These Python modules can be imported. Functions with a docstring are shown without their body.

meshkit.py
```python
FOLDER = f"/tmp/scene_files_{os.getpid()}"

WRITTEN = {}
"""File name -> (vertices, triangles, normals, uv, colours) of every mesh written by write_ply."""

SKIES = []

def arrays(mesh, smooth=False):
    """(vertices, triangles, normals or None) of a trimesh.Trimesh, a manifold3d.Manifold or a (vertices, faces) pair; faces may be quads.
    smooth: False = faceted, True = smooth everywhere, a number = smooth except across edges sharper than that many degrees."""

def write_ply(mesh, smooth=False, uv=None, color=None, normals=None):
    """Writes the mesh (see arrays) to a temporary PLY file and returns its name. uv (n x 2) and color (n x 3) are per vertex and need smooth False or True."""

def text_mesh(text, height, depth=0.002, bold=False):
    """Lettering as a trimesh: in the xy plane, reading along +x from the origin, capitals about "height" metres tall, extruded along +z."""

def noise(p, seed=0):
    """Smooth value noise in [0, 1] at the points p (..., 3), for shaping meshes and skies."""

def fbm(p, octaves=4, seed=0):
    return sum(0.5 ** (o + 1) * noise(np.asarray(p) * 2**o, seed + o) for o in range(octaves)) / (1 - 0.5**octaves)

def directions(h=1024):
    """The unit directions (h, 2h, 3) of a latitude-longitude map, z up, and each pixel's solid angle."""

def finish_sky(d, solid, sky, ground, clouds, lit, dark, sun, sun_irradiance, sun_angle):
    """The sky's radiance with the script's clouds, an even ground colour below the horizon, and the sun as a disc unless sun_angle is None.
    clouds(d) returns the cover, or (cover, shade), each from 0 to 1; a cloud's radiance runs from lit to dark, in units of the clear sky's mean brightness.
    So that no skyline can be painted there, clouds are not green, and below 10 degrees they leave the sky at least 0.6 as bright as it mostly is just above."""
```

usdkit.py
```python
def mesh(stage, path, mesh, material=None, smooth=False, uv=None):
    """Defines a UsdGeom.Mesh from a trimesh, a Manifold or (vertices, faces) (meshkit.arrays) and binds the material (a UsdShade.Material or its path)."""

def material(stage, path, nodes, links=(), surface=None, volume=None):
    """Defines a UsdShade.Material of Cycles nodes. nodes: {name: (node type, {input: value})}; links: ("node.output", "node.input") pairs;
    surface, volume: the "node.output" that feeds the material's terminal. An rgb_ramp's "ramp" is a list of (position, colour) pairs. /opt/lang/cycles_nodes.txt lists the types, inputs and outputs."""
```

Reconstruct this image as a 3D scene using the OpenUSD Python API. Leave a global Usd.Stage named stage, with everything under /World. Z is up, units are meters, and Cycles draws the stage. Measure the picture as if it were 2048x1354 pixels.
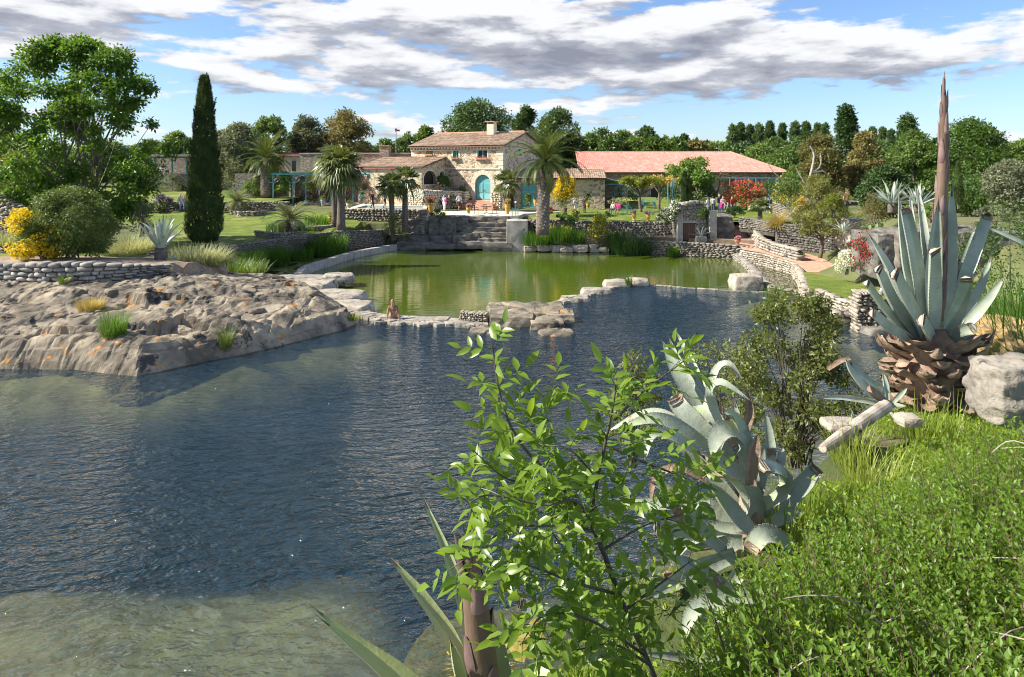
import math, random
import numpy as np, trimesh, manifold3d, shapely
from shapely.geometry import Polygon, LineString, Point
from scipy.interpolate import LinearNDInterpolator, NearestNDInterpolator
import meshkit, usdkit
from meshkit import noise, fbm
from pxr import Usd, UsdGeom, UsdLux, UsdShade, Gf, Sdf, Vt

stage = Usd.Stage.CreateInMemory()
UsdGeom.SetStageUpAxis(stage, 'Z'); UsdGeom.SetStageMetersPerUnit(stage, 1.0)
UsdGeom.Xform.Define(stage, '/World')
LK = '/World/Looks/'
# ---------------------------------------------------------------- camera, sky, sun, exposure
EYE, FOC, HORIZON = 7.7, 1365.0, 335.0        # eye height above the water, focal length and horizon row (2048-wide picture)
cam = UsdGeom.Camera.Define(stage, '/World/camera')
cam.CreateHorizontalApertureAttr(36.0); cam.CreateVerticalApertureAttr(36.0 * 677 / 1024)
cam.CreateFocalLengthAttr(36.0 * FOC / 2048)
cam.CreateVerticalApertureOffsetAttr(-(677 - HORIZON) / 2048 * 36.0)
cam.CreateFStopAttr(0.0); cam.CreateClippingRangeAttr(Gf.Vec2f(0.05, 20000))
cam.CreateExposureAttr(1.68)
UsdGeom.XformCommonAPI(cam).SetTranslate((0, 0, EYE)); UsdGeom.XformCommonAPI(cam).SetRotate((90, 0, 0))
SUN_EL, SUN_AZ = math.radians(40), math.radians(-95)      # azimuth = atan2(x, y): sun at the left, a touch in front
sun = UsdLux.DistantLight.Define(stage, '/World/sun')
sun.CreateIntensityAttr(0.95); sun.CreateAngleAttr(0.5); sun.CreateColorAttr(Gf.Vec3f(1.0, 0.93, 0.82)); sun.GetPrim().CreateAttribute('inputs:normalize', Sdf.ValueTypeNames.Bool).Set(True)
UsdGeom.XformCommonAPI(sun).SetRotate((math.degrees(math.pi / 2 - SUN_EL), 0, math.degrees(-SUN_AZ) + 180), UsdGeom.XformCommonAPI.RotationOrderXYZ)
_sx = Gf.Vec3d(math.sin(SUN_AZ) * math.cos(SUN_EL), math.cos(SUN_AZ) * math.cos(SUN_EL), math.sin(SUN_EL))
_m = Gf.Matrix4d().SetRotate(Gf.Rotation(Gf.Vec3d(0, 0, 1), _sx))
UsdGeom.Xformable(sun).ClearXformOpOrder(); UsdGeom.Xformable(sun).AddTransformOp().Set(_m)

def sky_material():
    N, Lk = {}, []
    def nd(kind, **kw):
        k = f'n{len(N)}'; N[k] = (kind, {a: b for a, b in kw.items() if not (isinstance(b, str) and '.' in b)})
        for a, b in kw.items():
            if isinstance(b, str) and '.' in b: Lk.append((b, f'{k}.{a}'))
        return k
    def m(t, a, b=0.0, c=0.0, clamp=False): return nd('math', math_type=t, value1=a, value2=b, value3=c, use_clamp=clamp) + '.value'
    tc = nd('texture_coordinate'); sp = nd('separate_xyz', vector=tc + '.generated')
    az = m('arctan2', sp + '.x', sp + '.y'); v = sp + '.z'
    def field(daz, dv):
        a, b = m('add', az, daz), m('add', v, dv)
        vec = nd('combine_xyz', x=m('multiply', a, 1.0), y=m('multiply', b, 3.9), z=0.3) + '.vector'
        big = nd('noise_texture', vector=vec, scale=6.4, detail=9.0, roughness=0.53, lacunarity=2.15, distortion=0.12) + '.fac'
        lo = nd('noise_texture', vector=vec, scale=17.0, detail=6.0, roughness=0.55) + '.fac'
        f = m('multiply_add', lo, 0.38, m('multiply', big, 0.85))
        for px, py, wx, wy, amp in BLOBS:
            A = math.atan((px - 1024) / FOC); V = math.sin(math.atan((HORIZON - py) / FOC * math.cos(A)))
            du = m('divide', m('subtract', a, A), wx / FOC); dw = m('divide', m('subtract', b, V), wy / FOC)
            r = m('add', m('multiply', du, du), m('multiply', dw, dw))
            f = m('multiply_add', m('exponent', m('multiply', r, -1.0)), amp, f)
        return f
    # broad masses of cloud and the clear gaps between them
    BLOBS = [(760, 40, 520, 75, .16), (620, 140, 240, 55, .14), (420, 150, 110, 40, .10), (1160, 75, 330, 60, .16), (1500, 70, 260, 60, .13),
             (1160, 150, 150, 26, .10), (1560, 150, 200, 32, .18), (1800, 90, 330, 40, .14), (1180, 205, 200, 24, .10), (80, 30, 200, 60, .20), (1400, 245, 120, 30, .12), (800, 245, 120, 30, .14), (1990, 210, 60, 20, .08),
             (290, 110, 110, 55, -.20), (940, 195, 110, 22, -.10), (660, 215, 200, 20, -.16), (1700, 225, 280, 40, -.17), (1720, 25, 90, 30, -.12), (1930, 25, 90, 25, -.15), (1360, 190, 40, 20, -.06)]
    f0 = field(0, 0); f1 = field(-0.012, 0.022)
    cover = nd('map_range', range_type='smoothstep', value=f0, from_min=0.625, from_max=0.735, to_min=0.0, to_max=1.0, clamp=True) + '.result'
    thick = nd('map_range', value=f0, from_min=0.72, from_max=1.02, to_min=0.0, to_max=0.62, clamp=True) + '.result'
    dif = m('subtract', f1, f0)
    sh = m('add', m('multiply', dif, 3.6), thick)
    sh = m('add', sh, 0.2, clamp=True)
    cl = nd('rgb_ramp', ramp=[(0, (9.6, 9.7, 10.0)), (0.25, (8.2, 8.35, 8.8)), (0.5, (5.1, 5.35, 6.1)), (1.0, (3.0, 3.25, 4.1))], fac=sh) + '.color'
    # the ramp is in units of the clear sky near the horizon
    sky = nd('sky_texture', sky_type='single_scattering', sun_disc=False, sun_elevation=SUN_EL, sun_rotation=SUN_AZ, altitude=100.0, air_density=1.0, aerosol_density=0.6, ozone_density=2.0) + '.color'
    sky = nd('mix', mix_type='multiply', fac=1.0, color1=sky, color2=(.53, .61, .74)) + '.color'
    gain = nd('mix', mix_type='multiply', fac=1.0, color1=cl, color2=(CLOUD_GAIN,) * 3) + '.color'
    cov = m('multiply', cover, nd('map_range', value=v, from_min=0.0, from_max=0.02, to_min=0.75, to_max=1.0, clamp=True) + '.result')
    mx = nd('mix', mix_type='mix', fac=cov, color1=sky, color2=gain) + '.color'
    bg = nd('background_shader', color=mx, strength=SKY_STRENGTH)
    return usdkit.material(stage, LK + 'sky_look', N, Lk, surface=bg + '.background')
SKY_STRENGTH, CLOUD_GAIN = 0.08, 0.40
dome = UsdLux.DomeLight.Define(stage, '/World/sky'); dome.CreateIntensityAttr(1.0)
UsdShade.MaterialBindingAPI.Apply(dome.GetPrim()).Bind(sky_material())
dome.GetPrim().SetCustomDataByKey('kind', 'structure'); dome.GetPrim().SetCustomDataByKey('label', 'blue sky with broad banks of grey and white cloud'); dome.GetPrim().SetCustomDataByKey('category', 'sky')

# ---------------------------------------------------------------- helpers
def at(x, y, Y): return np.array([(x - 1024) / FOC * Y, Y, EYE - (y - HORIZON) / FOC * Y])
def onz(x, y, z=0.0): return at(x, y, FOC * (EYE - z) / (y - HORIZON))
def rng(seed): return np.random.RandomState(seed)
USED = {}
def numbered(parent, name):
    k = (parent, name); n = USED.get(k, -1) + 1; USED[k] = n
    return f'{parent}/{name}' if n == 0 else f'{parent}/{name}_{n:03d}'
def tag(p, label=None, cat=None, group=None, kind=None):
    p = p.GetPrim() if hasattr(p, 'GetPrim') else p
    for k, x in (('label', label), ('category', cat), ('group', group), ('kind', kind)):
        if x: p.SetCustomDataByKey(k, x)
    return p
def thing(name, label, cat, group=None, loc=(0, 0, 0), rz=0.0, kind=None):
    x = UsdGeom.Xform.Define(stage, numbered('/World', name))
    x.AddTranslateOp().Set(Gf.Vec3d(*map(float, loc)))
    if rz: x.AddRotateZOp().Set(float(math.degrees(rz)))
    return tag(x, label, cat, group, kind)
def copy(src, label, loc, rz=0.0, group=None, scale=None):
    was = src.GetCustomData()
    x = UsdGeom.Xform.Define(stage, numbered('/World', src.GetName().rstrip('0123456789').rstrip('_')))
    p = x.GetPrim(); p.GetReferences().AddInternalReference(src.GetPath())
    x.ClearXformOpOrder()
    x.AddTransformOp(opSuffix='place').Set((Gf.Matrix4d().SetScale(Gf.Vec3d(*( (scale,) * 3 if np.ndim(scale) == 0 else scale))) if scale else Gf.Matrix4d(1)) * Gf.Matrix4d().SetRotate(Gf.Rotation(Gf.Vec3d(0, 0, 1), math.degrees(rz))) * Gf.Matrix4d().SetTranslate(Gf.Vec3d(*map(float, loc))))
    p.SetInstanceable(True)
    return tag(p, label, was['category'], group or was.get('group'))
def obj(name, mesh, mat, parent=None, smooth=False, label=None, cat=None, group=None, kind=None):
    if isinstance(mesh, MB): mesh = mesh.get()
    pp = '/World' if parent is None else str(parent.GetPath())
    m = usdkit.mesh(stage, numbered(pp, name), mesh, M[mat] if isinstance(mat, str) else mat, smooth=smooth)
    m.CreateDoubleSidedAttr(True)
    return tag(m, label, cat, group, kind)
def norm(a): a = np.asarray(a, float); return a / np.maximum(np.linalg.norm(a, axis=-1, keepdims=True), 1e-12)
class MB:                                  # collects shapes into one mesh
    def __init__(s): s.v, s.f, s.n = [], [], 0
    def add(s, v, f):
        v, f = np.asarray(v, float), np.asarray(f, int)
        if f.shape[1] == 4: f = np.vstack([f[:, [0, 1, 2]], f[:, [0, 2, 3]]])
        s.v.append(v); s.f.append(f + s.n); s.n += len(v); return s
    def mesh(s, m): 
        if isinstance(m, MB): m = m.get()
        if isinstance(m, tuple): return s.add(*m)
        return s.add(m.vertices, m.faces)
    def get(s): return (np.vstack(s.v), np.vstack(s.f))
    def box(s, c, d, rz=0.0):              # centre, size
        v = np.array([[i, j, k] for i in (-.5, .5) for j in (-.5, .5) for k in (-.5, .5)]) * d
        return s.add(rotz(v, rz) + np.asarray(c), BOXF)
    def tube(s, P, R, n=6, cap=True): return s.add(*tube(P, R, n, cap))
    def lathe(s, prof, n=14, c=(0, 0, 0)): return s.add(*lathe(prof, n, c))
    def xf(s, M4):
        v, f = s.get(); s.v = [v @ np.asarray(M4)[:3, :3].T + np.asarray(M4)[:3, 3]]; s.f = [f]; return s
BOXF = np.array([[0, 1, 3, 2], [4, 6, 7, 5], [0, 4, 5, 1], [2, 3, 7, 6], [0, 2, 6, 4], [1, 5, 7, 3]])
def rotz(v, a):
    c, s_ = math.cos(a), math.sin(a); v = np.asarray(v, float)
    return np.stack([v[..., 0] * c - v[..., 1] * s_, v[..., 0] * s_ + v[..., 1] * c, v[..., 2]], -1)
def tube(P, R, n=6, cap=True):
    P = np.asarray(P, float); R = np.broadcast_to(np.asarray(R, float), (len(P),))
    T = norm(np.gradient(P, axis=0)); u = np.cross(T[0], [0, 0, 1.0])
    if np.linalg.norm(u) < 0.1: u = np.cross(T[0], [1.0, 0, 0])
    U = []
    for t in T: u = norm(u - t * (u @ t)); U.append(u)
    U = np.array(U); W = np.cross(T, U); a = np.arange(n) * 2 * np.pi / n
    v = (P[:, None] + R[:, None, None] * (np.cos(a)[None, :, None] * U[:, None] + np.sin(a)[None, :, None] * W[:, None])).reshape(-1, 3)
    i, j = np.meshgrid(np.arange(len(P) - 1), np.arange(n), indexing='ij'); k = (j + 1) % n
    f = np.stack([i * n + j, i * n + k, (i + 1) * n + k, (i + 1) * n + j], -1).reshape(-1, 4)
    f = np.vstack([f[:, [0, 1, 2]], f[:, [0, 2, 3]]])
    if cap:
        e = (len(P) - 1) * n
        f = np.vstack([f, [[0, q + 1, q] for q in range(1, n - 1)], [[e, e + q, e + q + 1] for q in range(1, n - 1)]])
    return v, f
def lathe(prof, n=14, c=(0, 0, 0)):
    prof = np.asarray(prof, float); a = np.arange(n) * 2 * np.pi / n
    v = np.stack([prof[:, None, 0] * np.cos(a), prof[:, None, 0] * np.sin(a), np.broadcast_to(prof[:, None, 1], (len(prof), n))], -1).reshape(-1, 3) + np.asarray(c)
    i, j = np.meshgrid(np.arange(len(prof) - 1), np.arange(n), indexing='ij'); k = (j + 1) % n
    f = np.stack([i * n + j, i * n + k, (i + 1) * n + k, (i + 1) * n + j], -1).reshape(-1, 4)
    return v, np.vstack([f[:, [0, 1, 2]], f[:, [0, 2, 3]]])
def bez(pts, n=12):                        # smooth curve through points (Catmull-Rom)
    p = np.asarray(pts, float)
    if len(p) == 2: return np.linspace(p[0], p[1], n)
    p = np.vstack([2 * p[0] - p[1], p, 2 * p[-1] - p[-2]]); t = np.linspace(0, len(p) - 3 - 1e-9, n); i = t.astype(int); t = (t - i)[:, None]
    a, b, c, d = p[i], p[i + 1], p[i + 2], p[i + 3]
    return 0.5 * (2 * b + (c - a) * t + (2 * a - 5 * b + 4 * c - d) * t ** 2 + (3 * b - a - 3 * c + d) * t ** 3)
def leaves(P, D, N, L, W, fold=0.0, kind='quad'):      # many leaf blades at once
    P, D, N = np.asarray(P, float), norm(D), np.asarray(N, float)
    S = norm(np.cross(D, N)); N = np.cross(S, D); n = len(P)
    L = np.broadcast_to(np.asarray(L, float), (n,))[:, None]; W = np.broadcast_to(np.asarray(W, float), (n,))[:, None]
    b = np.arange(n)[:, None]
    if kind == 'quad':
        v = np.stack([P, P + D * L * .45 + S * W * .5 + N * W * fold, P + D * L, P + D * L * .45 - S * W * .5 + N * W * fold], 1).reshape(-1, 3)
        f = np.vstack([b * 4 + [0, 1, 2], b * 4 + [0, 2, 3]])
    elif kind == 'tri':
        v = np.stack([P - S * W * .5, P + S * W * .5, P + D * L], 1).reshape(-1, 3); f = b * 3 + [0, 1, 2]
    else:                                  # 'leaf': folded, curved blade of 8 triangles
        mid = lambda t, dz: P + D * L * t - N * L * dz
        e1, e2 = W * .42, W * .36
        v = np.stack([P, mid(.32, -.02), mid(.68, .03), mid(1.0, .12), mid(.3, -.02) + S * e1 * 1.1 + N * W * fold, mid(.66, .03) + S * e2 + N * W * fold, mid(.3, -.02) - S * e1 * 1.1 + N * W * fold, mid(.66, .03) - S * e2 + N * W * fold], 1).reshape(-1, 3)
        f = np.vstack([b * 8 + q for q in ([0, 4, 1], [1, 4, 5], [1, 5, 2], [2, 5, 3], [0, 1, 6], [1, 7, 6], [1, 2, 7], [2, 3, 7])])
    return v, f
def rand_dir(r, n): return norm(r.normal(size=(n, 3)))
def grid_mesh(xs, ys, zf, keep=None):
    X, Y = np.meshgrid(xs, ys, indexing='ij'); Z = zf(X, Y); nx, ny = X.shape
    i, j = np.meshgrid(np.arange(nx - 1), np.arange(ny - 1), indexing='ij'); q = (i * ny + j).ravel()
    f = np.stack([q, q + ny, q + ny + 1, q + 1], -1)
    if keep is not None: f = f[keep((X[:-1, :-1] + X[1:, 1:]).ravel() / 2, (Y[:-1, :-1] + Y[1:, 1:]).ravel() / 2)]
    f = np.vstack([f[:, [0, 1, 2]], f[:, [0, 2, 3]]]); used, inv = np.unique(f, return_inverse=True)
    return np.stack([X, Y, Z], -1).reshape(-1, 3)[used], inv.reshape(-1, 3)
def slab(poly, z0, z1):                    # prism over a plan polygon
    m = trimesh.creation.extrude_polygon(Polygon(poly) if not isinstance(poly, Polygon) else poly, z1 - z0, engine='earcut'); m.apply_translation([0, 0, z0]); return (np.array(m.vertices), np.array(m.faces))
def sheet(poly, step, zf, skirt=0.0):                 # a terrain patch: a plan polygon cut by a grid, draped on zf
    p = Polygon(poly).buffer(0); x0, y0, x1, y1 = p.bounds; V, Fc, n = [], [], 0
    for a in np.arange(x0, x1, step):
        for b in np.arange(y0, y1, step):
            c = shapely.box(a, b, a + step, b + step)
            if not p.intersects(c): continue
            c = c if p.contains(c) else p.intersection(c)
            for g in getattr(c, 'geoms', [c]):
                if g.geom_type != 'Polygon' or g.area < 1e-5: continue
                q = np.array(shapely.geometry.polygon.orient(g).exterior.coords)[:-1]
                V.append(q); Fc += [[n, n + k, n + k + 1] for k in range(1, len(q) - 1)]; n += len(q)
    v = np.vstack(V); z = zf(v[:, 0], v[:, 1])
    if skirt: z = z - skirt * np.clip(1 - shapely.distance(shapely.points(v[:, 0], v[:, 1]), p.exterior) / .3, 0, 1) ** 2
    return np.column_stack([v, z]), np.array(Fc)
CUBE = None
def stone(c, d, r, rz=0.0, jit=0.16, pw=0.55, sub=1):            # rounded rubble stone of 48 triangles
    global CUBE
    if CUBE is None:
        m = trimesh.creation.box((2, 2, 2)).subdivide(); CUBE = (np.array(m.vertices), np.array(m.faces))
    v = CUBE[0]; s = norm(v); k = v * (1 - pw) + s * pw * 1.25
    k = k * (1 + r.uniform(-jit, jit, (len(k), 1))) + r.uniform(-jit, jit, k.shape) * .4
    k = k * (np.asarray(d) / 2)
    return rotz(k, rz) + np.asarray(c), CUBE[1]
# ---------------------------------------------------------------- materials
M = {}
class G:
    def __init__(s): s.N, s.L = {}, []
    def __call__(s, kind, **kw):
        k = f'n{len(s.N)}'; s.N[k] = (kind, {a: b for a, b in kw.items() if not (isinstance(b, str) and '.' in b)})
        s.L += [(b, f'{k}.{a}') for a, b in kw.items() if isinstance(b, str) and '.' in b]
        return k
    def math(s, t, a, b=0.0, c=0.0): return s('math', math_type=t, value1=a, value2=b, value3=c) + '.value'
    def rand(s):                            # a random number per island and per object
        a = s('geometry') + '.random_per_island'; b = s('object_info') + '.random'
        return s.math('fraction', s.math('multiply_add', b, 7.31, a))
    def out(s, name, surf): M[name] = usdkit.material(stage, LK + name, s.N, s.L, surface=surf); return M[name]
def plain(name, col, rough=0.6, metal=0.0, spec=0.5, var=0.0, **kw):
    g = G(); kw = dict(kw)
    if var:
        r = g.rand(); c = g('hsv', color=col, value=g.math('multiply_add', r, var, 1 - var / 2)) + '.color'; kw['base_color'] = c
    else: kw['base_color'] = col
    p = g('principled_bsdf', roughness=rough, metallic=metal, specular_ior_level=spec, **kw); return g.out(name, p + '.BSDF')
def earth(name, ramp, scale=1.0, detail=6.0, rough=0.85, bump=0.0, bscale=8.0, var=0.0, spots=None, stretch=(1, 1, 1), spec=0.25, cracks=None):
    """Stone, soil, plaster, lawn: ramp of colours over noise, fine relief, a random tone for every piece. spots: (colour, scale, threshold) for lichen or moss."""
    g = G(); pos = g('mapping', vector=g('geometry') + '.position', scale=stretch) + '.vector'
    n = g('noise_texture', vector=pos, scale=scale, detail=detail, roughness=0.62) + '.fac'
    c = g('rgb_ramp', ramp=ramp, fac=g('map_range', value=n, from_min=0.28, from_max=0.72, clamp=True) + '.result') + '.color'
    if spots:
        for col, sc, th in (spots if isinstance(spots, list) else [spots]):
            s_ = g('noise_texture', vector=pos, scale=sc, detail=7.0, roughness=0.7) + '.fac'
            c = g('mix', mix_type='mix', fac=g('map_range', range_type='smoothstep', value=s_, from_min=th, from_max=th + .05, clamp=True) + '.result', color1=c, color2=col) + '.color'
    if var: c = g('hsv', color=c, value=g.math('multiply_add', g.rand(), var, 1 - var / 2), saturation=g.math('multiply_add', g.rand(), .3, .85)) + '.color'
    kw = {}
    if bump:
        b = g('noise_texture', vector=pos, scale=bscale, detail=8.0, roughness=0.68) + '.fac'
        if cracks:
            cr = g('voronoi_texture', vector=g('mix_vector', fac=.12, a=pos, b=g('noise_texture', vector=pos, scale=cracks * 2, detail=4.0) + '.color') + '.result', feature='distance_to_edge', scale=cracks) + '.distance'
            cr = g('map_range', value=cr, from_min=0.0, from_max=0.07, clamp=True) + '.result'
            b = g.math('multiply_add', cr, .6, b)
        kw['normal'] = g('bump', height=b, strength=1.0, distance=bump) + '.normal'
    p = g('principled_bsdf', base_color=c, roughness=rough, specular_ior_level=spec, **kw); return g.out(name, p + '.BSDF')
def leafmat(name, c1, c2, trans=0.35, rough=0.45, spec=0.35, clump=0.0, tcol=None, cscale=0.8):
    g = G(); r = g.rand(); c = g('mix', mix_type='mix', fac=r, color1=c1, color2=c2) + '.color'
    if clump:
        n = g('noise_texture', vector=g('geometry') + '.position', scale=cscale, detail=3.0) + '.fac'
        c = g('hsv', color=c, value=g('map_range', value=n, from_min=.3, from_max=.7, to_min=1 - clump, to_max=1 + clump, clamp=True) + '.result') + '.color'
    t = g('mix', mix_type='mix', fac=.5, color1=c, color2=tcol or tuple(min(1, x * k) for x, k in zip(c2, (2.2, 2.0, .8)))) + '.color'
    p = g('principled_bsdf', base_color=c, roughness=rough, specular_ior_level=spec) + '.BSDF'
    tr = g('translucent_bsdf', color=t) + '.BSDF'
    return g.out(name, g('mix_closure', fac=trans, closure1=p, closure2=tr) + '.closure')
def rubble(name, c1, c2, mortar, scale=3.0, bump=0.05, dark=None, stretch=(1, 1, 1.5)):
    """Walls too far off to tell every stone: rubble masonry with recessed joints."""
    g = G(); pos = g('mapping', vector=g('geometry') + '.position', scale=stretch) + '.vector'
    ps = g('mix_vector', fac=.06, a=pos, b=g('noise_texture', vector=pos, scale=2.5, detail=3.0) + '.color') + '.result'
    e = g('voronoi_texture', vector=ps, feature='distance_to_edge', scale=scale) + '.distance'
    k = g('separate_color', color=g('voronoi_texture', vector=ps, feature='f1', scale=scale) + '.color')
    c = g('mix', mix_type='mix', fac=k + '.r', color1=c1, color2=c2) + '.color'
    if dark: c = g('mix', mix_type='mix', fac=g('map_range', value=k + '.g', from_min=.62, from_max=.7, to_max=.85, clamp=True) + '.result', color1=c, color2=dark) + '.color'
    fine = g('noise_texture', vector=pos, scale=14.0, detail=6.0) + '.fac'
    c = g('hsv', color=c, value=g.math('multiply_add', fine, .8, .6)) + '.color'
    j = g('map_range', range_type='smoothstep', value=e, from_min=.02, from_max=.10, clamp=True) + '.result'
    c = g('mix', mix_type='mix', fac=j, color1=mortar, color2=c) + '.color'
    h = g.math('multiply_add', fine, .35, j)
    p = g('principled_bsdf', base_color=c, roughness=.9, specular_ior_level=.2, normal=g('bump', height=h, strength=1.0, distance=bump) + '.normal')
    return g.out(name, p + '.BSDF')
def water(name, body, tint, clear, bands, dist, rough=0.02):
    g = G(); pos = g('geometry') + '.position'; h = None
    for sx, sy, sc, det, amp, dis in bands:
        if sx < 0:                          # wind ripples: long wandering crests
            n = g('wave_texture', wave_type='bands', bands_direction='y', profile='sine', vector=g('mapping', vector=pos, scale=(-sx, sy, 1), rotation=(0, 0, -.2)) + '.vector', scale=sc, distortion=dis, detail=det, detail_scale=1.3, detail_roughness=.55) + '.fac'
            n = g.math('multiply', n, amp); h = n if h is None else g.math('add', h, n); continue
        n = g('noise_texture', vector=g('mapping', vector=pos, scale=(sx, sy, 1), rotation=(0, 0, -0.16)) + '.vector', scale=sc, detail=det, roughness=.5, distortion=dis) + '.fac'
        n = g.math('multiply', n, amp); h = n if h is None else g.math('add', h, n)
    # gusts: calmer and rougher patches of the surface
    gu = g('noise_texture', vector=g('mapping', vector=pos, scale=(.05, .11, 1)) + '.vector', scale=1.0, detail=2.0) + '.fac'
    h = g.math('multiply', h, g('map_range', value=gu, from_min=.35, from_max=.65, to_min=.55, to_max=1.15, clamp=True) + '.result')
    nm = g('bump', height=h, strength=1.0, distance=dist) + '.normal'
    di = g('diffuse_bsdf', color=body, normal=nm) + '.BSDF'; tr = g('transparent_bsdf', color=tint) + '.BSDF'
    under = g('mix_closure', fac=clear, closure1=di, closure2=tr) + '.closure'
    gl = g('glossy_bsdf', color=(1, 1, 1), roughness=rough, distribution='ggx', normal=nm) + '.BSDF'
    ct = g.math('absolute', g('vector_math', math_type='dot_product', vector1=g('geometry') + '.incoming', vector2=nm) + '.value')
    fr = g.math('multiply_add', g.math('power', g.math('subtract', 1.0, ct), 5.0), .975, .025)
    return g.out(name, g('mix_closure', fac=fr, closure1=under, closure2=gl) + '.closure')
BARK = [(0, (.05, .04, .03)), (.5, (.11, .09, .07)), (1, (.2, .17, .13))]
earth('bark', BARK, 6.0, bump=.03, bscale=14, stretch=(1, 1, .3))
earth('palm_bark', [(0, (.06, .047, .038)), (.6, (.15, .12, .095)), (1, (.26, .225, .19))], 5.0, bump=.03, bscale=10, stretch=(1, 1, 4))
earth('lawn', [(0, (.06, .095, .012)), (.5, (.12, .165, .022)), (1, (.21, .235, .05))], .9, detail=12, bump=.10, bscale=14, spots=[((.22, .22, .065), .25, .56), ((.07, .11, .016), 2.4, .60)])
earth('ground_look', [(0, (.05, .075, .02)), (.5, (.10, .11, .04)), (1, (.17, .15, .08))], .35, detail=8, bump=.06, bscale=5)
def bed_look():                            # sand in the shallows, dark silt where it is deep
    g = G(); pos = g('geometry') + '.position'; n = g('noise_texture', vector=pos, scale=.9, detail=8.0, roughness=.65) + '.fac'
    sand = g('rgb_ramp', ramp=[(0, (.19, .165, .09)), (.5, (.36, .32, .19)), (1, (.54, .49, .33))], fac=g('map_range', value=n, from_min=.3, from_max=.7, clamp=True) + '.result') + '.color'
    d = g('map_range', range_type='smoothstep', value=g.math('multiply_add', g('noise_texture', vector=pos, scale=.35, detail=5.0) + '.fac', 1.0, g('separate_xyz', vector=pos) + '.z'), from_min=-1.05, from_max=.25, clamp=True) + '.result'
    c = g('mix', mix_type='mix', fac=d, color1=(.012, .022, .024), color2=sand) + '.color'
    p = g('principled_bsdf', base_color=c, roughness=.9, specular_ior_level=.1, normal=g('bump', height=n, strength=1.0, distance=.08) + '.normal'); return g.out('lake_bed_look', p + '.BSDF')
bed_look()
earth('rock', [(0, (.058, .05, .039)), (.35, (.13, .111, .083)), (.6, (.215, .182, .134)), (1, (.37, .312, .22))], .8, detail=12, bump=.10, bscale=2.2, cracks=.42,
      spots=[((.38, .175, .04), 1.1, .60), ((.05, .045, .04), .6, .555), ((.13, .135, .05), 1.6, .65), ((.40, .37, .32), 5.0, .64)])
earth('rock_pale', [(0, (.13, .115, .095)), (.4, (.25, .225, .185)), (1, (.40, .36, .295))], 1.6, detail=10, bump=.07, bscale=4, var=.3, spots=[((.34, .17, .05), 2.0, .63), ((.075, .07, .06), 1.7, .57), ((.12, .13, .05), 2.3, .64)])
earth('rock_grey', [(0, (.05, .046, .042)), (.5, (.125, .115, .10)), (1, (.24, .22, .185))], 1.2, detail=9, bump=.07, bscale=4, var=.25, spots=((.12, .13, .05), 1.2, .62), stretch=(1, 1, 1.6))
earth('wall_stone', [(0, (.12, .105, .085)), (.5, (.225, .20, .16)), (1, (.35, .31, .25))], 3.0, bump=.02, bscale=12, var=.7, spots=((.07, .065, .055), 2.2, .6))
earth('dry_stone', [(0, (.15, .14, .125)), (.5, (.25, .235, .21)), (1, (.36, .34, .30))], 3.0, bump=.03, bscale=10, var=.45, spots=((.09, .085, .08), 2.6, .6))
earth('joint', [(0, (.045, .04, .033)), (1, (.10, .088, .07))], 4.0, bump=.02, bscale=12)
earth('soil', [(0, (.13, .095, .065)), (.5, (.24, .18, .125)), (1, (.36, .28, .20))], 1.2, detail=8, bump=.03, bscale=9)
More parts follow.
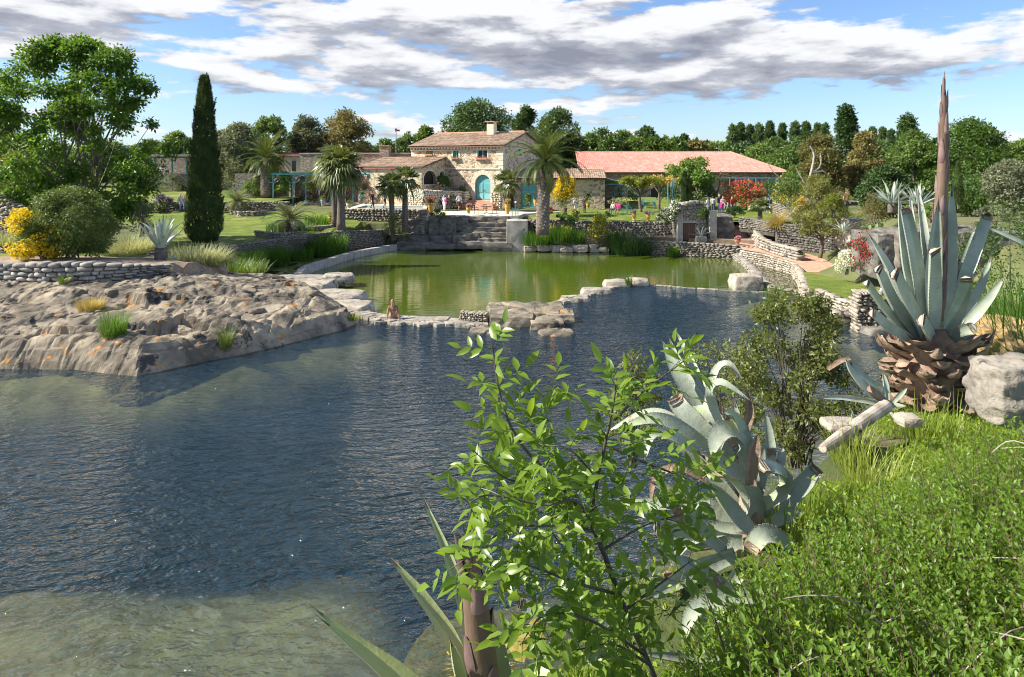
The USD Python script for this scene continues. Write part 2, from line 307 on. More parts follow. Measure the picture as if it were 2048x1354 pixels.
earth('paving', [(0, (.46, .36, .28)), (.5, (.58, .47, .37)), (1, (.66, .56, .46))], 1.0, bump=.01, bscale=12)
earth('brick_paving', [(0, (.34, .16, .10)), (.5, (.47, .25, .17)), (1, (.56, .36, .27))], 2.2, bump=.02, bscale=9)
earth('plaster', [(0, (.50, .42, .30)), (1, (.64, .55, .42))], 1.6, bump=.01, bscale=12)
earth('cut_stone', [(0, (.48, .42, .31)), (1, (.66, .59, .46))], 2.5, bump=.012, bscale=9, var=.18)
earth('concrete', [(0, (.22, .205, .18)), (.5, (.32, .30, .265)), (1, (.42, .395, .35))], 1.4, bump=.02, bscale=8, spots=((.13, .12, .10), .9, .6))
rubble('house_stone', (.58, .47, .32), (.44, .345, .23), (.60, .51, .37), 2.6, .05, dark=(.22, .17, .125))
rubble('garden_stone', (.36, .33, .28), (.25, .225, .19), (.13, .115, .095), 2.8, .07)
rubble('far_stone', (.40, .345, .27), (.28, .235, .185), (.20, .17, .135), 2.2, .06)
plain('turquoise', (.10, .34, .36), .5); plain('turquoise_pale', (.19, .42, .42), .5); plain('teal_metal', (.06, .22, .22), .45); plain('pale_blue_metal', (.16, .36, .48), .45)
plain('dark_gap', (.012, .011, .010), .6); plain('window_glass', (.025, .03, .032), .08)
plain('terracotta', (.44, .20, .11), .75, var=.15); plain('glazed_ochre', (.50, .29, .055), .35, var=.1)
plain('white_paint', (.72, .71, .68), .5); plain('black_metal', (.02, .02, .02), .5); plain('brown_wood', (.13, .065, .045), .7); plain('grey_metal', (.25, .25, .25), .4, .5)
# ---------------------------------------------------------------- ground, lake, banks
GREEN_SHORE = [(-14.6, 46.7), (-14.9, 49.5), (-14.5, 52.5), (-13.9, 58.4), (-11, 64.8), (-8, 65.2), (-4, 64.4), (0, 64.2), (5, 63.2), (11.8, 61.4), (18.6, 57.4), (18.0, 50), (16.6, 45), (15.8, 42.0)]
LAKE = Polygon([(-48, 9.2), (-30, 9.0), (-10, 8.6), (-3, 8.2), (0.2, 8.0), (1.6, 9.0), (3.2, 11.5), (6.5, 15), (11, 19.5), (14, 23), (17, 27), (18.5, 31), (17.6, 33.6), (17.2, 35), (17.2, 41)] + GREEN_SHORE[::-1] + [(-11.5, 40), (-9, 36), (-7.5, 33), (-9, 30), (-11.2, 27.3), (-14.2, 25.2), (-19.5, 25.8), (-48, 27)])
CTRL = np.array([(-300, 10, 3), (-90, 30, 2.6), (-48, 28, 2.0), (-30, 28, 0.3), (-20, 27, 0.0), (-12, 30, -.3), (-9, 35, -.4), (-14, 36, .3), (-20, 34, 1.0), (-30, 34, 1.2), (-14, 42, .2), (-16, 46, 0.1), (-18, 50, .05), (-16, 54, .1), (-22, 40, 1.7), (-30, 50, 1.95), (-22, 50, 1.93), (-18, 58, 1.9), (-25, 58, 1.95), (-27, 66, 2.5), (-18, 66, 2.5), (-40, 66, 2.6), (-28, 71.9, 3.05), (-45, 74, 3.3), (-30, 90, 4.1), (-70, 90, 4.2), (-20, 95, 4.1), (-60, 120, 4.6),
    (-13, 66, 2.4), (-15, 60, 1.0), (-9, 66.5, 2.6), (0, 66, 2.6), (-14, 74, 3.1), (-5, 74, 3.2), (4, 74, 3.2), (-10, 90, 4.0), (6, 90, 3.6), (4, 64.9, 1.6), (14, 62.5, 1.2), (20, 60, .9), (22, 54, .6), (22, 48, .6), (19, 44, .7), (21, 36, .7), (18.5, 30, .8), (8, 67, 2.7), (20, 66, 2.6), (30, 66, 2.7), (8, 80, 3.25), (25, 80, 3.25), (20, 100, 3.8), (45, 66, 3.4), (26, 56, 2.2), (32, 50, 3.8),
    (26, 46, 4.4), (22, 46, 1.0), (24.5, 40.5, 4.4), (23, 36.6, 1.0), (24, 30, 1.0), (26, 20, .8), (26, 37, 4.4), (40, 36, 4.5), (36, 30, 1.6), (40, 45, 4.5), (64, 60, 4.4), (18, 22, .6), (14, 16, .6), (9, 8.5, 1.2), (6, 5.0, 2), (2, 3, 3), (20, 4, 3), (60, 10, 4), (0, -10, 4.9), (0, -80, 7), (-20, -5, 5), (-30, 4, 3), (-6, 6.2, 1), (0.4, 5.8, .6), (-80, -40, 6), (200, 0, 8), (200, 200, 7), (-300, 200, 6), (0, 200, 6.0), (100, 120, 5.5), (-100, 140, 5.6), (0, 140, 5.0), (-800, 800, 9), (800, 800, 9), (0, 900, 9), (-3000, 3500, 9), (3000, 3500, 9), (-3000, -1500, 8), (3000, -1500, 8)])
_lin = LinearNDInterpolator(CTRL[:, :2], CTRL[:, 2])
def base_z(X, Y): return np.nan_to_num(_lin(X, Y), nan=8.0)
def signed(poly, X, Y):                    # distance to the edge of a polygon, positive inside
    sh = np.shape(X); p = shapely.points(np.ravel(X), np.ravel(Y)); d = shapely.distance(p, poly.exterior)
    return np.where(shapely.contains_xy(poly, np.ravel(X), np.ravel(Y)), d, -d).reshape(sh)
def ground_z(X, Y, drop_bed=1.0):
    X, Y = np.asarray(X, float), np.asarray(Y, float); d = np.full(X.shape, -50.0); near = (abs(X) < 60) & (Y < 80) & (Y > 0)
    if near.any(): d[near] = signed(LAKE, X[near], Y[near])
    land = base_z(X, Y) - .06 + (fbm(np.stack([X * .4, Y * .4, X * 0], -1), 3) - .5) * .25
    k = np.clip((18.2 - Y + 2.4 * (fbm(np.stack([X * .22, Y * .3, X * 0], -1), 3, 21) - .5)) / 7.5, 0, 1) * np.clip((-.2 - X) / 2.5, 0, 1) * np.clip((X + 14) / 4, 0, 1); k = k * k * (3 - 2 * k); shal = k * (.06 + .045 * np.clip(d, 0, 6) + .5 * np.clip(fbm(np.stack([X * .3, Y * .3, X * 0], -1), 3, 8) - .42, 0, 1)) + (1 - k) * .42 * np.clip(d, 0, 6)
    bed = -.10 - shal - .12 * (fbm(np.stack([X * .6, Y * .6, X * 0 + 3], -1), 3) - .5)
    t = np.clip((d + .9) / .9, 0, 1)
    return np.where(d > 0, np.maximum(bed, -2.6) - np.clip(d * 2, 0, .5) * (drop_bed), land * (1 - t) + np.minimum(land, -.12) * t)
WET = [Polygon([(18.6, 57), (18.1, 52), (17.2, 48), (16.4, 45), (16.3, 41.5), (17.4, 40.8), (18.0, 41), (18.7, 43), (20.2, 47), (21.3, 51), (22.4, 54.6)]), Polygon([(-14.6, 46.0), (-15.0, 49.5), (-14.5, 53.5), (-13.5, 58.4), (-11, 64.5), (-13.5, 65), (-16, 60), (-17.5, 57), (-19.8, 51), (-21.5, 47.5), (-19.5, 43.2), (-16, 42.4)])]
_gz0 = ground_z
def ground_z(X, Y, drop_bed=1.0):          # the channel and the lily pond are sunk into the ground
    z = _gz0(X, Y, drop_bed); X, Y = np.asarray(X, float), np.asarray(Y, float); near = (abs(X) < 30) & (Y < 70) & (Y > 38)
    if near.any():
        zz = z[near]
        for w_ in WET: zz = np.where(signed(w_, X[near], Y[near]) > -.25, np.minimum(zz, -.28), zz)
        z[near] = zz
    return z
def gz(x, y): return float(ground_z(np.array([float(x)]), np.array([float(y)]))[0])
def spread(a, b, step, far, k=1.35):
    xs = list(np.arange(a, b + .01, step)); s = step
    while xs[-1] < far: s *= k; xs.append(xs[-1] + s)
    s = step
    while xs[0] > -far: s *= k; xs.insert(0, xs[0] - s)
    return np.array(xs)
obj('ground', grid_mesh(spread(-48, 50, .7, 3000), spread(2, 100, .7, 3400), ground_z), 'ground_look', smooth=True, kind='structure', label='grassy earth ground around the lake and out to the trees', cat='ground')
# the bed of the lake is a sheet of its own just above the ground sheet
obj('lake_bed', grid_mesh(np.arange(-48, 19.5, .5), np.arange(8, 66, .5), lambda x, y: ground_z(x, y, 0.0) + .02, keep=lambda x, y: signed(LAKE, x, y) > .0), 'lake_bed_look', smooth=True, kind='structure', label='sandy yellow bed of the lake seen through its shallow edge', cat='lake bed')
CREST = [(-9.5, 36.4), (-7.6, 34.9), (-6.2, 33.9), (-2.2, 33.3), (-1.2, 34.2), (1.2, 35.4), (3.0, 38.6), (5.0, 41.2), (7.3, 44.0), (9.3, 43.9), (11, 43.0), (14.8, 41.6), (17.4, 41.2)]
water('lake_water_look', (.020, .048, .074), (.72, .77, .60), .60, [(-.9, 1.0, .75, 4.0, .08, 10.0), (1.0, 2.3, 1.15, 3.0, .50, 1.6), (1.2, 2.2, 3.0, 2.5, .26, .8), (.45, 1.0, .5, 1.0, .5, .3)], .58)
water('pool_water_look', (.060, .090, .008), (.60, .68, .10), .14, [(.8, 2.6, 1.0, 2.0, .5, .3), (1.4, 4.0, 2.6, 2.0, .16, .3)], .022)
water('still_water_look', (.05, .055, .02), (.7, .66, .35), .3, [(.8, 2.2, 1.4, 2.0, .4, .3)], .012)
obj('lake_water', sheet([(-48, 8.5), (3, 7.5), (20, 18), (20, 33), (17.6, 41.1)] + CREST[::-1][1:] + [(-12, 36), (-48, 30)], 4.0, lambda x, y: 0 * x + .12), 'lake_water_look', kind='structure', label='dark blue rippled water of the near lake', cat='water')
obj('pool_water', sheet(CREST + [(16.3, 44.8), (17.7, 50), (18.7, 57.4), (12, 62), (5, 64), (-4, 65), (-11, 65.2), (-14.1, 58.4), (-14.6, 52.6), (-15, 49.5), (-14.7, 46), (-13, 41), (-11, 38)], 4.0, lambda x, y: 0 * x), 'pool_water_look', kind='structure', label='calm green water of the upper pool below the house terrace', cat='water')
# ---- the near bank under the camera
EDGE = np.array([(-7, -.5), (-3, -.2), (-1.2, .4), (-.4, 1.2), (.05, 2.2), (.45, 3.0), (.85, 3.5), (1.3, 4.0), (1.9, 4.7), (2.6, 5.5), (3.7, 6.9), (4.7, 8.0), (6.2, 9.6), (9, 11), (14, 12), (40, 14)])
BANK = Polygon(np.vstack([EDGE, [(40, -8), (-7, -8)]]))
def bank_z(X, Y):
    d = signed(BANK, X, Y)
    top = np.interp(np.hypot(X * .6, Y), [0, 1.5, 3, 4.5, 7, 12, 25, 40, 60], [6.05, 5.98, 5.80, 5.62, 5.38, 5.0, 4.6, 4.5, 4.5])
    n = (fbm(np.stack([X * .9, Y * .9, X * 0], -1), 4) - .5)
    up = top - .10 * np.exp(-np.clip(d, 0, 9) * 2) + n * .34
    drop = np.clip(-d, 0, 6); dn = top - .10 - drop * 1.55 - .5 * np.clip(drop - .5, 0, 9) + n * (.34 + .5 * np.clip(drop, 0, 1))
    return np.maximum(np.where(d > 0, up, dn), -4.5)
def bz(x, y): return float(bank_z(np.array([float(x)]), np.array([float(y)]))[0])
earth('bank_look', [(0, (.035, .05, .015)), (.45, (.065, .085, .025)), (.72, (.11, .105, .05)), (1, (.20, .155, .10))], 1.1, detail=9, bump=.05, bscale=11)
obj('bank', grid_mesh(np.concatenate([np.arange(-11, 8, .14), np.arange(8, 42, .5)]), np.concatenate([np.arange(-7, 12, .14), np.arange(12, 20, .4)]), bank_z, keep=lambda x, y: signed(BANK, x, y) > -3.6), 'bank_look', smooth=True, kind='structure', label='weedy earth bank in the foreground sloping down to the lake', cat='bank')
# ---- the big outcrop of rock at the left
ROCK = Polygon([(-34, 27.2), (-27, 26.2), (-22, 25.8), (-19.5, 25.6), (-16.5, 25.5), (-14.8, 25.0), (-13.6, 24.7), (-12.6, 25.9), (-11.2, 27.2), (-10, 28.6), (-8.9, 30.2), (-7.7, 32.0), (-7.5, 33.2), (-8.4, 34.6), (-9.6, 36.4), (-11.2, 38.8), (-12.8, 41.0), (-14.6, 42.2), (-18, 42.5), (-24, 42), (-34, 42)])
def rock_z(X, Y):
    d = signed(ROCK, X, Y); p = np.stack([X, Y, X * 0], -1)
    w = fbm(p * .35, 3, 7) - .5; d2 = d + w * 1.2 * np.clip(d / 2.0, .1, 1)
    a = (X * .35 + Y * .94)
    prof = np.interp(d2, [-1.5, -.3, 0, .22, .55, 1.1, 2.6, 4.5, 7, 9.5, 14], [-1.2, -.3, -.02, .55, 1.05, 1.28, 1.5, 1.8, 2.25, 2.75, 2.9])
    prof *= np.interp(X, [-34, -22, -15, -11, -8.5], [1.06, 1.04, 1.0, .92, .78])
    # ledges and bedding
    led = prof + .35 * (fbm(p * .55, 4, 3) - .5); s = .42; q = led / s; fr = q - np.floor(q); led = (np.floor(q) + np.clip((fr - .22) / .56, 0, 1) ** 1.4) * s
    z = prof * .45 + led * .55
    r1 = 1 - abs(2 * noise(p * np.array([.45, 1.0, 1]) + 11) - 1); r2 = 1 - abs(2 * noise(p * np.array([1.5, 1.1, 1]) + 31) - 1)
    z += np.clip(d / 1.6, .2, 1) * (.20 * (fbm(p * np.array([.7, 1.3, 1]), 5, 5) - .5) + .10 * (fbm(p * np.array([3.2, 5.5, 1]), 4, 15) - .5)) - .14 * np.clip(r1 - .88, 0, 1) / .12 - .09 * np.clip(r2 - .88, 0, 1) / .12
    return np.where(d < -.8, np.minimum(z, -1.0), z)
def rz_(x, y): return float(rock_z(np.array([float(x)]), np.array([float(y)]))[0])
from scipy.spatial import cKDTree
def cells(X, Y, size, ax, seed):            # fractured blocks: edge distance, a random lift and a random tilt for each
    r = rng(seed); n = int(30 * 20 / (size * size * ax)); C = np.stack([r.uniform(-36, -5, n), r.uniform(22, 45, n)], -1); q = np.stack([X.ravel() / ax, Y.ravel()], -1) + .35 * size * (np.stack([fbm(np.stack([X.ravel() * .9, Y.ravel() * .9, 0 * X.ravel() + k], -1), 3, seed) for k in (0, 5)], -1) - .5) * 2
    dd, ii = cKDTree(C / [ax, 1]).query(q, k=2); i0 = ii[:, 0]; lift = r.uniform(-1, 1, n)[i0]; tl = (r.normal(size=(n, 2))[i0] * (q - (C / [ax, 1])[i0])).sum(1)
    return (dd[:, 1] - dd[:, 0]).reshape(X.shape), lift.reshape(X.shape), tl.reshape(X.shape)
_rz0 = rock_z
def rock_z(X, Y):
    z = _rz0(X, Y); X, Y = np.asarray(X, float), np.asarray(Y, float); d = np.clip(signed(ROCK, X, Y) / 1.6, .08, 1)
    e1, l1, t1 = cells(X, Y, 1.7, 2.3, 3); e2, l2, t2 = cells(X, Y, .6, 2.0, 4)
    return z + d * (.085 * l1 + .10 * t1 + .012 * l2 + .05 * t2 - .13 * np.exp(-(e1 / .06) ** 2) - .025 * np.exp(-(e2 / .04) ** 2))
obj('rock_outcrop', grid_mesh(np.arange(-34, -6.6, .105), np.arange(23.6, 43.5, .105), rock_z, keep=lambda x, y: signed(ROCK, x, y) > -1.6), 'rock', smooth=False, kind='structure', label='broad grey rock outcrop with orange lichen sloping into the lake at the left', cat='rock')

r = rng(44); st_ = thing('loose_stones', 'loose stones and rubble lying in the hollows of the outcrop', 'stones')
for i in range(70):
    x, y = r.uniform(-26, -9), r.uniform(26.5, 36)
    if signed(ROCK, np.array([x]), np.array([y]))[0] < .8 or noise(np.array([x * .3, y * .5, 2]), 3) < .5: continue
    w = r.uniform(.10, .42); v, f = stone((x, y, rz_(x, y) + w * .12), (w * 1.3, w, w * .6), r, r.rand() * 3, .22); obj('stone', (v, f), 'rock', st_, smooth=50)
# ---------------------------------------------------------------- plants: materials and builders
leafmat('leaf_plane', (0.047, 0.114, 0.014), (0.114, 0.213, 0.023), .38, clump=.35, cscale=.5)
leafmat('leaf_dark', (0.029, 0.067, 0.017), (0.074, 0.125, 0.029), .18, clump=.3, cscale=.6)
leafmat('leaf_cypress', (0.031, 0.064, 0.020), (0.090, 0.134, 0.036), .15, .6, .2, clump=.45, cscale=1.3)
leafmat('leaf_mid', (0.059, 0.116, 0.027), (0.142, 0.209, 0.044), .28, clump=.35, cscale=.4)
leafmat('leaf_grey', (.075, .095, .052), (.16, .18, .105), .25, .6, clump=.35, cscale=.5)
leafmat('leaf_brown', (0.109, 0.110, 0.033), (0.225, 0.192, 0.070), .25, .6, clump=.35, cscale=.4)
leafmat('leaf_yellowgreen', (.095, .125, .018), (.20, .22, .035), .35, clump=.3, cscale=.6)
leafmat('leaf_poplar', (0.050, 0.100, 0.037), (0.116, 0.175, 0.067), .28, clump=.25, cscale=.4)
leafmat('leaf_bush', (0.036, 0.079, 0.015), (0.134, 0.186, 0.044), .22, clump=.35, cscale=.8)
leafmat('leaf_palm', (.040, .072, .014), (.115, .145, .032), .22, .5, .25)
leafmat('leaf_fan', (0.052, 0.091, 0.023), (0.169, 0.195, 0.055), .22, .35, .5)
leafmat('leaf_jelly', (.085, .115, .052), (.20, .22, .11), .25, .5)
leafmat('leaf_iris', (.035, .095, .012), (.095, .19, .025), .35)
leafmat('leaf_grass', (.10, .15, .03), (.24, .27, .075), .35, .5)
leafmat('leaf_pale_grass', (.17, .22, .10), (.36, .38, .21), .35, .5)
leafmat('leaf_straw', (.30, .23, .07), (.48, .38, .15), .3, .6)
leafmat('leaf_fig', (0.059, 0.125, 0.023), (0.166, 0.266, 0.050), .3, clump=.2)
leafmat('flower_yellow', (.62, .42, .008), (.82, .62, .02), .35, .6, tcol=(.8, .6, .02))
leafmat('flower_red', (.42, .012, .012), (.66, .05, .04), .3, .6, tcol=(.6, .05, .03))
leafmat('flower_coral', (.36, .03, .025), (.58, .10, .07), .3, .6, tcol=(.6, .1, .06))
leafmat('flower_pink', (.60, .14, .22), (.76, .32, .38), .3, .6, tcol=(.7, .3, .3))
leafmat('flower_purple', (.14, .05, .26), (.28, .14, .42), .3, .6, tcol=(.3, .15, .45))
leafmat('flower_white', (.62, .60, .46), (.82, .81, .70), .3, .6, tcol=(.8, .8, .7))
leafmat('flower_amber', (.44, .30, .035), (.62, .46, .10), .35, .6, tcol=(.6, .45, .1))
earth('agave_leaf', [(0, (.20, .245, .19)), (.5, (.31, .355, .28)), (1, (.47, .505, .41))], 2.6, detail=7, rough=.5, bump=.004, bscale=16, spots=[((.20, .155, .09), 3.4, .615), ((.34, .40, .24), 1.7, .58)], spec=.3)
earth('agave_dry', [(0, (.10, .065, .045)), (.5, (.24, .165, .115)), (1, (.42, .32, .235))], 5.0, detail=8, rough=.9, bump=.02, bscale=22)
plain('agave_spine', (.09, .055, .04), .5)
earth('stalk', [(0, (.07, .045, .032)), (.5, (.135, .09, .065)), (1, (.21, .155, .10))], 3.0, rough=.5, bump=.006, bscale=12, stretch=(1, 1, .4))
earth('dead_wood', [(0, (.17, .14, .11)), (.5, (.36, .31, .25)), (1, (.52, .47, .39))], 7.0, bump=.02, bscale=12, stretch=(1, 1, 1))

def cloud_leaves(r, C, R, n, size, shell=.55, droop=0.0, asp=.55, flat=.75, kind='quad'):
    C, R = np.asarray(C, float), np.asarray(R, float); w = R ** 2; k = r.choice(len(C), n, p=w / w.sum())
    d = rand_dir(r, n); rad = R[k] * (shell + (1 - shell) * r.rand(n)) * r.uniform(.75, 1.12, n)
    P = C[k] + d * rad[:, None] * np.array([1, 1, flat]); D = norm(d * .7 + r.normal(size=(n, 3)) * .6 + [0, 0, -droop])
    N = norm(d * .8 + r.normal(size=(n, 3)) * .7 + [0, 0, .5]); L = size * r.uniform(.6, 1.35, n)
    return leaves(P, D, N, L, L * asp, .12, kind)
PROF = {'round': lambda t: np.sqrt(np.clip(1 - (2 * t - 1) ** 2, 0, 1)), 'oval': lambda t: np.sqrt(np.clip(1 - (1.7 * t - .75) ** 2, 0, 1)), 'cone': lambda t: np.clip(1.05 - t, 0, 1) ** .8,
        'column': lambda t: np.clip(np.minimum(t * 6 + .45, 1), 0, 1) * np.clip((1.04 - t) * 3.2, 0, 1) ** .6, 'flame': lambda t: np.clip(np.minimum(t * 5 + .6, 1), 0, 1) * np.clip(1.03 - t, 0, 1) ** .55,
        'umbrella': lambda t: np.clip(.25 + 1.1 * t, 0, 1) * np.clip((1.06 - t) * 4, 0, 1) ** .5, 'mound': lambda t: np.sqrt(np.clip(1 - t ** 2, 0, 1))}
def crown_centres(r, base, z0, h, w, shape, k, rad):
    t = r.rand(k) ** .9; a = r.rand(k) * 2 * np.pi; q = PROF[shape](t) * w / 2 * (.45 + .55 * np.sqrt(r.rand(k)))
    R = rad * r.uniform(.65, 1.3, k); q = np.maximum(q - R * .55, 0)
    return np.stack([base[0] + q * np.cos(a), base[1] + q * np.sin(a), base[2] + z0 + R * .3 + t * (h - z0 - R * .8)], -1), R
def tree(name, label, base, h, w, mat, seed, n=6000, size=.35, shape='oval', crown=.25, k=None, rad=None, cat='tree', group=None, trunk=None, limbs=9, stems=1, shell=.5, bark='bark', asp=.55, droop=.1, extra=None):
    r = rng(seed); base = np.asarray(base, float); t = thing(name, label, cat, group, base)
    rad = rad or w * .17; k = k or int(26 + 10 * h / w)
    C, R = crown_centres(r, (0, 0, 0), h * crown, h, w, shape, k, rad)
    tr = trunk or h * .016 + .06
    for s_ in range(stems):
        off = np.array([r.normal() * .5, r.normal() * .4, 0]) * (stems > 1); top = np.array([r.normal() * w * .05, r.normal() * w * .05, h * (crown + (1 - crown) * .62)])
        P = bez([off + [0, 0, -.4], off * 1.3 + [r.normal() * tr, r.normal() * tr, h * crown * .55], off * 1.5 + top * .55, off * 1.5 + top], 12)
        obj('trunk', tube(P, np.linspace(tr * 1.25, tr * .3, 12), 8), bark, t, smooth=True)
        idx = np.argsort(C[:, 2] + r.normal(size=len(C)))[:: max(1, len(C) // max(limbs, 1))][:limbs]
        for i in idx:
            q = P[np.clip(int(3 + 8 * np.clip((C[i, 2] / h - crown * .4) * .8, 0, 1)), 3, 10)]
            obj('limb', tube(bez([q, q * .45 + C[i] * .55 + [0, 0, -R[i] * .3], C[i]], 7), np.linspace(tr * .42, tr * .08, 7), 5), bark, t)
    m = MB().add(*cloud_leaves(r, C, R, n, size, shell, droop, asp)); 
    if extra: m.add(*cloud_leaves(r, C[::2], R[::2] * 1.25, n // 6, size * .8, .8, droop, asp))
    obj('crown', m, mat, t, kind='stuff'); return t
def tree_px(name, label, x, ytop, wpx, Y, mat, seed, **kw):
    X = (x - 1024) / FOC * Y; z = gz(X, Y); zt = EYE + (HORIZON - ytop) / FOC * Y
    return tree(name, label, (X, Y, z), zt - z, wpx / FOC * Y, mat, seed, **kw)
def column_tree(name, label, base, h, w, mat, seed, n, size, shape='flame', cat='cypress'):
    r = rng(seed); t = thing(name, label, cat, None, base); obj('trunk', tube([(0, 0, -.3), (0, 0, h * .4), (0, 0, h * .85)], [w * .08, w * .05, .02], 7), 'bark', t)
    q = r.rand(n) ** 1.15; a = r.rand(n) * 2 * np.pi; rad = PROF[shape](q) * w / 2 * (.62 + .42 * r.rand(n) ** .6); rad *= .82 + .36 * fbm(np.stack([np.cos(a) * 1.8, np.sin(a) * 1.8, q * h * 1.1], -1), 3, seed % 50)
    o = np.stack([np.cos(a), np.sin(a), 0 * a], -1); P = o * rad[:, None] + np.stack([0 * q, 0 * q, .05 + q * h * .97], -1); D = norm(o * .38 + [0, 0, 1.0] + r.normal(size=(n, 3)) * .25)
    obj('crown', leaves(P, D, norm(o + r.normal(size=(n, 3)) * .3), size * r.uniform(.7, 1.4, n), size * .26, .1), mat, t, kind='stuff')
    tw = MB()
    for i in range(46):
        z = r.rand() ** 1.2 * h * .93; aa = r.rand() * 6.28; oo = np.array([math.cos(aa), math.sin(aa), 0]); rr = PROF[shape](np.array([z / h]))[0] * w / 2 * .95; c = oo * rr + [0, 0, z]; k = 40; s_ = r.rand(k); L = r.uniform(.35, .75) * w / 2.7
        tw.add(*leaves(c + (oo * .25 + [0, 0, 1.0]) * (s_ * L)[:, None] + r.normal(size=(k, 3)) * .05 * w / 2.7 * (1 - s_)[:, None], norm(oo * .3 + [0, 0, 1] + r.normal(size=(k, 3)) * .25), rand_dir(r, k), size, size * .26, .1))
    obj('sprays', tw, mat, t, kind='stuff'); return t
def shrub(name, label, base, h, w, mat, seed, n=3000, size=.12, cat='shrub', flowers=None, fn=500, fsize=.10, fz=.3, group=None, shape='mound', k=22, rad=None, stems=7, fside=None, asp=.55, stemmat='bark', dx=0.0, d=None, sr=1.0):
    r = rng(seed); t = thing(name, label, cat, group, base); C, R = crown_centres(r, (0, 0, 0), h * .05, h, w, shape, k, rad or min(w, h) * .22)
    if d: C[:, 1] *= d / w
    C[:, 0] += dx * C[:, 2] / h
    for i in range(min(stems, k)):
        obj('stem', tube(bez([(r.normal() * w * .05, r.normal() * w * .05, -.15), C[i] * [.45, .45, .55], C[i]], 6), np.linspace(.022 * h ** .5 * sr, .006 * sr, 6), 5), stemmat, t)
    obj('foliage', cloud_leaves(r, C, R, n, size, .45, .0, asp), mat, t, kind='stuff')
    if flowers:
        top = (C[:, 2] > h * fz) if fside is None else ((C[:, 2] > h * fz) & (C[:, 0] * fside > 0)); top = top if top.any() else C[:, 2] > 0
        obj('flowers', cloud_leaves(r, C[top], R[top] * 1.06, fn, fsize, .85, .0, .9), flowers, t, kind='stuff')
    return t
def blade_mesh(r, n, h, spread, width, lean=.5, disc=None, curl=.6, seg=4):
    a = r.rand(n) * 2 * np.pi; rr = np.sqrt(r.rand(n)) * spread; P = np.stack([rr * np.cos(a), rr * np.sin(a), 0 * a], -1) if disc is None else disc
    a2 = a + r.normal(size=n) * .7; l = lean * r.uniform(.2, 1.3, n); L = h * r.uniform(.55, 1.15, n); hd = np.stack([np.cos(a2), np.sin(a2), 0 * a2], -1); sd = np.stack([-np.sin(a2), np.cos(a2), 0 * a2], -1)
    V = []; tt = np.linspace(0, 1, seg + 1); ang = l[:, None] + curl * tt[None, :] ** 1.5 * l[:, None] * 2.0
    st = np.stack([np.sin(ang), np.cos(ang)], -1) * (L[:, None, None] / seg); cur = P.copy()
    for i in range(seg + 1):
        w_ = width * (1 - .85 * tt[i] ** 1.6) * .5
        V += [cur - sd * w_, cur + sd * w_]
        cur = cur + hd * st[:, i, :1] + np.array([0, 0, 1.0]) * st[:, i, 1:]
    V = np.stack(V, 1).reshape(-1, 3); m = 2 * (seg + 1); b = np.arange(n)[:, None] * m
    f = np.vstack([b + q for i in range(seg) for q in ([2 * i, 2 * i + 1, 2 * i + 3], [2 * i, 2 * i + 3, 2 * i + 2])]); return V, f
def clump(name, label, base, h, spread, mat, seed, n=400, width=.03, lean=.5, curl=.6, cat='grass clump', group=None, flowers=None, fn=60, fsize=.08, oval=1.0):
    r = rng(seed); t = thing(name, label, cat, group, base); v, f = blade_mesh(r, n, h, spread, width, lean, curl=curl); v = v * [oval, 1, 1]
    obj('blades', (v, f), mat, t, kind='stuff')
    if flowers: C = np.stack([r.uniform(-spread, spread, fn) * oval, r.uniform(-spread, spread, fn), h * r.uniform(.7, 1.05, fn)], -1); obj('flowers', cloud_leaves(r, C, C[:, 0] * 0 + fsize, fn * 6, fsize, .3, 0, .8), flowers, t, kind='stuff')
    return t
def frond_path(az, el, L, sag, n=9):
    t = np.linspace(0, 1, n); a = el - sag * t ** 1.25; st = np.stack([np.cos(a) * math.cos(az), np.cos(a) * math.sin(az), np.sin(a)], -1) * L / (n - 1)
    return np.vstack([[0, 0, 0], np.cumsum(st[:-1], 0)])
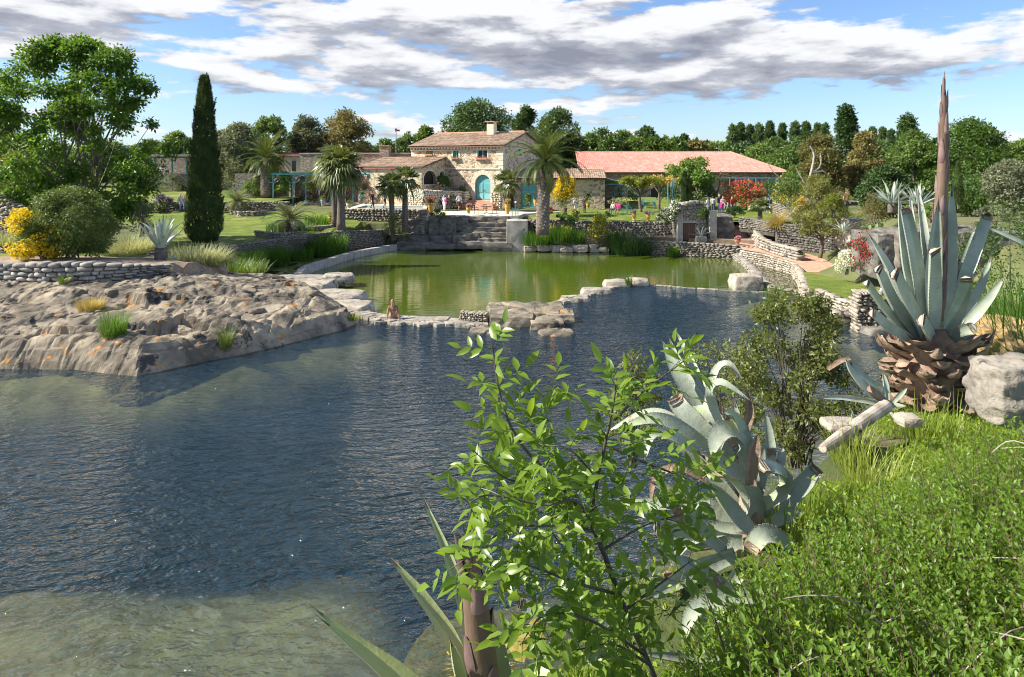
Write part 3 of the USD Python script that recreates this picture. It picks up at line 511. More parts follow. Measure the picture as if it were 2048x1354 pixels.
def feather_palm(name, label, base, th, tr, nf, L, mat, seed, el=(1.35, -.35), sag=1.5, leaf=.42, group=None, rows=24, lean=(0, 0), stubs=True, lw=.035, tilt=.5):
    r = rng(seed); t = thing(name, label, 'palm tree', group, base); top = np.array([lean[0], lean[1], th])
    P = bez([(0, 0, -.4), top * [.3, .3, .5], top], 10); obj('trunk', tube(P, np.linspace(tr * 1.12, tr, 10) * np.where(np.arange(10) > 7, 1.12, 1), 12), 'palm_bark', t, smooth=True)
    if stubs:
        m = MB()
        for i in range(int(th / .075)):
            zz = i * .075; a0 = i * 2.399; c = np.array([np.interp(zz, P[:, 2], P[:, 0]), np.interp(zz, P[:, 2], P[:, 1]), zz])
            for q in range(2):
                a = a0 + q * np.pi; o = np.array([math.cos(a), math.sin(a), 0])
                v = np.array([[-.5, 0, -.2], [.5, 0, -.2], [0, 0, .45], [0, .35, .25]]) * tr * .62; v = rotz(v, a - np.pi / 2) + c + o * tr * 1.03
                m.add(v, [[0, 1, 3], [1, 2, 3], [2, 0, 3]])
        obj('leaf_bases', m, 'palm_scale', t, kind='stuff')
    for i in range(nf):
        u = (i + .5) / nf; az = i * 2.399 + r.normal() * .15; e = el[0] + (el[1] - el[0]) * u + r.normal() * .1; l = L * r.uniform(.85, 1.1) * (.8 + .2 * math.sin(np.pi * min(1, u + .2)))
        p = frond_path(az, e, l, sag * (.55 + .45 * u) * r.uniform(.85, 1.15)) + top
        m = MB().add(*tube(p, np.linspace(.035, .008, len(p)) * (tr / .3) ** .3, 4, False))
        s_ = np.linspace(.14, .99, rows); q = np.stack([np.interp(s_, np.linspace(0, 1, len(p)), p[:, j]) for j in range(3)], -1); T = norm(np.gradient(q, axis=0)); sd = norm(np.cross(T, [0, 0, 1.0])); up = np.cross(sd, T)
        for sg in (-1, 1):
            D = norm(T * .8 + sd * sg * .8 + up * tilt * r.uniform(.1, .8, (rows, 1)) - np.array([0, 0, .32])); m.add(*leaves(q, D, up, leaf * np.sin(np.pi * np.clip(s_ * .82 + .14, 0, 1)) ** .6 * r.uniform(.85, 1.15, rows), lw, 0, 'quad'))
        obj('frond', m, mat, t)
    return t
def fan_mesh(m, r, az, e, pet, fr, top, nseg=20, droop=.35, gap=1.0):
    p = frond_path(az, e, pet, .5, 6) + top; m.add(*tube(p, np.linspace(.018, .012, 6), 4, False)); c = p[-1]; T = norm(p[-1] - p[-2]); sd = norm(np.cross(T, [0, 0, 1.0])); up = np.cross(sd, T)
    a = np.linspace(-2.1, 2.1, nseg); D = norm(T * np.cos(a)[:, None] + sd * np.sin(a)[:, None] + up * (.28 + r.normal(size=(nseg, 1)) * .06)); L = fr * (1 - .18 * (a / 2.1) ** 2) * r.uniform(.88, 1.08, nseg)
    N = np.cross(D, np.cross(up, D)); w = fr * .125 * gap; S = norm(np.cross(D, up)); mid = c + D * L[:, None] * .62; tip = c + D * L[:, None] + np.array([0, 0, -1.0]) * (droop * L * r.uniform(.5, 1.2, nseg))[:, None]
    V = np.stack([np.repeat(c[None], nseg, 0), mid - S * w * .5 - up * .02, mid + S * w * .5 - up * .02, mid + up * .03, tip], 1).reshape(-1, 3); b = np.arange(nseg)[:, None] * 5
    m.add(V, np.vstack([b + q for q in ([0, 1, 3], [0, 3, 2], [1, 4, 3], [3, 4, 2])]))
def fan_palm(name, label, base, th, tr, nf, pet, fr, mat, seed, el=(1.4, -.6), droop=.35, group=None, lean=(0, 0), skirt=0, parent=None, nseg=20, bark='palm_bark'):
    r = rng(seed); t = parent or thing(name, label, 'palm tree', group, base); top = np.array([lean[0], lean[1], th])
    obj('trunk', tube(bez([(0, 0, -.4), top * [.35, .35, .5], top], 9), tr * np.array([1.25, 1.08, 1, .96, .93, .92, .95, 1.1, 1.0]), 12), bark, t, smooth=True)
    if skirt:
        m = MB()
        for i in range(90):
            a = r.rand() * 6.28; zz = th - r.rand() * skirt; o = np.array([math.cos(a), math.sin(a), 0]); m.add(*leaves([o * tr * .9 + [lean[0], lean[1], zz]], [o * .55 + [0, 0, -.8]], [o], .5, .12))
        obj('dead_leaf_skirt', m, 'agave_dry', t, kind='stuff')
    for i in range(nf):
        u = (i + .5) / nf; m = MB(); fan_mesh(m, r, i * 2.399 + r.normal() * .2, el[0] + (el[1] - el[0]) * u + r.normal() * .12, pet * r.uniform(.8, 1.15), fr * r.uniform(.85, 1.12), top, nseg, droop * (.6 + u)); obj('frond', m, mat, t)
    return t
plain('palm_scale', (.24, .21, .175), .9, var=.9)
def blade(P, W, up, th=.02, chan=.28, n=12, cut=False, tipw=.0, shape=None):
    """One thick agave leaf along the points P: channelled above, rounded below, tapering to a point (or cut short)."""
    P = bez(P, n); T = norm(np.gradient(P, axis=0)); up = np.asarray(up, float); t = np.linspace(0, 1, n)
    w = shape(t) if shape is not None else np.interp(t, [0, .12, .45, .75, .92, 1], [.80, .72, 1.0, .72, .30, .03] if not cut else [.80, .74, 1.0, .95, .86, .8 if not tipw else tipw]); w = w * W / 2
    S = norm(np.cross(T, up)); U = np.cross(S, T); k = np.array([-1, -.62, 0, .62, 1, .62, 0, -.62]); hgt = np.array([chan, .18 * chan, -.10 * chan, .18 * chan, chan, -.25, -.55, -.25])
    thk = th / max(W / 2, 1e-6); hh = np.where(np.arange(8) < 5, hgt, np.array([0, 0, 0, 0, 0, chan * .18, -.10 * chan, chan * .18]) - thk * np.array([0, 0, 0, 0, 0, 1.0, 1.5, 1.0]))
    v = (P[:, None] + S[:, None] * (k * w[:, None])[..., None] + U[:, None] * (hh * w[:, None])[..., None]).reshape(-1, 3)
    i, j = np.meshgrid(np.arange(n - 1), np.arange(8), indexing='ij'); q = (j + 1) % 8; f = np.stack([i * 8 + j, i * 8 + q, (i + 1) * 8 + q, (i + 1) * 8 + j], -1).reshape(-1, 4); f = np.vstack([f[:, [0, 1, 2]], f[:, [0, 2, 3]]])
    e = (n - 1) * 8; f = np.vstack([f, [[0, a + 1, a] for a in range(1, 7)], [[e, e + a, e + a + 1] for a in range(1, 7)]])
    return v, f, P, S, w, U
def teeth(P, S, w, U, step=2):
    m = MB()
    for i in range(1, len(P) - 2):
        for q in np.linspace(0, 1, step, endpoint=False):
            for sg in (-1, 1):
                c = P[i] * (1 - q) + P[i + 1] * q; ww = w[i] * (1 - q) + w[i + 1] * q; o = c + S[i] * sg * ww + U[i] * ww * .26; d = (P[i + 1] - P[i]); d = d / np.linalg.norm(d)
                m.add(np.array([o - d * min(.006, ww * .06), o + d * min(.006, ww * .06), o + S[i] * sg * min(.012, max(.004, ww * .13)) + d * .003, o + U[i] * .004]), [[0, 1, 2], [0, 2, 3], [1, 3, 2]])
    return m
def agave(name, label, base, L, W, n, seed, trunk=0.0, el=(1.45, .05), sag=.35, group=None, tr=.28, mat='agave_leaf', tilt=(0, 0)):
    r = rng(seed); t = thing(name, label, 'agave', group, base); c = np.array([tilt[0], tilt[1], trunk])
    if trunk: obj('trunk', tube([(0, 0, -.3), c * [.5, .5, .5], c], [tr, tr * 1.05, tr * .9], 10), 'palm_bark', t, smooth=True)
    for i in range(n):
        u = (i + .5) / n; az = i * 2.399 + r.normal() * .15; e = el[0] + (el[1] - el[0]) * u ** 1.1 + r.normal() * .08; l = L * r.uniform(.82, 1.1); p = frond_path(az, e, l, sag * r.uniform(-.3, 1.6), 6) + c + [math.cos(az) * tr * .5, math.sin(az) * tr * .5, 0]
        v, f, P, S, w, U = blade(p, W * r.uniform(.85, 1.1), (math.cos(az) * -.6, math.sin(az) * -.6, .8), W * .14)
        lf = obj('leaf', (v, f), mat, t, smooth=60); obj('spine', tube([P[-2], P[-1] + (P[-1] - P[-2]) * .3], [w[-2] * .5, .002], 5), 'agave_spine', lf)
    return t
# ---------------------------------------------------------------- walls, terraces, rocks
def along(path, n_or_step):
    p = np.asarray(path, float); L = np.concatenate([[0], np.cumsum(np.linalg.norm(np.diff(p[:, :2], axis=0), axis=1))]); return p, L
def dry_wall(name, label, path, z0, z1, thick=.4, sl=.45, sh=.22, seed=1, parts=False, mat='wall_stone', core='joint', cat='wall', group=None, jit=.20, cap=False):
    if not parts: sl, sh = sl * .66, sh * .78
    """Rubble wall: irregular courses of single stones set proud of a dark core."""
    r = rng(seed); p, L = along(path, 0); n = len(p); z0 = np.broadcast_to(np.asarray(z0, float), (n,)); z1 = np.broadcast_to(np.asarray(z1, float), (n,)); tot = L[-1]
    t = thing(name, label, cat, group); T = norm(np.gradient(p, L, axis=0)) if n > 1 else None; Nn = np.stack([-T[:, 1], T[:, 0]], -1)
    a, b = p + Nn * thick * .40, p - Nn * thick * .40; m = MB()
    V = np.vstack([np.column_stack([a, z0 - .3]), np.column_stack([b, z0 - .3]), np.column_stack([b, z1 - .05]), np.column_stack([a, z1 - .05])])
    F = []
    for i in range(n - 1):
        for k in range(4): k2 = (k + 1) % 4; F.append([k * n + i, k * n + i + 1, k2 * n + i + 1, k2 * n + i])
    m.add(V, F); e = n - 1; m.add(V, [[0, n, 2 * n, 3 * n], [e, 3 * n + e, 2 * n + e, n + e]]); obj('core', m, core, t)
    out = MB(); hmax = (z1 - z0).max(); ncs = max(1, int(round(hmax / sh)))
    for c in range(ncs):
        s_ = -r.rand() * sl * .5
        while s_ < tot:
            l = sl * r.uniform(.55, 1.5); sc = np.clip(s_ + l / 2, 0, tot); x = np.array([np.interp(sc, L, p[:, 0]), np.interp(sc, L, p[:, 1])]); ta = np.array([np.interp(sc, L, T[:, 0]), np.interp(sc, L, T[:, 1])])
            lo, hi = np.interp(sc, L, z0), np.interp(sc, L, z1); h = (hi - lo) / ncs
            if h > .05:
                zc = lo + h * (c + .5) + r.normal() * h * .07; hh = h * r.uniform(.9, 1.12)
                v, f = stone((x[0], x[1], zc), (l * .98, thick * r.uniform(.95, 1.1), hh), r, math.atan2(ta[1], ta[0]) + r.normal() * .04, jit)
                if parts: obj('stone', (v, f), mat, t, smooth=True)
                else: out.add(v, f)
            s_ += l
    if not parts: obj('stones', out, mat, t, smooth=True, kind='stuff')
    return t
BXS = {}
def boulder(c, d, seed, rz=0.0, sub=3, pw=.3, amp=.16, fr=1.2):
    if sub not in BXS:
        m = trimesh.creation.box((2, 2, 2))
        for _ in range(sub): m = m.subdivide()
        BXS[sub] = (np.array(m.vertices), np.array(m.faces))
    v, f = BXS[sub]; s_ = norm(v); k = v * (1 - pw) + s_ * pw * 1.22; d = np.asarray(d, float) / 2; q = k * d
    o = fbm(q * fr / max(d.mean(), .2) + seed * 13.7, 4, seed % 97) - .5; o2 = noise(q * 3.1 / max(d.mean(), .2) + seed * 3.1, 5) - .5
    q = q + s_ * (o * amp * 2 + o2 * amp * .45)[:, None] * d.mean() * 1.3; return rotz(q, rz) + np.asarray(c, float), f
def px_block(x0, x1, y0, y1, Y, dep):      # a block of rock from what it spans in the picture at distance Y
    a, b = at(x0, y0, Y), at(x1, y1, Y); return ((a[0] + b[0]) / 2, Y + dep / 2, (a[2] + b[2]) / 2), (b[0] - a[0], dep, a[2] - b[2])
def rock(name, label, c, d, seed, rz=0.0, mat='rock_grey', sub=4, pw=.3, amp=.16, group=None, kind=None, cat='rock', fr=1.2):
    return obj(name, boulder(c, d, seed, rz, sub, pw, amp, fr), mat, smooth=50, label=label, cat=cat, group=group, kind=kind)
P2 = lambda x, y, z: tuple(onz(x, y, z)[:2])
# terraces
MAIN = [(-8.4, 65.6), (-.9, 65.5), (.6, 65.5), (1.2, 69), (4.5, 71), (7.5, 76), (9, 100), (-9.2, 100), (-9.2, 71)]
obj('terrace', slab(MAIN, -.5, 3.05), 'paving', kind='structure', label='pale paved terrace in front of the stone house', cat='terrace')
POOLT = Polygon([(-16.6, 67.6), (-8.42, 67.0), (-9.22, 71), (-9.22, 100), (-34, 100), (-34, 80), (-17.2, 79)])
POOL = Polygon([(-15.9, 68.9), (-8.9, 68.6), (-9.5, 73.0), (-15.9, 74.3)])
obj('pool_terrace', slab(POOLT.difference(POOL), -.5, 3.55), 'paving', kind='structure', label='pale paving round the swimming pool', cat='terrace')
sp = thing('swimming_pool', 'turquoise swimming pool behind the retaining wall and palms', 'swimming pool')
plain('pool_blue', (.05, .42, .52), .04, spec=.8); obj('pool_surface', slab(POOL.buffer(-.02), 2.4, 3.44), 'pool_blue', sp)
obj('coping', slab(POOL.buffer(.35).difference(POOL), 3.5, 3.60), 'cut_stone', sp)
dry_wall('retaining_wall', 'rubble retaining wall below the swimming pool behind the two fan palms', [(-16.7, 67.4), (-12, 67.05), (-8.5, 66.7), (-8.6, 65.4)], 1.0, 3.62, .5, .55, .30, 11)
# rock-cut tiers below the terrace
ti = thing('rock_cut_steps', 'dark tiers of hewn rock with a flight of steps below the terrace', 'rock steps')
for i, q in enumerate([(857, 937, 433, 472, 64.9, 1.6), (880, 912, 440, 475, 64.6, .8), (935, 1020, 433, 447, 65.2, 1.2), (930, 1020, 445.5, 456, 64.8, 1.0), (925, 1020, 455, 466, 64.4, 1.0), (940, 1020, 465, 478, 64.0, 1.0), (955, 1020, 477, 492, 63.6, 1.0), (858, 940, 470, 490, 64.3, 1.4), (800, 866, 441, 474, 65.4, 2), (905, 960, 466, 492, 63.9, 1.2),
                        (690, 802, 462, 482, 66.2, 2), (700, 790, 478, 494, 65.2, 2.2), (780, 872, 470, 492, 64.6, 2)]):
    obj('rock_step', boulder(*px_block(*q), 40 + i, 0, 4, .14, .17, 2.2), 'rock_grey', ti, smooth=40)
for i, (x0, x1, y0, y1, Y) in enumerate([(735, 800, 487, 499, 64.4), (795, 862, 485, 500, 63.6), (855, 925, 488, 500, 63.2), (918, 975, 484, 499, 63.0), (968, 1018, 486, 504, 62.4), (690, 745, 484, 500, 65.0), (640, 705, 486, 500, 65.8)]):
    rock('shore_rock', ['flat pale shore rock where the dam wall meets the far bank', 'long low shore rock left of centre below the hewn tiers', 'low cracked shore rock below the middle of the tiers', 'pale shore ledge below the rock steps', 'blocky pale shore rock at the foot of the stair pillar', 'low dark shore rock beside the water lilies', 'flattened shore rock behind the iris clump'][i], *px_block(x0 - 4, x1 + 6, y0, y1, Y, 2.2), seed=70 + i, sub=3, pw=.25, amp=.12)
pl = obj('stair_pillar', boulder(*px_block(1013, 1056, 441, 508, 62.6, 2.4), 5, 0, 4, .10, .05), 'concrete', smooth=40, label='tall weathered concrete pillar beside the rock steps at the water', cat='pillar')
# right-hand garden: lawn, wall, ledge, boulders
RL = [(2.0, 64.6), (17.5, 62.6), (20, 63), (22.2, 61), (24.5, 62), (27, 64), (32, 68), (34, 92), (8, 92), (7, 77), (4, 71), (1.6, 69)]
rl_z = lambda x, y: np.interp(y, [62, 66, 80, 92], [2.70, 2.78, 3.28, 3.7])
obj('right_lawn', sheet(RL, 1.5, rl_z), 'lawn', kind='structure', label='sunlit lawn right of the big date palm', cat='lawn')
dry_wall('garden_wall', 'low dry stone wall along the front of the right lawn', [(1.0, 65.0), (4, 64.4), (8, 63.9), (12.5, 63.2), (15.0, 62.5)], 1.4, [2.75, 2.72, 2.72, 2.72, 2.70], .5, .5, .2, 12)
obj('lower_path', slab([(1.6, 62.6), (14.8, 60.9), (21.2, 58.6), (22.6, 60.5), (20, 63), (15, 63), (1.6, 65)], .2, 1.42), 'soil', kind='structure', label='earth ledge between the low wall and the boulder bank', cat='path')
r = rng(5); bb = thing('boulder_bank', 'bank of pale angular boulders at the far water edge', 'boulder bank')
for row, (y0, y1) in enumerate([(503, 492), (494, 484)]):
    x = 1048
    while x < 1292:
        w = r.uniform(18, 40); Y = 62.0 - (x - 1048) * .0055 + row * .7 + r.normal() * .1; c, d = px_block(x, x + w * 1.08, y1 + r.uniform(-3, 2), y0 + r.uniform(-1, 3) + (x - 1048) * .012, Y, 1.3)
        obj('boulder', boulder(c, d, int(x) + row, r.normal() * .25, 2, .32, .16), 'rock_pale', bb, smooth=45); x += w
dry_wall('shore_wall', 'low dry stone wall at the waterline in front of the stone hut', [(12.0, 60.6), (15, 59.2), (17.5, 58.2), (20.2, 57.0), (22.6, 54.5)], -.1, [1.25, 1.25, 1.22, 1.1, .95], .6, .6, .2, 13)
dry_wall('shore_kerb', 'crumbling stone kerb dividing the pool from the channel', [(18.8, 57.2), (18.3, 53), (17.4, 49), (16.6, 45.5), (16.2, 42.2), (17.2, 41.2)], -.2, [.5, .42, .4, .38, .36, .3], .55, .6, .25, 14, mat='rock_pale')
obj('channel_water', slab([(18.6, 57), (18.1, 52), (17.2, 48), (16.4, 45), (16.3, 41.5), (17.4, 40.8), (18.0, 41), (18.7, 43), (20.2, 47), (21.3, 51), (22.4, 54.6)], -.3, .03), 'still_water_look', kind='structure', label='still olive water in the narrow channel at the right', cat='water')
# brick path, small right pond, lower right lawn
bp = [onz(1462, 452, 2.3), onz(1500, 447, 2.5), onz(1512, 470, 1.5), onz(1530, 490, .98), onz(1600, 502, .95), onz(1668, 508, .92), onz(1700, 528, .92), onz(1690, 548, .90), onz(1614, 546, .9), onz(1592, 527, .9), onz(1530, 508, .93), onz(1484, 500, .95), onz(1472, 478, 1.3)]
_bi = LinearNDInterpolator(np.array(bp)[:, :2], np.array(bp)[:, 2]); _bn = NearestNDInterpolator(np.array(bp)[:, :2], np.array(bp)[:, 2])
bp_z = lambda x, y: np.where(np.isnan(_bi(x, y)), _bn(x, y), _bi(x, y))
obj('brick_path', sheet([tuple(q[:2]) for q in bp], .8, lambda x, y: bp_z(x, y) + .05), 'brick_paving', kind='structure', label='rose brick path curving down beside the channel', cat='path')
LL = [P2(1606, 545, .9), P2(1690, 547, .9), P2(1800, 548, .9), (22.6, 40), (19, 33.2), (17.6, 33.6), (17.25, 35.2), (17.35, 38), P2(1618, 578, .9)]
obj('lower_lawn', sheet(LL, .8, lambda x, y: .90 + .04 * noise(np.stack([x, y, 0 * x], -1))), 'lawn', kind='structure', label='small mown lawn at the right beside the brick path', cat='lawn')
dry_wall('channel_kerb', 'curving stone kerb between the channel and the small right lawn', [P2(1484, 503, .8), P2(1530, 511, .8), P2(1588, 527, .8), P2(1603, 546, .8), P2(1612, 580, .8), (17.2, 38), (17.1, 35.2), (17.5, 33.8)], -.2, .92, .4, .55, .22, 15, mat='rock_pale')
dry_wall('pond_wall', 'rough stone block at the edge of the small right lawn by the water', [(15.6, 32.9), (17.6, 33.0)], -.1, [.85, .95], .6, 1.2, .5, 16, mat='rock_pale')
pw = dry_wall('stone_gate_pier', 'squat square stone pier at the corner of the right lawn', [(16.05, 32.0), (17.05, 31.9)], -.3, [1.95, 1.95], .95, .32, .2, 17, mat='wall_stone')
dry_wall('pier_wall', 'low stone wall running from the squat pier behind the agave', [(17.1, 32.2), (18.4, 31.6), (19.4, 30.6)], -.3, [1.5, 1.45, 1.4], .6, .34, .2, 18)
rock('pier_foot_rock', 'dark rock footing under the squat stone pier', (17.4, 31.4, .05), (2.6, 1.2, .7), 91, .1, 'rock_grey', 3)
# curved stair walls right of the hut
dry_wall('curved_stair_wall', 'curving low stone wall beside the brick path right of the hut', [P2(1495, 446, 2.6), P2(1513, 464, 2.1), P2(1522, 478, 1.8), P2(1550, 488, 1.75), P2(1597, 499, 1.75)], [1.9, 1.0, .8, .8, .8], [2.7, 2.25, 2.0, 1.85, 1.8], .5, .55, .24, 19, True, mat='rock_pale')
dry_wall('upper_stair_wall', 'pale stone wall with a round capstone at the lawn edge', [P2(1482, 436, 3.2), P2(1510, 438, 3.2), P2(1545, 443, 3.2), P2(1590, 452, 3.0)], [2.3, 2.3, 2.3, 2.2], [3.3, 3.25, 3.1, 2.9], .5, .5, .22, 20)
st = thing('stone_steps', 'worn stone steps between the two pale walls right of the hut', 'steps')
for i in range(7):
    a, b = onz(1498 + i * 3.5, 448 + i * 3.2, 2.55 - i * .11), onz(1545 + i * 4, 452 + i * 3.3, 2.5 - i * .11); c = (a + b) / 2; obj('tread', boulder((c[0], c[1], c[2] - .12), (abs(b[0] - a[0]), .9, .22), 300 + i, math.atan2(b[1] - a[1], b[0] - a[0]), 2, .1, .05), 'rock_pale', st, smooth=40)
dry_wall('bed_wall', 'stone wall of a raised bed behind the yellowing yucca', [P2(1545, 395, 4.6), P2(1590, 410, 4.2), P2(1598, 425, 3.9)], 2.6, [4.2, 3.9, 3.7], .5, .5, .22, 21)
dry_wall('shaded_wall', 'shaded stone wall under the feathery yellow green tree', [P2(1560, 440, 3.4), P2(1620, 445, 3.4), P2(1670, 450, 3.4), P2(1735, 452, 3.4)], 1.2, [3.2, 3.1, 3.0, 2.9], .6, .6, .25, 22, mat='rock_grey')
obj('small_pond_water', slab([P2(1598, 500, .7), P2(1690, 506, .7), P2(1700, 488, .7), P2(1610, 484, .7)], .2, 1.0), 'still_water_look', kind='structure', label='small dark pond behind the thin green railing at the right', cat='water')
rail = thing('pond_railing', 'thin green railing along the small right pond', 'railing')
q = [onz(1592, 478, 2.0), onz(1640, 484, 1.9), onz(1690, 486, 1.9)]; obj('handrail', tube(bez(q, 8), .03, 6), 'teal_metal', rail)
obj('handrail', tube(bez(np.array(q) - [0, 0, .45], 8), .02, 6), 'teal_metal', rail)
for p_ in bez(q, 6): obj('post', tube([p_ - [0, 0, 1.0], p_], .022, 5), 'teal_metal', rail)
# rock walls of the right-hand terrace
for i, (x0, x1, y0, y1, Y, dp, lb) in enumerate([(1756, 1798, 468, 560, 37.0, 3, 'dark rough rock face right of the red roses'), (1798, 1900, 464, 560, 36.5, 3.0, 'long shaded rock wall behind the tall agave'), (1896, 2060, 462, 570, 35.5, 3.5, 'shaded cut rock wall at the far right below the dry grass'), (1700, 1738, 440, 505, 47, 2.4, 'pale upright rock under the prickly pear')]):
    rock('rock_wall', lb, *px_block(x0, x1, y0, y1, Y, dp), seed=120 + i, mat='rock_pale' if i == 3 else 'rock_grey', sub=5, pw=.12, amp=.10, fr=2.6)
# left: lawns, walls, dam, rocks
ll_z = lambda x, y: np.interp(y, [44, 58, 66, 72], [1.97, 1.99, 2.55, 3.12])
obj('left_lawn', sheet([(-42, 43.0), (-27, 43.4), (-22.6, 47.6), (-20.6, 50.9), (-17.6, 57.8), (-15.6, 60), (-13.5, 66.8), (-16.7, 67.6), (-18, 72), (-46, 72.6)], 1.5, ll_z, .4), 'lawn', kind='structure', label='bright mown lawn round the cypress at the left', cat='lawn')
obj('upper_lawn', sheet([(-70, 72.9), (-26, 72.9), (-24, 92), (-90, 110)], 4.0, lambda x, y: np.interp(y, [72, 95, 110], [3.95, 4.5, 4.9])), 'lawn', kind='structure', label='bright upper lawn far left behind the tree', cat='lawn')
dry_wall('terrace_wall', 'low dry stone wall across the lawn behind the purple flowers', [(-46, 73.2), (-36, 72.6), (-30, 72.5), (-24, 72.8)], 3.0, [4.05, 4.1, 4.1, 4.05], .5, .55, .22, 23)
dry_wall('lawn_wall', 'stone wall holding the left lawn above the iris bed', [(-24.5, 46.0), (-22.0, 48.0), (-19.9, 51.4), (-17.5, 57.8), (-16.2, 60.2)], [.4, .2, 0, 0, .2], [2.0, 2.03, 2.02, 2.02, 2.03], .45, .42, .17, 24, mat='wall_stone')
dry_wall('bed_edge_wall', 'low mortared wall in front of the twin palms', [(-16.2, 60.6), (-14.0, 62.0), (-12.4, 63.5), (-12.0, 66)], .4, [2.1, 2.0, 1.9, 1.8], .5, .5, .2, 25)
dm = thing('dam_wall', 'curved pale dam wall between the lily pond and the green pool', 'wall')
dp_ = bez([(-14.5, 46.2), (-14.95, 49.5), (-14.4, 53.5), (-13.4, 58.4), (-10.6, 64.4)], 40); nT = norm(np.gradient(dp_, axis=0)); nN = np.stack([-nT[:, 1], nT[:, 0]], -1)
for i in range(38):
    c = (dp_[i] + dp_[i + 1]) / 2; obj('coping_block', boulder((c[0], c[1], .12), (np.linalg.norm(dp_[i + 1] - dp_[i]) * .97, .5, .86), 400 + i, math.atan2(nT[i, 1], nT[i, 0]), 1, .08, .05), 'concrete', dm, smooth=40)
obj('lily_pond_water', slab([(-14.6, 46.0), (-15.0, 49.5), (-14.5, 53.5), (-13.5, 58.4), (-11, 64.5), (-13.5, 65), (-16, 60), (-17.5, 57), (-19.8, 51), (-21.5, 47.5), (-19.5, 43.2), (-16, 42.4)], -.3, .10), 'still_water_look', kind='structure', label='shallow brown lily pond behind the curved dam wall', cat='water')
def rubble_wall(name, label, V8, mat, cat='wall'): return obj(name, (np.array(V8), BOXF), mat, label=label, cat=cat)
rw = dry_wall('ramp_wall', 'sloping dry stone wall at the left edge behind the broom', [(-37.5, 46.5), (-34.5, 46), (-32.4, 45.5), (-31.6, 45.3)], 1.5, [6.2, 5.9, 5.0, 4.3], .5, .5, .22, 26)
dry_wall('rock_top_wall', 'dry stone wall of big rounded stones on top of the outcrop', [(-29, 33.2), (-24.7, 33.0), (-22.3, 32.6), (-20.4, 32.7), (-18.6, 33.3), (-17.4, 34.2)], [2.0, 1.95, 1.75, 1.9, 2.2, 2.5], [3.12, 3.10, 3.18, 3.16, 3.0, 2.85], .55, .52, .235, 27, True, 'dry_stone', jit=.12)
dry_wall('small_stone_wall', 'short dry stone wall of small cobbles under the grass clump', [(-18.9, 36.4), (-17.6, 36.2), (-16.6, 36.6)], [1.75, 1.7, 1.75], [2.45, 2.4, 2.25], .45, .28, .17, 28, True, 'dry_stone')
obj('rock_top_soil', sheet([(-34, 33.4), (-24.7, 33.2), (-22.3, 32.8), (-20.4, 32.9), (-18.6, 33.6), (-17.2, 34.6), (-16.4, 36.2), (-15.6, 38), (-17, 41), (-24, 44), (-34, 44)], .5, lambda x, y: np.interp(y, [32.6, 35, 38, 44], [2.95, 3.05, 2.75, 1.8]) + np.interp(x, [-22, -17, -15.6], [0, -.25, -1.1]) + .22 * (fbm(np.stack([x, y, 0 * x], -1), 3) - .5), .9), 'soil', smooth=True, kind='structure', label='bare earth behind the stone wall on top of the outcrop', cat='soil')
# rocks between the pools
for i, (x0, x1, y0, y1, Y, dp, rzz, pw_, lb) in enumerate([(520, 640, 562, 592, 42.0, 3.0, .1, .5, 'smooth pale rock at the end of the curved dam wall'), (570, 655, 568, 604, 40.0, 2.4, -.1, .5, 'rounded grey boulder between outcrop and green pool'), (640, 700, 552, 572, 43.5, 1.8, .3, .5, 'flat stone step at the near end of the dam wall'), (590, 716, 594, 632, 37.4, 2.8, -.12, .55, 'long smooth pale rock left of the statue'), (640, 735, 612, 648, 35.2, 2.0, -.1, .55, 'low rounded rock beside the sitting statue')]):
    rock('pool_rock', lb, *px_block(x0, x1, y0, y1, Y, dp), seed=150 + i, rz=rzz, mat='rock_pale', sub=4, pw=pw_, amp=.10)
# the weir: crest stones between the two waters
wr = thing('weir', 'low pale stone weir between the near lake and the green pool', 'weir'); r = rng(8)
cp = bez(np.array(CREST), 80)
for i in range(79):
    a, b = cp[i], cp[i + 1]; c = (a + b) / 2; L_ = np.linalg.norm(b - a); w_, h_, z_ = (.9, .46, .08) if c[0] < -1.6 else (.30, .34, -.028)
    if c[0] < 8.8 and c[0] > 1.0: w_, h_, z_ = .55, .42, .02
    obj('crest_stone', boulder((c[0] + r.normal() * .03, c[1], z_ + r.normal() * .015), (L_ * 1.0, w_ * r.uniform(.9, 1.15), h_), 500 + i, math.atan2(b[1] - a[1], b[0] - a[0]), 2, .22, .08), 'rock_pale', wr, smooth=45)
for i in range(16):
    x = -6.6 + i * .33 + r.normal() * .1; c = (x, np.interp(x, [-7, -2], [33.3, 32.7]) + r.normal() * .12, .12); obj('weir_foot_stone', boulder(c, (r.uniform(.4, .9), r.uniform(.4, .8), r.uniform(.22, .4)), 600 + i, r.normal() * .4, 2, .35, .14), 'rock_pale', wr, smooth=45)
ri = thing('rock_island', 'flat block of hewn rock with plants jutting into the near lake', 'rock')
for i, (x0, x1, y0, y1, Y, dp) in enumerate([(926, 985, 634, 664, 33.2, 1.6), (980, 1070, 634, 670, 32.4, 2.4), (1060, 1128, 645, 676, 31.9, 1.5), (1095, 1150, 630, 652, 33.2, 1.6), (975, 1130, 620, 640, 34.2, 2.2), (1040, 1120, 627, 650, 33.4, 2.0)]):
    obj('rock_block', boulder(*px_block(x0, x1, y0, y1, Y, dp), 180 + i, .05 * (-1) ** i, 4, .16, .13, 2.0), 'rock', ri, smooth=40)
dry_wall('planter_wall', 'little dry stone wall at the left end of the flat rock', [(-2.45, 33.25), (-1.2, 32.95)], -.1, [.72, .68], .5, .2, .13, 29)
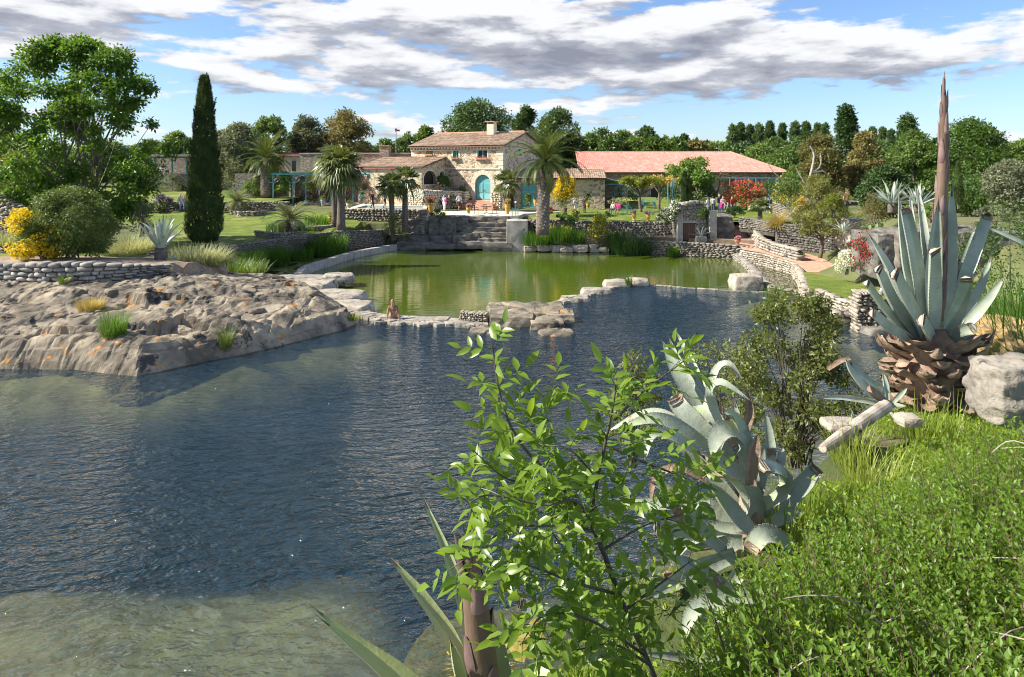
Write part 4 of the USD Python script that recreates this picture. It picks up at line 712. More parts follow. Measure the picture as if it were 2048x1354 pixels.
for i, (x0, x1, y0, y1, Y, dp, lb) in enumerate([(1122, 1180, 596, 616, 38.4, 1.0, 'low pale crest rock nearest the flat rock block'), (1165, 1225, 579, 600, 40.8, 1.0, 'long pale crest rock halfway along the weir'), (1210, 1262, 563, 582, 43.2, 1.2, 'rounded crest rock at the top of the weir bend'), (1256, 1300, 560, 577, 43.6, 1.3, 'pale crest boulder at the corner of the weir'), (1470, 1530, 552, 592, 42.6, 1.6, 'smooth pale boulder at the right end of the weir')]):
    rock('crest_rock', lb, *px_block(x0, x1, y0, y1, Y, dp), seed=160 + i, mat='rock_pale', sub=4, pw=.5, amp=.10)
for i, (x0, x1, y0, y1, Y) in enumerate([(938, 985, 664, 684, 31.0), (1080, 1150, 668, 688, 30.6)]):
    rock('sunken_rock', ['half sunken stone in the shallows left of the flat rock', 'wet half sunken stone in the shallows right of the flat rock'][i], *px_block(x0, x1, y0, y1, Y, 1.2), seed=170 + i, mat='rock', sub=3, pw=.5)
# ---------------------------------------------------------------- buildings
class Plane:                               # a vertical wall plane: s along it, z up, p out towards the viewer
    def __init__(s, o, ang): s.o = np.array([o[0], o[1], 0.0]); s.a = ang; s.t = np.array([math.cos(ang), math.sin(ang), 0]); s.n = np.array([math.sin(ang), -math.cos(ang), 0])
    def px(s, x, y):                       # (s, z) of what the picture shows at x, y on this wall
        d = np.array([(x - 1024) / FOC, 1.0, -(y - HORIZON) / FOC]); k = (s.o @ s.n) / (d @ s.n); q = d * k; return (q - s.o) @ s.t, q[2] + EYE
    def pt(s, u, z, p=0.0): return s.o + s.t * u + s.n * p + np.array([0, 0, z])
    def box(s, u0, u1, z0, z1, p0, p1, m=None):
        m = m or MB(); return m.box(s.pt((u0 + u1) / 2, (z0 + z1) / 2, (p0 + p1) / 2), (u1 - u0, p1 - p0, z1 - z0), s.a)
    def prism(s, poly, p0, p1):            # polygon in (s, z) pushed out from p0 to p1
        m = trimesh.creation.extrude_polygon(poly if isinstance(poly, Polygon) else Polygon(poly), p1 - p0, engine='earcut'); v = np.array(m.vertices); return np.array([s.pt(a, b, p0 + c) for a, b, c in v]), np.array(m.faces)
def arch(u0, u1, z0, z1, n=10):
    c, R = (u0 + u1) / 2, (u1 - u0) / 2; rise = min(R, (z1 - z0) * .6); a = np.linspace(0, np.pi, n); return [(u0, z0)] + [(c - R * math.cos(x), z1 - rise + rise * math.sin(x)) for x in a] + [(u1, z0)]
def tile_mat(name, ramp, du, dv):
    g = G(); pos = g('texture_coordinate') + '.UV'; v = g('separate_xyz', vector=pos)
    cell = g('combine_xyz', x=g.math('floor', g.math('divide', v + '.x', du)), y=g.math('floor', g.math('divide', v + '.y', dv))) + '.vector'
    w = g('white_noise_texture', dimensions='2D', vector=cell) + '.value'; n = g('noise_texture', vector=g('geometry') + '.position', scale=.8, detail=6.0) + '.fac'
    f = g.math('multiply_add', w, .6, g.math('multiply', n, .5)); c = g('rgb_ramp', ramp=ramp, fac=f) + '.color'
    p = g('principled_bsdf', base_color=c, roughness=.85, specular_ior_level=.2); return g.out(name, p + '.BSDF')
tile_mat('roof_tile_look', [(0, (.17, .115, .075)), (.3, (.31, .215, .145)), (.6, (.42, .305, .215)), (.85, (.50, .40, .30)), (1, (.22, .17, .13))], .24, .38)
tile_mat('pink_tile_look', [(0, (.36, .145, .11)), (.35, (.47, .21, .165)), (.7, (.55, .275, .225)), (1, (.62, .37, .31))], .30, .40)
def tiled_roof(quad, parent, mat, pitch=.24, row=.38, amp=.055, name='roof_tiles'):
    """Barrel tiles over a roof plane: quad = eave left, eave right, ridge right, ridge left. Rounded channels, every row lapping the one below."""
    q = [np.asarray(x, float) for x in quad]; U = q[1] - q[0]; Vv = q[3] - q[0]; n = norm(np.cross(U, Vv)); n = n if n[2] > 0 else -n
    we = np.linalg.norm(U); l = np.linalg.norm((q[3] + q[2] - q[0] - q[1]) / 2); nu = int(we / pitch); nv = int(l / row)
    us = np.concatenate([(i + np.array([0, .15, .5, .85])) / nu for i in range(nu)] + [[1.0]]); ph = us * nu; prof = amp * (np.abs(np.sin(np.pi * ph)) ** .7 * 1.25)
    vs = np.concatenate([[(j + .001) / nv, (j + .999) / nv] for j in range(nv)]); st = np.tile([.045, 0.0], nv)
    A, B = np.meshgrid(us, vs, indexing='ij'); P = (q[0] * ((1 - A) * (1 - B))[..., None] + q[1] * (A * (1 - B))[..., None] + q[2] * (A * B)[..., None] + q[3] * ((1 - A) * B)[..., None])
    wob = .02 * (noise(np.stack([A * nu, B * nv, A * 0], -1), 3) - .5)
    P = P + n * (prof[:, None] + st[None, :] + wob)[..., None] - norm(Vv) * (.03 * st[None, :] / .045)[..., None]
    a, b = A.shape; i, j = np.meshgrid(np.arange(a - 1), np.arange(b - 1), indexing='ij'); k = (i * b + j).ravel(); f = np.stack([k, k + b, k + b + 1, k + 1], -1)
    v = P.reshape(-1, 3); f = np.vstack([f[:, [0, 1, 2]], f[:, [0, 2, 3]]]); uv = np.stack([(A * we).ravel(), (B * l).ravel()], -1)
    m = usdkit.mesh(stage, numbered(str(parent.GetPath()), name), (v, f), M[mat], smooth=False, uv=uv); m.CreateDoubleSidedAttr(True); return tag(m, kind='stuff')
AF = math.radians(-25)
HF = Plane((-1.0 - 12.08 * math.cos(AF), 76 - 12.08 * math.sin(AF)), AF); HL, HD = 12.08, 12.0       # front of the house; its length and depth
HS = Plane(HF.pt(HL, 0)[:2], AF + math.pi / 2)                                                        # right-hand gable wall
EV, RG = 10.25, 11.95
house = thing('farmhouse', 'two storey rubble stone farmhouse with tiled roof and turquoise arched door', 'house')
d0, d1 = HF.px(950.5, 395), HF.px(981.5, 349.5); dz0 = 4.0
win = [(852.4, 866, 296.5, 309.5), (906.3, 917.3, 297.8, 316.5), (955, 974.6, 298, 317)]
Wn = []
for x0, x1, y0, y1 in win: a, b = HF.px(x0, y1), HF.px(x1, y0); Wn.append((a[0], b[0], a[1], b[1]))
holes = [shapely.box(a, c, b, d) for a, b, c, d in Wn] + [Polygon(arch(d0[0], d1[0], dz0, d1[1], 14))]
front = shapely.box(0, 2.9, HL, EV)
for h_ in holes: front = front.difference(h_)
obj('front_wall', HF.prism(front, -.5, 0), 'house_stone', house)
sw = HS.px(1035, 312), HS.px(1043, 298); sidew = (sw[0][0], sw[1][0], sw[0][1], sw[1][1])
gable = Polygon([(0.02, 2.9), (HD, 2.9), (HD, EV), (HD / 2, RG - .12), (0.02, EV - .05)]).difference(shapely.box(sidew[0], sidew[2], sidew[1], sidew[3]))
obj('gable_wall', HS.prism(gable, -.5, 0), 'house_stone', house)
HB = Plane(HF.pt(0, 0)[:2], AF - math.pi / 2)
obj('rear_wall', HF.box(0.02, HL - .52, 2.9, EV - .1, -HD, -HD + .5), 'house_stone', house); obj('left_wall', MB().mesh(HF.prism([(0.02, 2.9), (.5, 2.9), (.5, EV - .1), (.02, EV - .1)], -HD + .5, -.502)), 'house_stone', house)
for s_ in (1,):
    A0, A1 = HF.pt(-.3, EV - .12, .42), HF.pt(HL + .28, EV - .12, .42); R0, R1 = HF.pt(-.3, RG, -HD / 2), HF.pt(HL + .28, RG, -HD / 2); B0, B1 = HF.pt(-.3, EV - .12, -HD - .42), HF.pt(HL + .28, EV - .12, -HD - .42)
    base_ = MB().add(np.array([A0, A1, R1, R0, B0, B1, *(np.array([A0, A1, R1, R0, B0, B1]) - [0, 0, .14])]), [[0, 1, 2, 3], [3, 2, 5, 4], [7, 6, 9, 8], [8, 9, 10, 11], [0, 6, 7, 1], [4, 5, 11, 10]])
    f_ = [[0, 3, 9, 6], [3, 4, 10, 9], [1, 7, 8, 2], [2, 8, 11, 5]]; base_.f.append(np.vstack([np.array(f_)[:, [0, 1, 2]], np.array(f_)[:, [0, 2, 3]]]))
    rf = obj('roof', base_, 'brown_wood', house); up = np.array([0, 0, .02])
    tiled_roof([A0 + up, A1 + up, R1 + up, R0 + up], rf, 'roof_tile_look'); tiled_roof([B1 + up, B0 + up, R0 + up, R1 + up], rf, 'roof_tile_look')
    rt = MB()
    for i in range(int(HL / .4)): a = HF.pt(i * .4, RG + .05, -HD / 2); rt.tube([a, a + HF.t * .42], [.13, .11], 7)
    obj('ridge_tiles', rt, 'terracotta', rf)
    for i in range(29):                     # rafter ends and the moulded cornice below the eave
        u = .1 + i * (HL - .2) / 28; obj('rafter_end', HF.box(u - .06, u + .06, EV - .40, EV - .25, .02, .36), 'cut_stone', rf)
obj('cornice', HF.box(-.05, HL + .03, EV - .62, EV - .48, .003, .10), 'cut_stone', house)
zs = HF.px(940, 337.5)[1]; us = HF.px(872, 337)[0]; obj('string_course', HF.box(us, HL - .3, zs - .07, zs + .1, .003, .09), 'cut_stone', house)
for i in range(13):                        # quoins of the two front corners
    z = 3.0 + i * .55
    for u0, u1 in ((HL - (.85 if i % 2 else .5), HL + .015), (-.015, .75 if i % 2 else .45)):
        if u0 > 1 or z > 8.4: obj('quoin', HF.box(u0, u1, z, z + .5, -.4, .025), 'cut_stone', house)
def window(pl, par, a, b, c, d, shut='turquoise', box=True, lt=.16):
    w = thing_part = UsdGeom.Xform.Define(stage, numbered(str(par.GetPath()), 'window')).GetPrim()
    fr = MB(); pl.box(a - lt, a, c - .02, d + lt, -.2, .035, fr); pl.box(b, b + lt, c - .02, d + lt, -.2, .035, fr); pl.box(a + .002, b - .002, d, d + lt, -.2, .035, fr); obj('surround', fr, 'cut_stone', w)
    obj('sill', pl.box(a - lt - .08, b + lt + .08, c - .14, c - .022, -.2, .12), 'cut_stone', w)
    f = MB(); t_ = .09; pl.box(a, a + t_, c, d, -.18, -.10, f); pl.box(b - t_, b, c, d, -.18, -.10, f); pl.box(a + t_, b - t_, c, c + t_, -.18, -.10, f); pl.box(a + t_, b - t_, d - t_, d, -.18, -.10, f); m_ = (a + b) / 2; pl.box(m_ - .06, m_ + .06, c + t_, d - t_, -.18, -.095, f); obj('frame', f, shut, w)
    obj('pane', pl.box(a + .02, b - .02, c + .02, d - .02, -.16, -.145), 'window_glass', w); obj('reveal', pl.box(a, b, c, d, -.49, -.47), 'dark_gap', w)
    if box:
        obj('window_box', pl.box(a - .05, b + .05, c - .1, c + .08, .125, .33), 'terracotta', w); r = rng(int(a * 100)); C = np.array([pl.pt(u, c + .14, .25) for u in np.linspace(a, b, 5)]); obj('flowers', cloud_leaves(r, C, np.full(5, .17), 160, .09, .3), 'flower_coral' if box == 2 else 'leaf_bush', w, kind='stuff')
for i, w_ in enumerate(Wn): window(HF, house, *w_, box=2 if i == 2 else 1)
window(HS, house, *sidew, box=0)
# arched door
dr = UsdGeom.Xform.Define(stage, str(house.GetPath()) + '/arched_door').GetPrim(); u0, u1, zt = d0[0], d1[0], d1[1]; um = (u0 + u1) / 2; R_ = (u1 - u0) / 2
for i in range(9):                         # voussoirs, each a stone
    a0, a1 = np.pi * i / 9 + .012, np.pi * (i + 1) / 9 - .012; ex = .62 if i == 4 else .5; aa = np.linspace(a0, a1, 4); zc = zt - R_
    ring = [(um - R_ * math.cos(x), zc + R_ * math.sin(x)) for x in aa] + [(um - (R_ + ex) * math.cos(x), zc + (R_ + ex) * math.sin(x)) for x in aa[::-1]]; obj('voussoir', HF.prism(ring, -.4, .05), 'cut_stone', dr)
nj = int((zt - R_ - dz0) / .42)
for i in range(nj):
    z0_, z1_ = dz0 + i * (zt - R_ - dz0) / nj, dz0 + (i + 1) * (zt - R_ - dz0) / nj - .015; e_ = .5 if i % 2 else .38
    obj('jamb_stone', HF.box(u0 - e_, u0, z0_, z1_, -.4, .05), 'cut_stone', dr); obj('jamb_stone', HF.box(u1, u1 + e_, z0_, z1_, -.4, .05), 'cut_stone', dr)
for k in range(2):                         # two leaves with panels
    half = Polygon(arch(u0, u1, dz0, zt, 16)).intersection(shapely.box(u0 if k == 0 else um + .01, dz0, um - .01 if k == 0 else u1, 99)); lf = obj('door_leaf', HF.prism(half, -.32, -.24), 'turquoise', dr)
    a, b = (u0 + .1, um - .1) if k == 0 else (um + .1, u1 - .1)
    for z0_, z1_ in ((dz0 + .15, dz0 + .75), (dz0 + .85, zt - R_ + .05)): obj('panel', HF.box(a, b, z0_, z1_, -.238, -.215), 'turquoise_pale', lf)
    nn = 3
    for q in range(nn): x = a + (b - a) * (q + .5) / nn; obj('board', HF.box(x - .1, x + .1, dz0 + .9, zt - R_, -.213, -.2), 'turquoise', lf)
    obj('handle', MB().tube([HF.pt(um + (-.12 if k == 0 else .12), dz0 + 1.05, -.19), HF.pt(um + (-.12 if k == 0 else .12), dz0 + 1.2, -.14)], .025, 5), 'black_metal', lf)
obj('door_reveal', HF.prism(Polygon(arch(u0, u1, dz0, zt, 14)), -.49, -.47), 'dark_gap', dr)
# red brick steps and planters in front of the door
ds = thing('door_steps', 'fan of red brick steps leading up to the arched turquoise door', 'steps')
for i in range(5): obj('step', HF.prism(arch(um - 2.6 + i * .25, um + 2.6 - i * .25, 2.95 + i * 0, 3.05 + .18 * (i + 1), 4)[:1] + [(um - 2.6 + i * .25, 3.05 + .19 * (i + 1)), (um + 2.6 - i * .25, 3.05 + .19 * (i + 1)), (um + 2.6 - i * .25, 2.95)], .06, 2.6 - i * .42), 'brick_paving', ds)
for sg, lb in ((-1, 'low stone planter left of the arched turquoise door'), (1, 'low stone planter right of the arched turquoise door')):
    q = HF.pt(um + sg * 2.2, 0, .8); dry_wall('door_planter', lb, [(q - HF.t * .55)[:2], (q + HF.t * .55)[:2]], 3.0, 4.95, .8, .4, .25, 33 + sg, cat='planter', mat='cut_stone')
    shrub('door_plant', ['leafy plant in the left planter by the arched door', '', 'leafy plant in the right planter by the arched door'][sg + 1], tuple(q + [0, 0, 4.9]), .8, 1.1, 'leaf_bush', 35 + sg, 500, .12, cat='plant')
ch = UsdGeom.Xform.Define(stage, str(house.GetPath()) + '/chimney').GetPrim(); c = HF.px(943, 270); cu = c[0] + .1; cz = RG - .8
obj('stack', HF.box(cu - .45, cu + .45, cz, cz + 1.75, -HD / 2 + .6, -HD / 2 + 1.5), 'plaster', ch); obj('cap', HF.box(cu - .65, cu + .6, cz + 2.0, cz + 2.1, -HD / 2 + .45, -HD / 2 + 1.65), 'terracotta', ch)
for q in (-.4, .4): obj('cap_leg', HF.box(cu + q - .06, cu + q + .06, cz + 1.75, cz + 2.0, -HD / 2 + .7, -HD / 2 + 1.4), 'plaster', ch)
# the lean-to wing: end wall with two arches faces right
wing = thing('house_wing', 'low tiled wing of the farmhouse with two arched openings', 'house'); WL = 4.6; WP = 5.0
ES = Plane(HF.pt(WL, 0, WP)[:2], AF + math.pi / 2); a1 = ES.px(847, 369), ES.px(871.5, 341); a2 = ES.px(879, 369), ES.px(888.5, 342)
wz = lambda s_: 7.75 + (8.85 - 7.75) * s_ / WP
ew = Polygon([(0, 2.9), (WP - .01, 2.9), (WP - .01, 8.75), (0, 7.65)]); o1, o2 = Polygon(arch(a1[0][0], a1[1][0], a1[0][1], a1[1][1])), Polygon(arch(a2[0][0], a2[1][0], a2[0][1], a2[1][1]))
obj('end_wall', ES.prism(ew.difference(o1).difference(o2), -.4, 0), 'house_stone', wing)
for nm, o in (('arch_surround', o1), ('arch_surround', o2)): obj(nm, ES.prism(o.buffer(.14).difference(o), -.3, .04), 'cut_stone', wing)
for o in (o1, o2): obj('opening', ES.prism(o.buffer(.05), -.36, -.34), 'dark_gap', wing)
obj('arch_frame', ES.prism(o2.difference(o2.buffer(-.09)), -.2, -.12), 'turquoise', wing)
obj('front_wall', HF.box(-3.8, WL - .41, 2.9, 7.55, WP - .4, WP - .01), 'house_stone', wing)
E0, E1, T1, T0 = HF.pt(-3.9, 7.72, WP + .3), HF.pt(WL + .25, 7.72, WP + .3), HF.pt(WL + .25, 8.9, .02), HF.pt(-3.9, 8.9, .02)
m = MB().add(np.array([E0, E1, T1, T0, *(np.array([E0, E1, T1, T0]) - [0, 0, .1])]), [[0, 1, 2, 3], [5, 4, 7, 6], [0, 4, 5, 1], [1, 5, 6, 2], [3, 7, 4, 0]]); rfw = obj('roof', m, 'brown_wood', wing); tiled_roof([E0 + [0, 0, .02], E1 + [0, 0, .02], T1 + [0, 0, .02], T0 + [0, 0, .02]], rfw, 'roof_tile_look')
pt_ = HF.pt(WL + 1.4, 0, 1.6); dry_wall('patio_wall', 'stone wall of the raised patio below the wing arches', [HF.pt(WL - 1.5, 0, WP + .6)[:2], HF.pt(WL + .6, 0, WP + .5)[:2], HF.pt(WL + 2.6, 0, 2.6)[:2], HF.pt(WL + 2.9, 0, .4)[:2]], 2.9, [5.3, 5.3, 5.1, 5.0], .4, .45, .25, 37, mat='cut_stone')
obj('patio', slab([HF.pt(WL + .02, 0, WP - .2)[:2], HF.pt(WL + .5, 0, WP + .2)[:2], HF.pt(WL + 2.4, 0, 2.4)[:2], HF.pt(WL + 2.7, 0, .2)[:2], HF.pt(WL + .02, 0, .05)[:2]], 3.1, 5.02), 'paving', kind='structure', label='raised paved patio in front of the wing', cat='patio')
# lean-to right of the house with teal double doors
lt = thing('side_annex', 'low stone annex with wide teal double doors behind the big palm', 'outbuilding'); AP = Plane((.8, 76.2), math.radians(-4))
q0, q1 = AP.px(1042, 407), AP.px(1073, 367); hole = shapely.box(q0[0], 3.25, q1[0], q1[1]); obj('front_wall', AP.prism(shapely.box(-.6, 2.8, 9.5, 6.5).difference(hole), -.4, 0), 'house_stone', lt)
for k in range(2):
    a, b = (q0[0], (q0[0] + q1[0]) / 2 - .01) if k == 0 else ((q0[0] + q1[0]) / 2 + .01, q1[0]); lf = obj('door_leaf', AP.box(a, b, 3.25, q1[1], -.25, -.17), 'turquoise', lt)
    for i in range(4): x = a + (b - a) * (i + .5) / 4; obj('board', AP.box(x - .085, x + .085, 3.3, q1[1] - .05, -.168, -.15), 'turquoise', lf)
    obj('brace', AP.box(a + .05, b - .05, 4.9, 5.05, -.148, -.125), 'turquoise_pale', lf)
obj('lintel', AP.box(q0[0] - .2, q1[0] + .2, q1[1], q1[1] + .2, -.3, .03), 'cut_stone', lt)
e = [AP.pt(-.8, 6.45, .35), AP.pt(9.7, 6.45, .35), AP.pt(9.7, 7.5, -5), AP.pt(-.8, 7.5, -5)]; rf2 = obj('roof', MB().add(np.array(e + [x - np.array([0, 0, .1]) for x in e]), [[0, 1, 2, 3], [5, 4, 7, 6], [0, 4, 5, 1], [1, 5, 6, 2], [3, 7, 4, 0]]), 'brown_wood', lt); tiled_roof([x + np.array([0, 0, .02]) for x in e], rf2, 'roof_tile_look')
# stone gable right of it, capped with tiles, running down to the right
gb = thing('stone_outhouse', 'stone outhouse wall capped by a falling tiled roof beside the blue trellis', 'outbuilding'); GP = Plane((4.2, 81), math.radians(-3)); g0 = GP.px(1110, 338); g1 = GP.px(1236, 363)
obj('front_wall', GP.prism([(g0[0], 2.8), (g1[0], 2.8), (g1[0], g1[1] - .1), (g0[0], g0[1] - .1)], -.5, 0), 'far_stone', gb); e = [GP.pt(g1[0] + .3, g1[1] - .08, .25), GP.pt(g1[0] + .3, g1[1] - .08, -5), GP.pt(g0[0], g0[1], -5), GP.pt(g0[0], g0[1], .25)]
rf3 = obj('roof', MB().add(np.array(e + [x - np.array([0, 0, .1]) for x in e]), [[0, 1, 2, 3], [5, 4, 7, 6], [0, 4, 5, 1], [1, 5, 6, 2], [2, 6, 7, 3], [3, 7, 4, 0]]), 'brown_wood', gb); tiled_roof([x + np.array([0, 0, .02]) for x in e], rf3, 'roof_tile_look')
# the long barn
barn = thing('long_barn', 'long low stone barn with a pink tiled hipped roof', 'barn'); BP = Plane((at(1150, 300, 93)[0], 93), math.radians(-1.2)); b0 = BP.px(1190, 343)[0]; b1 = BP.px(1577, 346)[0]; be, br_ = 7.05, 9.95
obj('front_wall', BP.box(b0 - 2, b1 - .4, 2.8, be, -.5, 0), 'far_stone', barn); obj('end_wall', MB().box(BP.pt(b1 - .65, 4.9, -6.6), (.5, 12, 4.2), BP.a), 'far_stone', barn)
E0, E1, E2 = BP.pt(b0 - 2.2, be, .4), BP.pt(b1, be, .4), BP.pt(b1, be, -13.4); Rr = BP.pt(BP.px(1495, 308)[0] - .5, br_, -6.5); Rl = BP.pt(b0 - 2.2, br_, -6.5); E3 = BP.pt(b0 - 2.2, be, -13.4)
rfb = obj('roof', MB().add(np.array([E0, E1, Rr, Rl, E2, E3]) - [0, 0, .03], [[0, 1, 2, 3], [3, 2, 4, 5], [1, 4, 2, 2]]), 'terracotta', barn); tiled_roof([E0, E1, Rr, Rl], rfb, 'pink_tile_look', .30, .40, .05); tiled_roof([E1, E2, Rr, Rr - [0, 0.01, 0]], rfb, 'pink_tile_look', .30, .40, .05); tiled_roof([E2, E3, Rl, Rr], rfb, 'pink_tile_look', .30, .40, .05)
obj('gutter', tube([E0 + [0, -.1, -.05], E1 + [0, -.1, -.05]], .07, 6), 'brown_wood', barn)
rt = MB(); n_ = 70
for i in range(n_): a = Rl + (Rr - Rl) * i / n_; rt.tube([a + [0, 0, .03], a + (Rr - Rl) / n_ * 1.05 + [0, 0, .03]], [.15, .12], 6)
for i in range(16): a = Rr + (E1 - Rr) * i / 16; rt.tube([a + [0, 0, .03], a + (E1 - Rr) / 16 * 1.05 + [0, 0, .03]], [.15, .12], 6)
obj('ridge_tiles', rt, 'terracotta', barn)
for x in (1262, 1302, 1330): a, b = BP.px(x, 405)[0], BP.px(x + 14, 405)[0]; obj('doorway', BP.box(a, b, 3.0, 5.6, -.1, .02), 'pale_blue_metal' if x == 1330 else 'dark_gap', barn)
obj('pier', BP.box(BP.px(1340, 400)[0], BP.px(1366, 400)[0], 3.0, 6.6, .03, .4), 'plaster', barn)
# compound wall with its own chimney, left of the wing
cw = thing('compound_wall', 'old rendered wall with a stout brick chimney behind the wing', 'wall'); CP = Plane((at(700, 300, 88)[0], 88), math.radians(-6)); u = lambda x: CP.px(x, 330)[0]
obj('wall', CP.box(u(600), u(828), 3.0, CP.px(780, 308)[1], -.5, 0), 'far_stone', cw); obj('wall_coping', CP.box(u(600) - .1, u(828), CP.px(780, 308)[1], CP.px(780, 308)[1] + .16, -.6, .1), 'concrete', cw)
chm = obj('chimney', CP.box(u(764), u(782), 5.0, CP.px(772, 293)[1], .02, 1.1), 'far_stone', cw); obj('chimney_cap', CP.box(u(762.5), u(783.5), CP.px(772, 293)[1], CP.px(772, 291)[1], -.05, 1.2), 'terracotta', chm)
e = [CP.pt(u(690), 6.5, 6.5), CP.pt(u(800), 6.5, 6.5), CP.pt(u(806), 7.9, .03), CP.pt(u(690), 7.9, .03)]; rf4 = obj('low_roof', MB().add(np.array(e + [x - np.array([0, 0, .1]) for x in e]), [[0, 1, 2, 3], [5, 4, 7, 6], [0, 4, 5, 1], [1, 5, 6, 2], [3, 7, 4, 0]]), 'brown_wood', cw); tiled_roof([x + np.array([0, 0, .02]) for x in e], rf4, 'pink_tile_look')
# arcaded garden wall and the pergola in front of it (behind the pool, left)
ag = thing('arcade_wall', 'old stone wall with blind arches behind the teal pergola', 'wall'); GW = Plane((at(480, 350, 82)[0], 82), math.radians(-3)); hz = GW.px(600, 347)[1]; wl = shapely.box(GW.px(470, 350)[0], 2.9, GW.px(745, 350)[0], hz)
ops = [Polygon(arch(GW.px(a, 390)[0], GW.px(b, 390)[0], 3.4, GW.px(a, t_)[1], 10)) for a, b, t_ in ((508, 530, 350), (590, 622, 352), (548, 578, 355), (640, 664, 354), (692, 716, 356))]
for o in ops: wl = wl.difference(o)
obj('wall', GW.prism(wl, -.5, 0), 'garden_stone', ag)
for o in ops: obj('niche', GW.prism(o.buffer(.04), -.62, -.5), 'far_stone', ag); obj('arch_ring', GW.prism(o.buffer(.22).difference(o).difference(shapely.box(-99, 0, 99, 3.6)), -.3, .05), 'cut_stone', ag)
pg = thing('teal_pergola', 'teal steel pergola with curved braces behind the pool', 'pergola'); PP = Plane((at(540, 350, 78)[0], 78), math.radians(-2)); pz = PP.px(640, 348.5)[1]
obj('beam', PP.box(PP.px(543, 348)[0], PP.px(756, 348)[0], pz - .09, pz + .09, -.08, .08), 'teal_metal', pg); obj('beam', PP.box(PP.px(543, 348)[0], PP.px(756, 348)[0], pz - .09, pz + .09, -2.6, -2.44), 'teal_metal', pg)
for x in (546, 586, 612, 662, 706, 752):
    uu = PP.px(x, 370)[0]; obj('post', PP.box(uu - .05, uu + .05, 3.0, pz - .09, -.05, .05), 'teal_metal', pg)
    for sg in (-1, 1): obj('brace', tube([PP.pt(uu + sg * .9 * math.sin(a), pz - .1 - .9 * (math.cos(a)), 0) for a in np.linspace(0, 1.45, 7)], .03, 5), 'teal_metal', pg)
for x in range(548, 756, 14): uu = PP.px(x, 350)[0]; obj('slat', PP.box(uu - .03, uu + .03, pz + .09, pz + .17, -2.8, .3), 'teal_metal', pg)
# restaurant terrace far left
rs = thing('restaurant_terrace', 'shaded restaurant terrace with a flat thatched roof on a stone wall', 'restaurant'); RP = Plane((at(300, 350, 95)[0], 95), math.radians(2)); rz0 = RP.px(430, 347)[1]; u = lambda x: RP.px(x, 350)[0]; rs_floor = rz0 - .2
obj('base_wall', RP.box(u(240), u(480), 3.2, rz0, -.6, 0), 'garden_stone', rs); obj('floor', RP.box(u(240), u(600), rz0 - .4, rz0 - .2, -9, -.61), 'concrete', rs); obj('back_wall', RP.box(u(240), u(600), rz0 - .2, RP.px(430, 312)[1] - .15, -9.4, -9), 'far_stone', rs)
obj('roof', RP.box(u(305), u(470), RP.px(430, 313)[1], RP.px(430, 310.5)[1] + .12, -9.2, .5), 'concrete', rs); obj('roof_edge', RP.box(u(304), u(471), RP.px(430, 316)[1], RP.px(430, 313)[1], .3, .45), 'brown_wood', rs)
for x in (308, 343, 372, 410, 445, 468): obj('post', RP.box(u(x) - .07, u(x) + .07, rz0, RP.px(430, 313)[1], -.3, -.16), 'teal_metal', rs)
obj('rear_block', RP.box(u(560), u(640), 3.2, RP.px(580, 312)[1], -6, -2), 'plaster', rs); e = [RP.pt(u(540), RP.px(580, 312)[1], -1.6), RP.pt(u(650), RP.px(580, 312)[1], -1.6), RP.pt(u(650), RP.px(580, 304)[1], -6), RP.pt(u(540), RP.px(580, 304)[1], -6)]; tiled_roof(e, rs, 'pink_tile_look')
for x in (576, 596): obj('window', RP.box(u(x), u(x + 8), rz0 + .3, rz0 + 1.8, -1.98, -1.95), 'window_glass', rs)
# stone hut with plank door
hut = thing('stone_hut', 'small stone hut with a curved gable and dark plank door at the water', 'hut'); HP = Plane((at(1350, 480, 60.4)[0], 60.4), math.radians(3)); h = lambda x, y: HP.px(x, y)
prof = [h(1356, 486), h(1356, 417), h(1362, 413), h(1385, 407), h(1404, 405), h(1412, 408), h(1413, 486)]; dd0, dd1 = h(1366, 482), h(1391, 446); dhole = shapely.box(dd0[0], 0, dd1[0], dd1[1])
obj('front_wall', HP.prism(Polygon(prof).difference(dhole), -.5, 0), 'garden_stone', hut); obj('body', HP.prism(Polygon(prof).buffer(-.03), -3.2, -.502), 'garden_stone', hut)
obj('pier', HP.box(h(1416, 450)[0], h(1430, 450)[0], .5, h(1420, 421)[1], -.6, .5), 'concrete', hut); obj('pier', HP.box(h(1354.5, 450)[0], h(1365, 450)[0], .5, h(1360, 416)[1], -.3, .12), 'concrete', hut); obj('lintel', HP.box(dd0[0] - .1, dd1[0] + .15, dd1[1], dd1[1] + .22, -.3, .06), 'concrete', hut)
dr2 = obj('door', HP.box(dd0[0], dd1[0], .9, dd1[1] - .01, -.2, -.14), 'dark_gap', hut); npl = 5
for i in range(npl): a = dd0[0] + (dd1[0] - dd0[0]) * i / npl; obj('plank', HP.box(a + .012, a + (dd1[0] - dd0[0]) / npl - .012, 1.25, dd1[1] - .04, -.138, -.1), 'brown_wood', dr2)
for i in range(7): a, b = h(1358 + i * 8, 416 - 11 * math.sin(i * .38)), h(1366 + i * 8, 416 - 11 * math.sin((i + 1) * .38)); obj('coping_stone', boulder(HP.pt((a[0] + b[0]) / 2, (a[1] + b[1]) / 2 + .05, -.2), (abs(b[0] - a[0]), .9, .28), 700 + i, 0, 2, .2, .1), 'rock_pale', hut)
rock('hut_side_rock', 'dark rock cutting between the hut and the brick path', *px_block(1428, 1470, 432, 488, 60.8, 3.0), seed=720, sub=4, pw=.2, amp=.15)
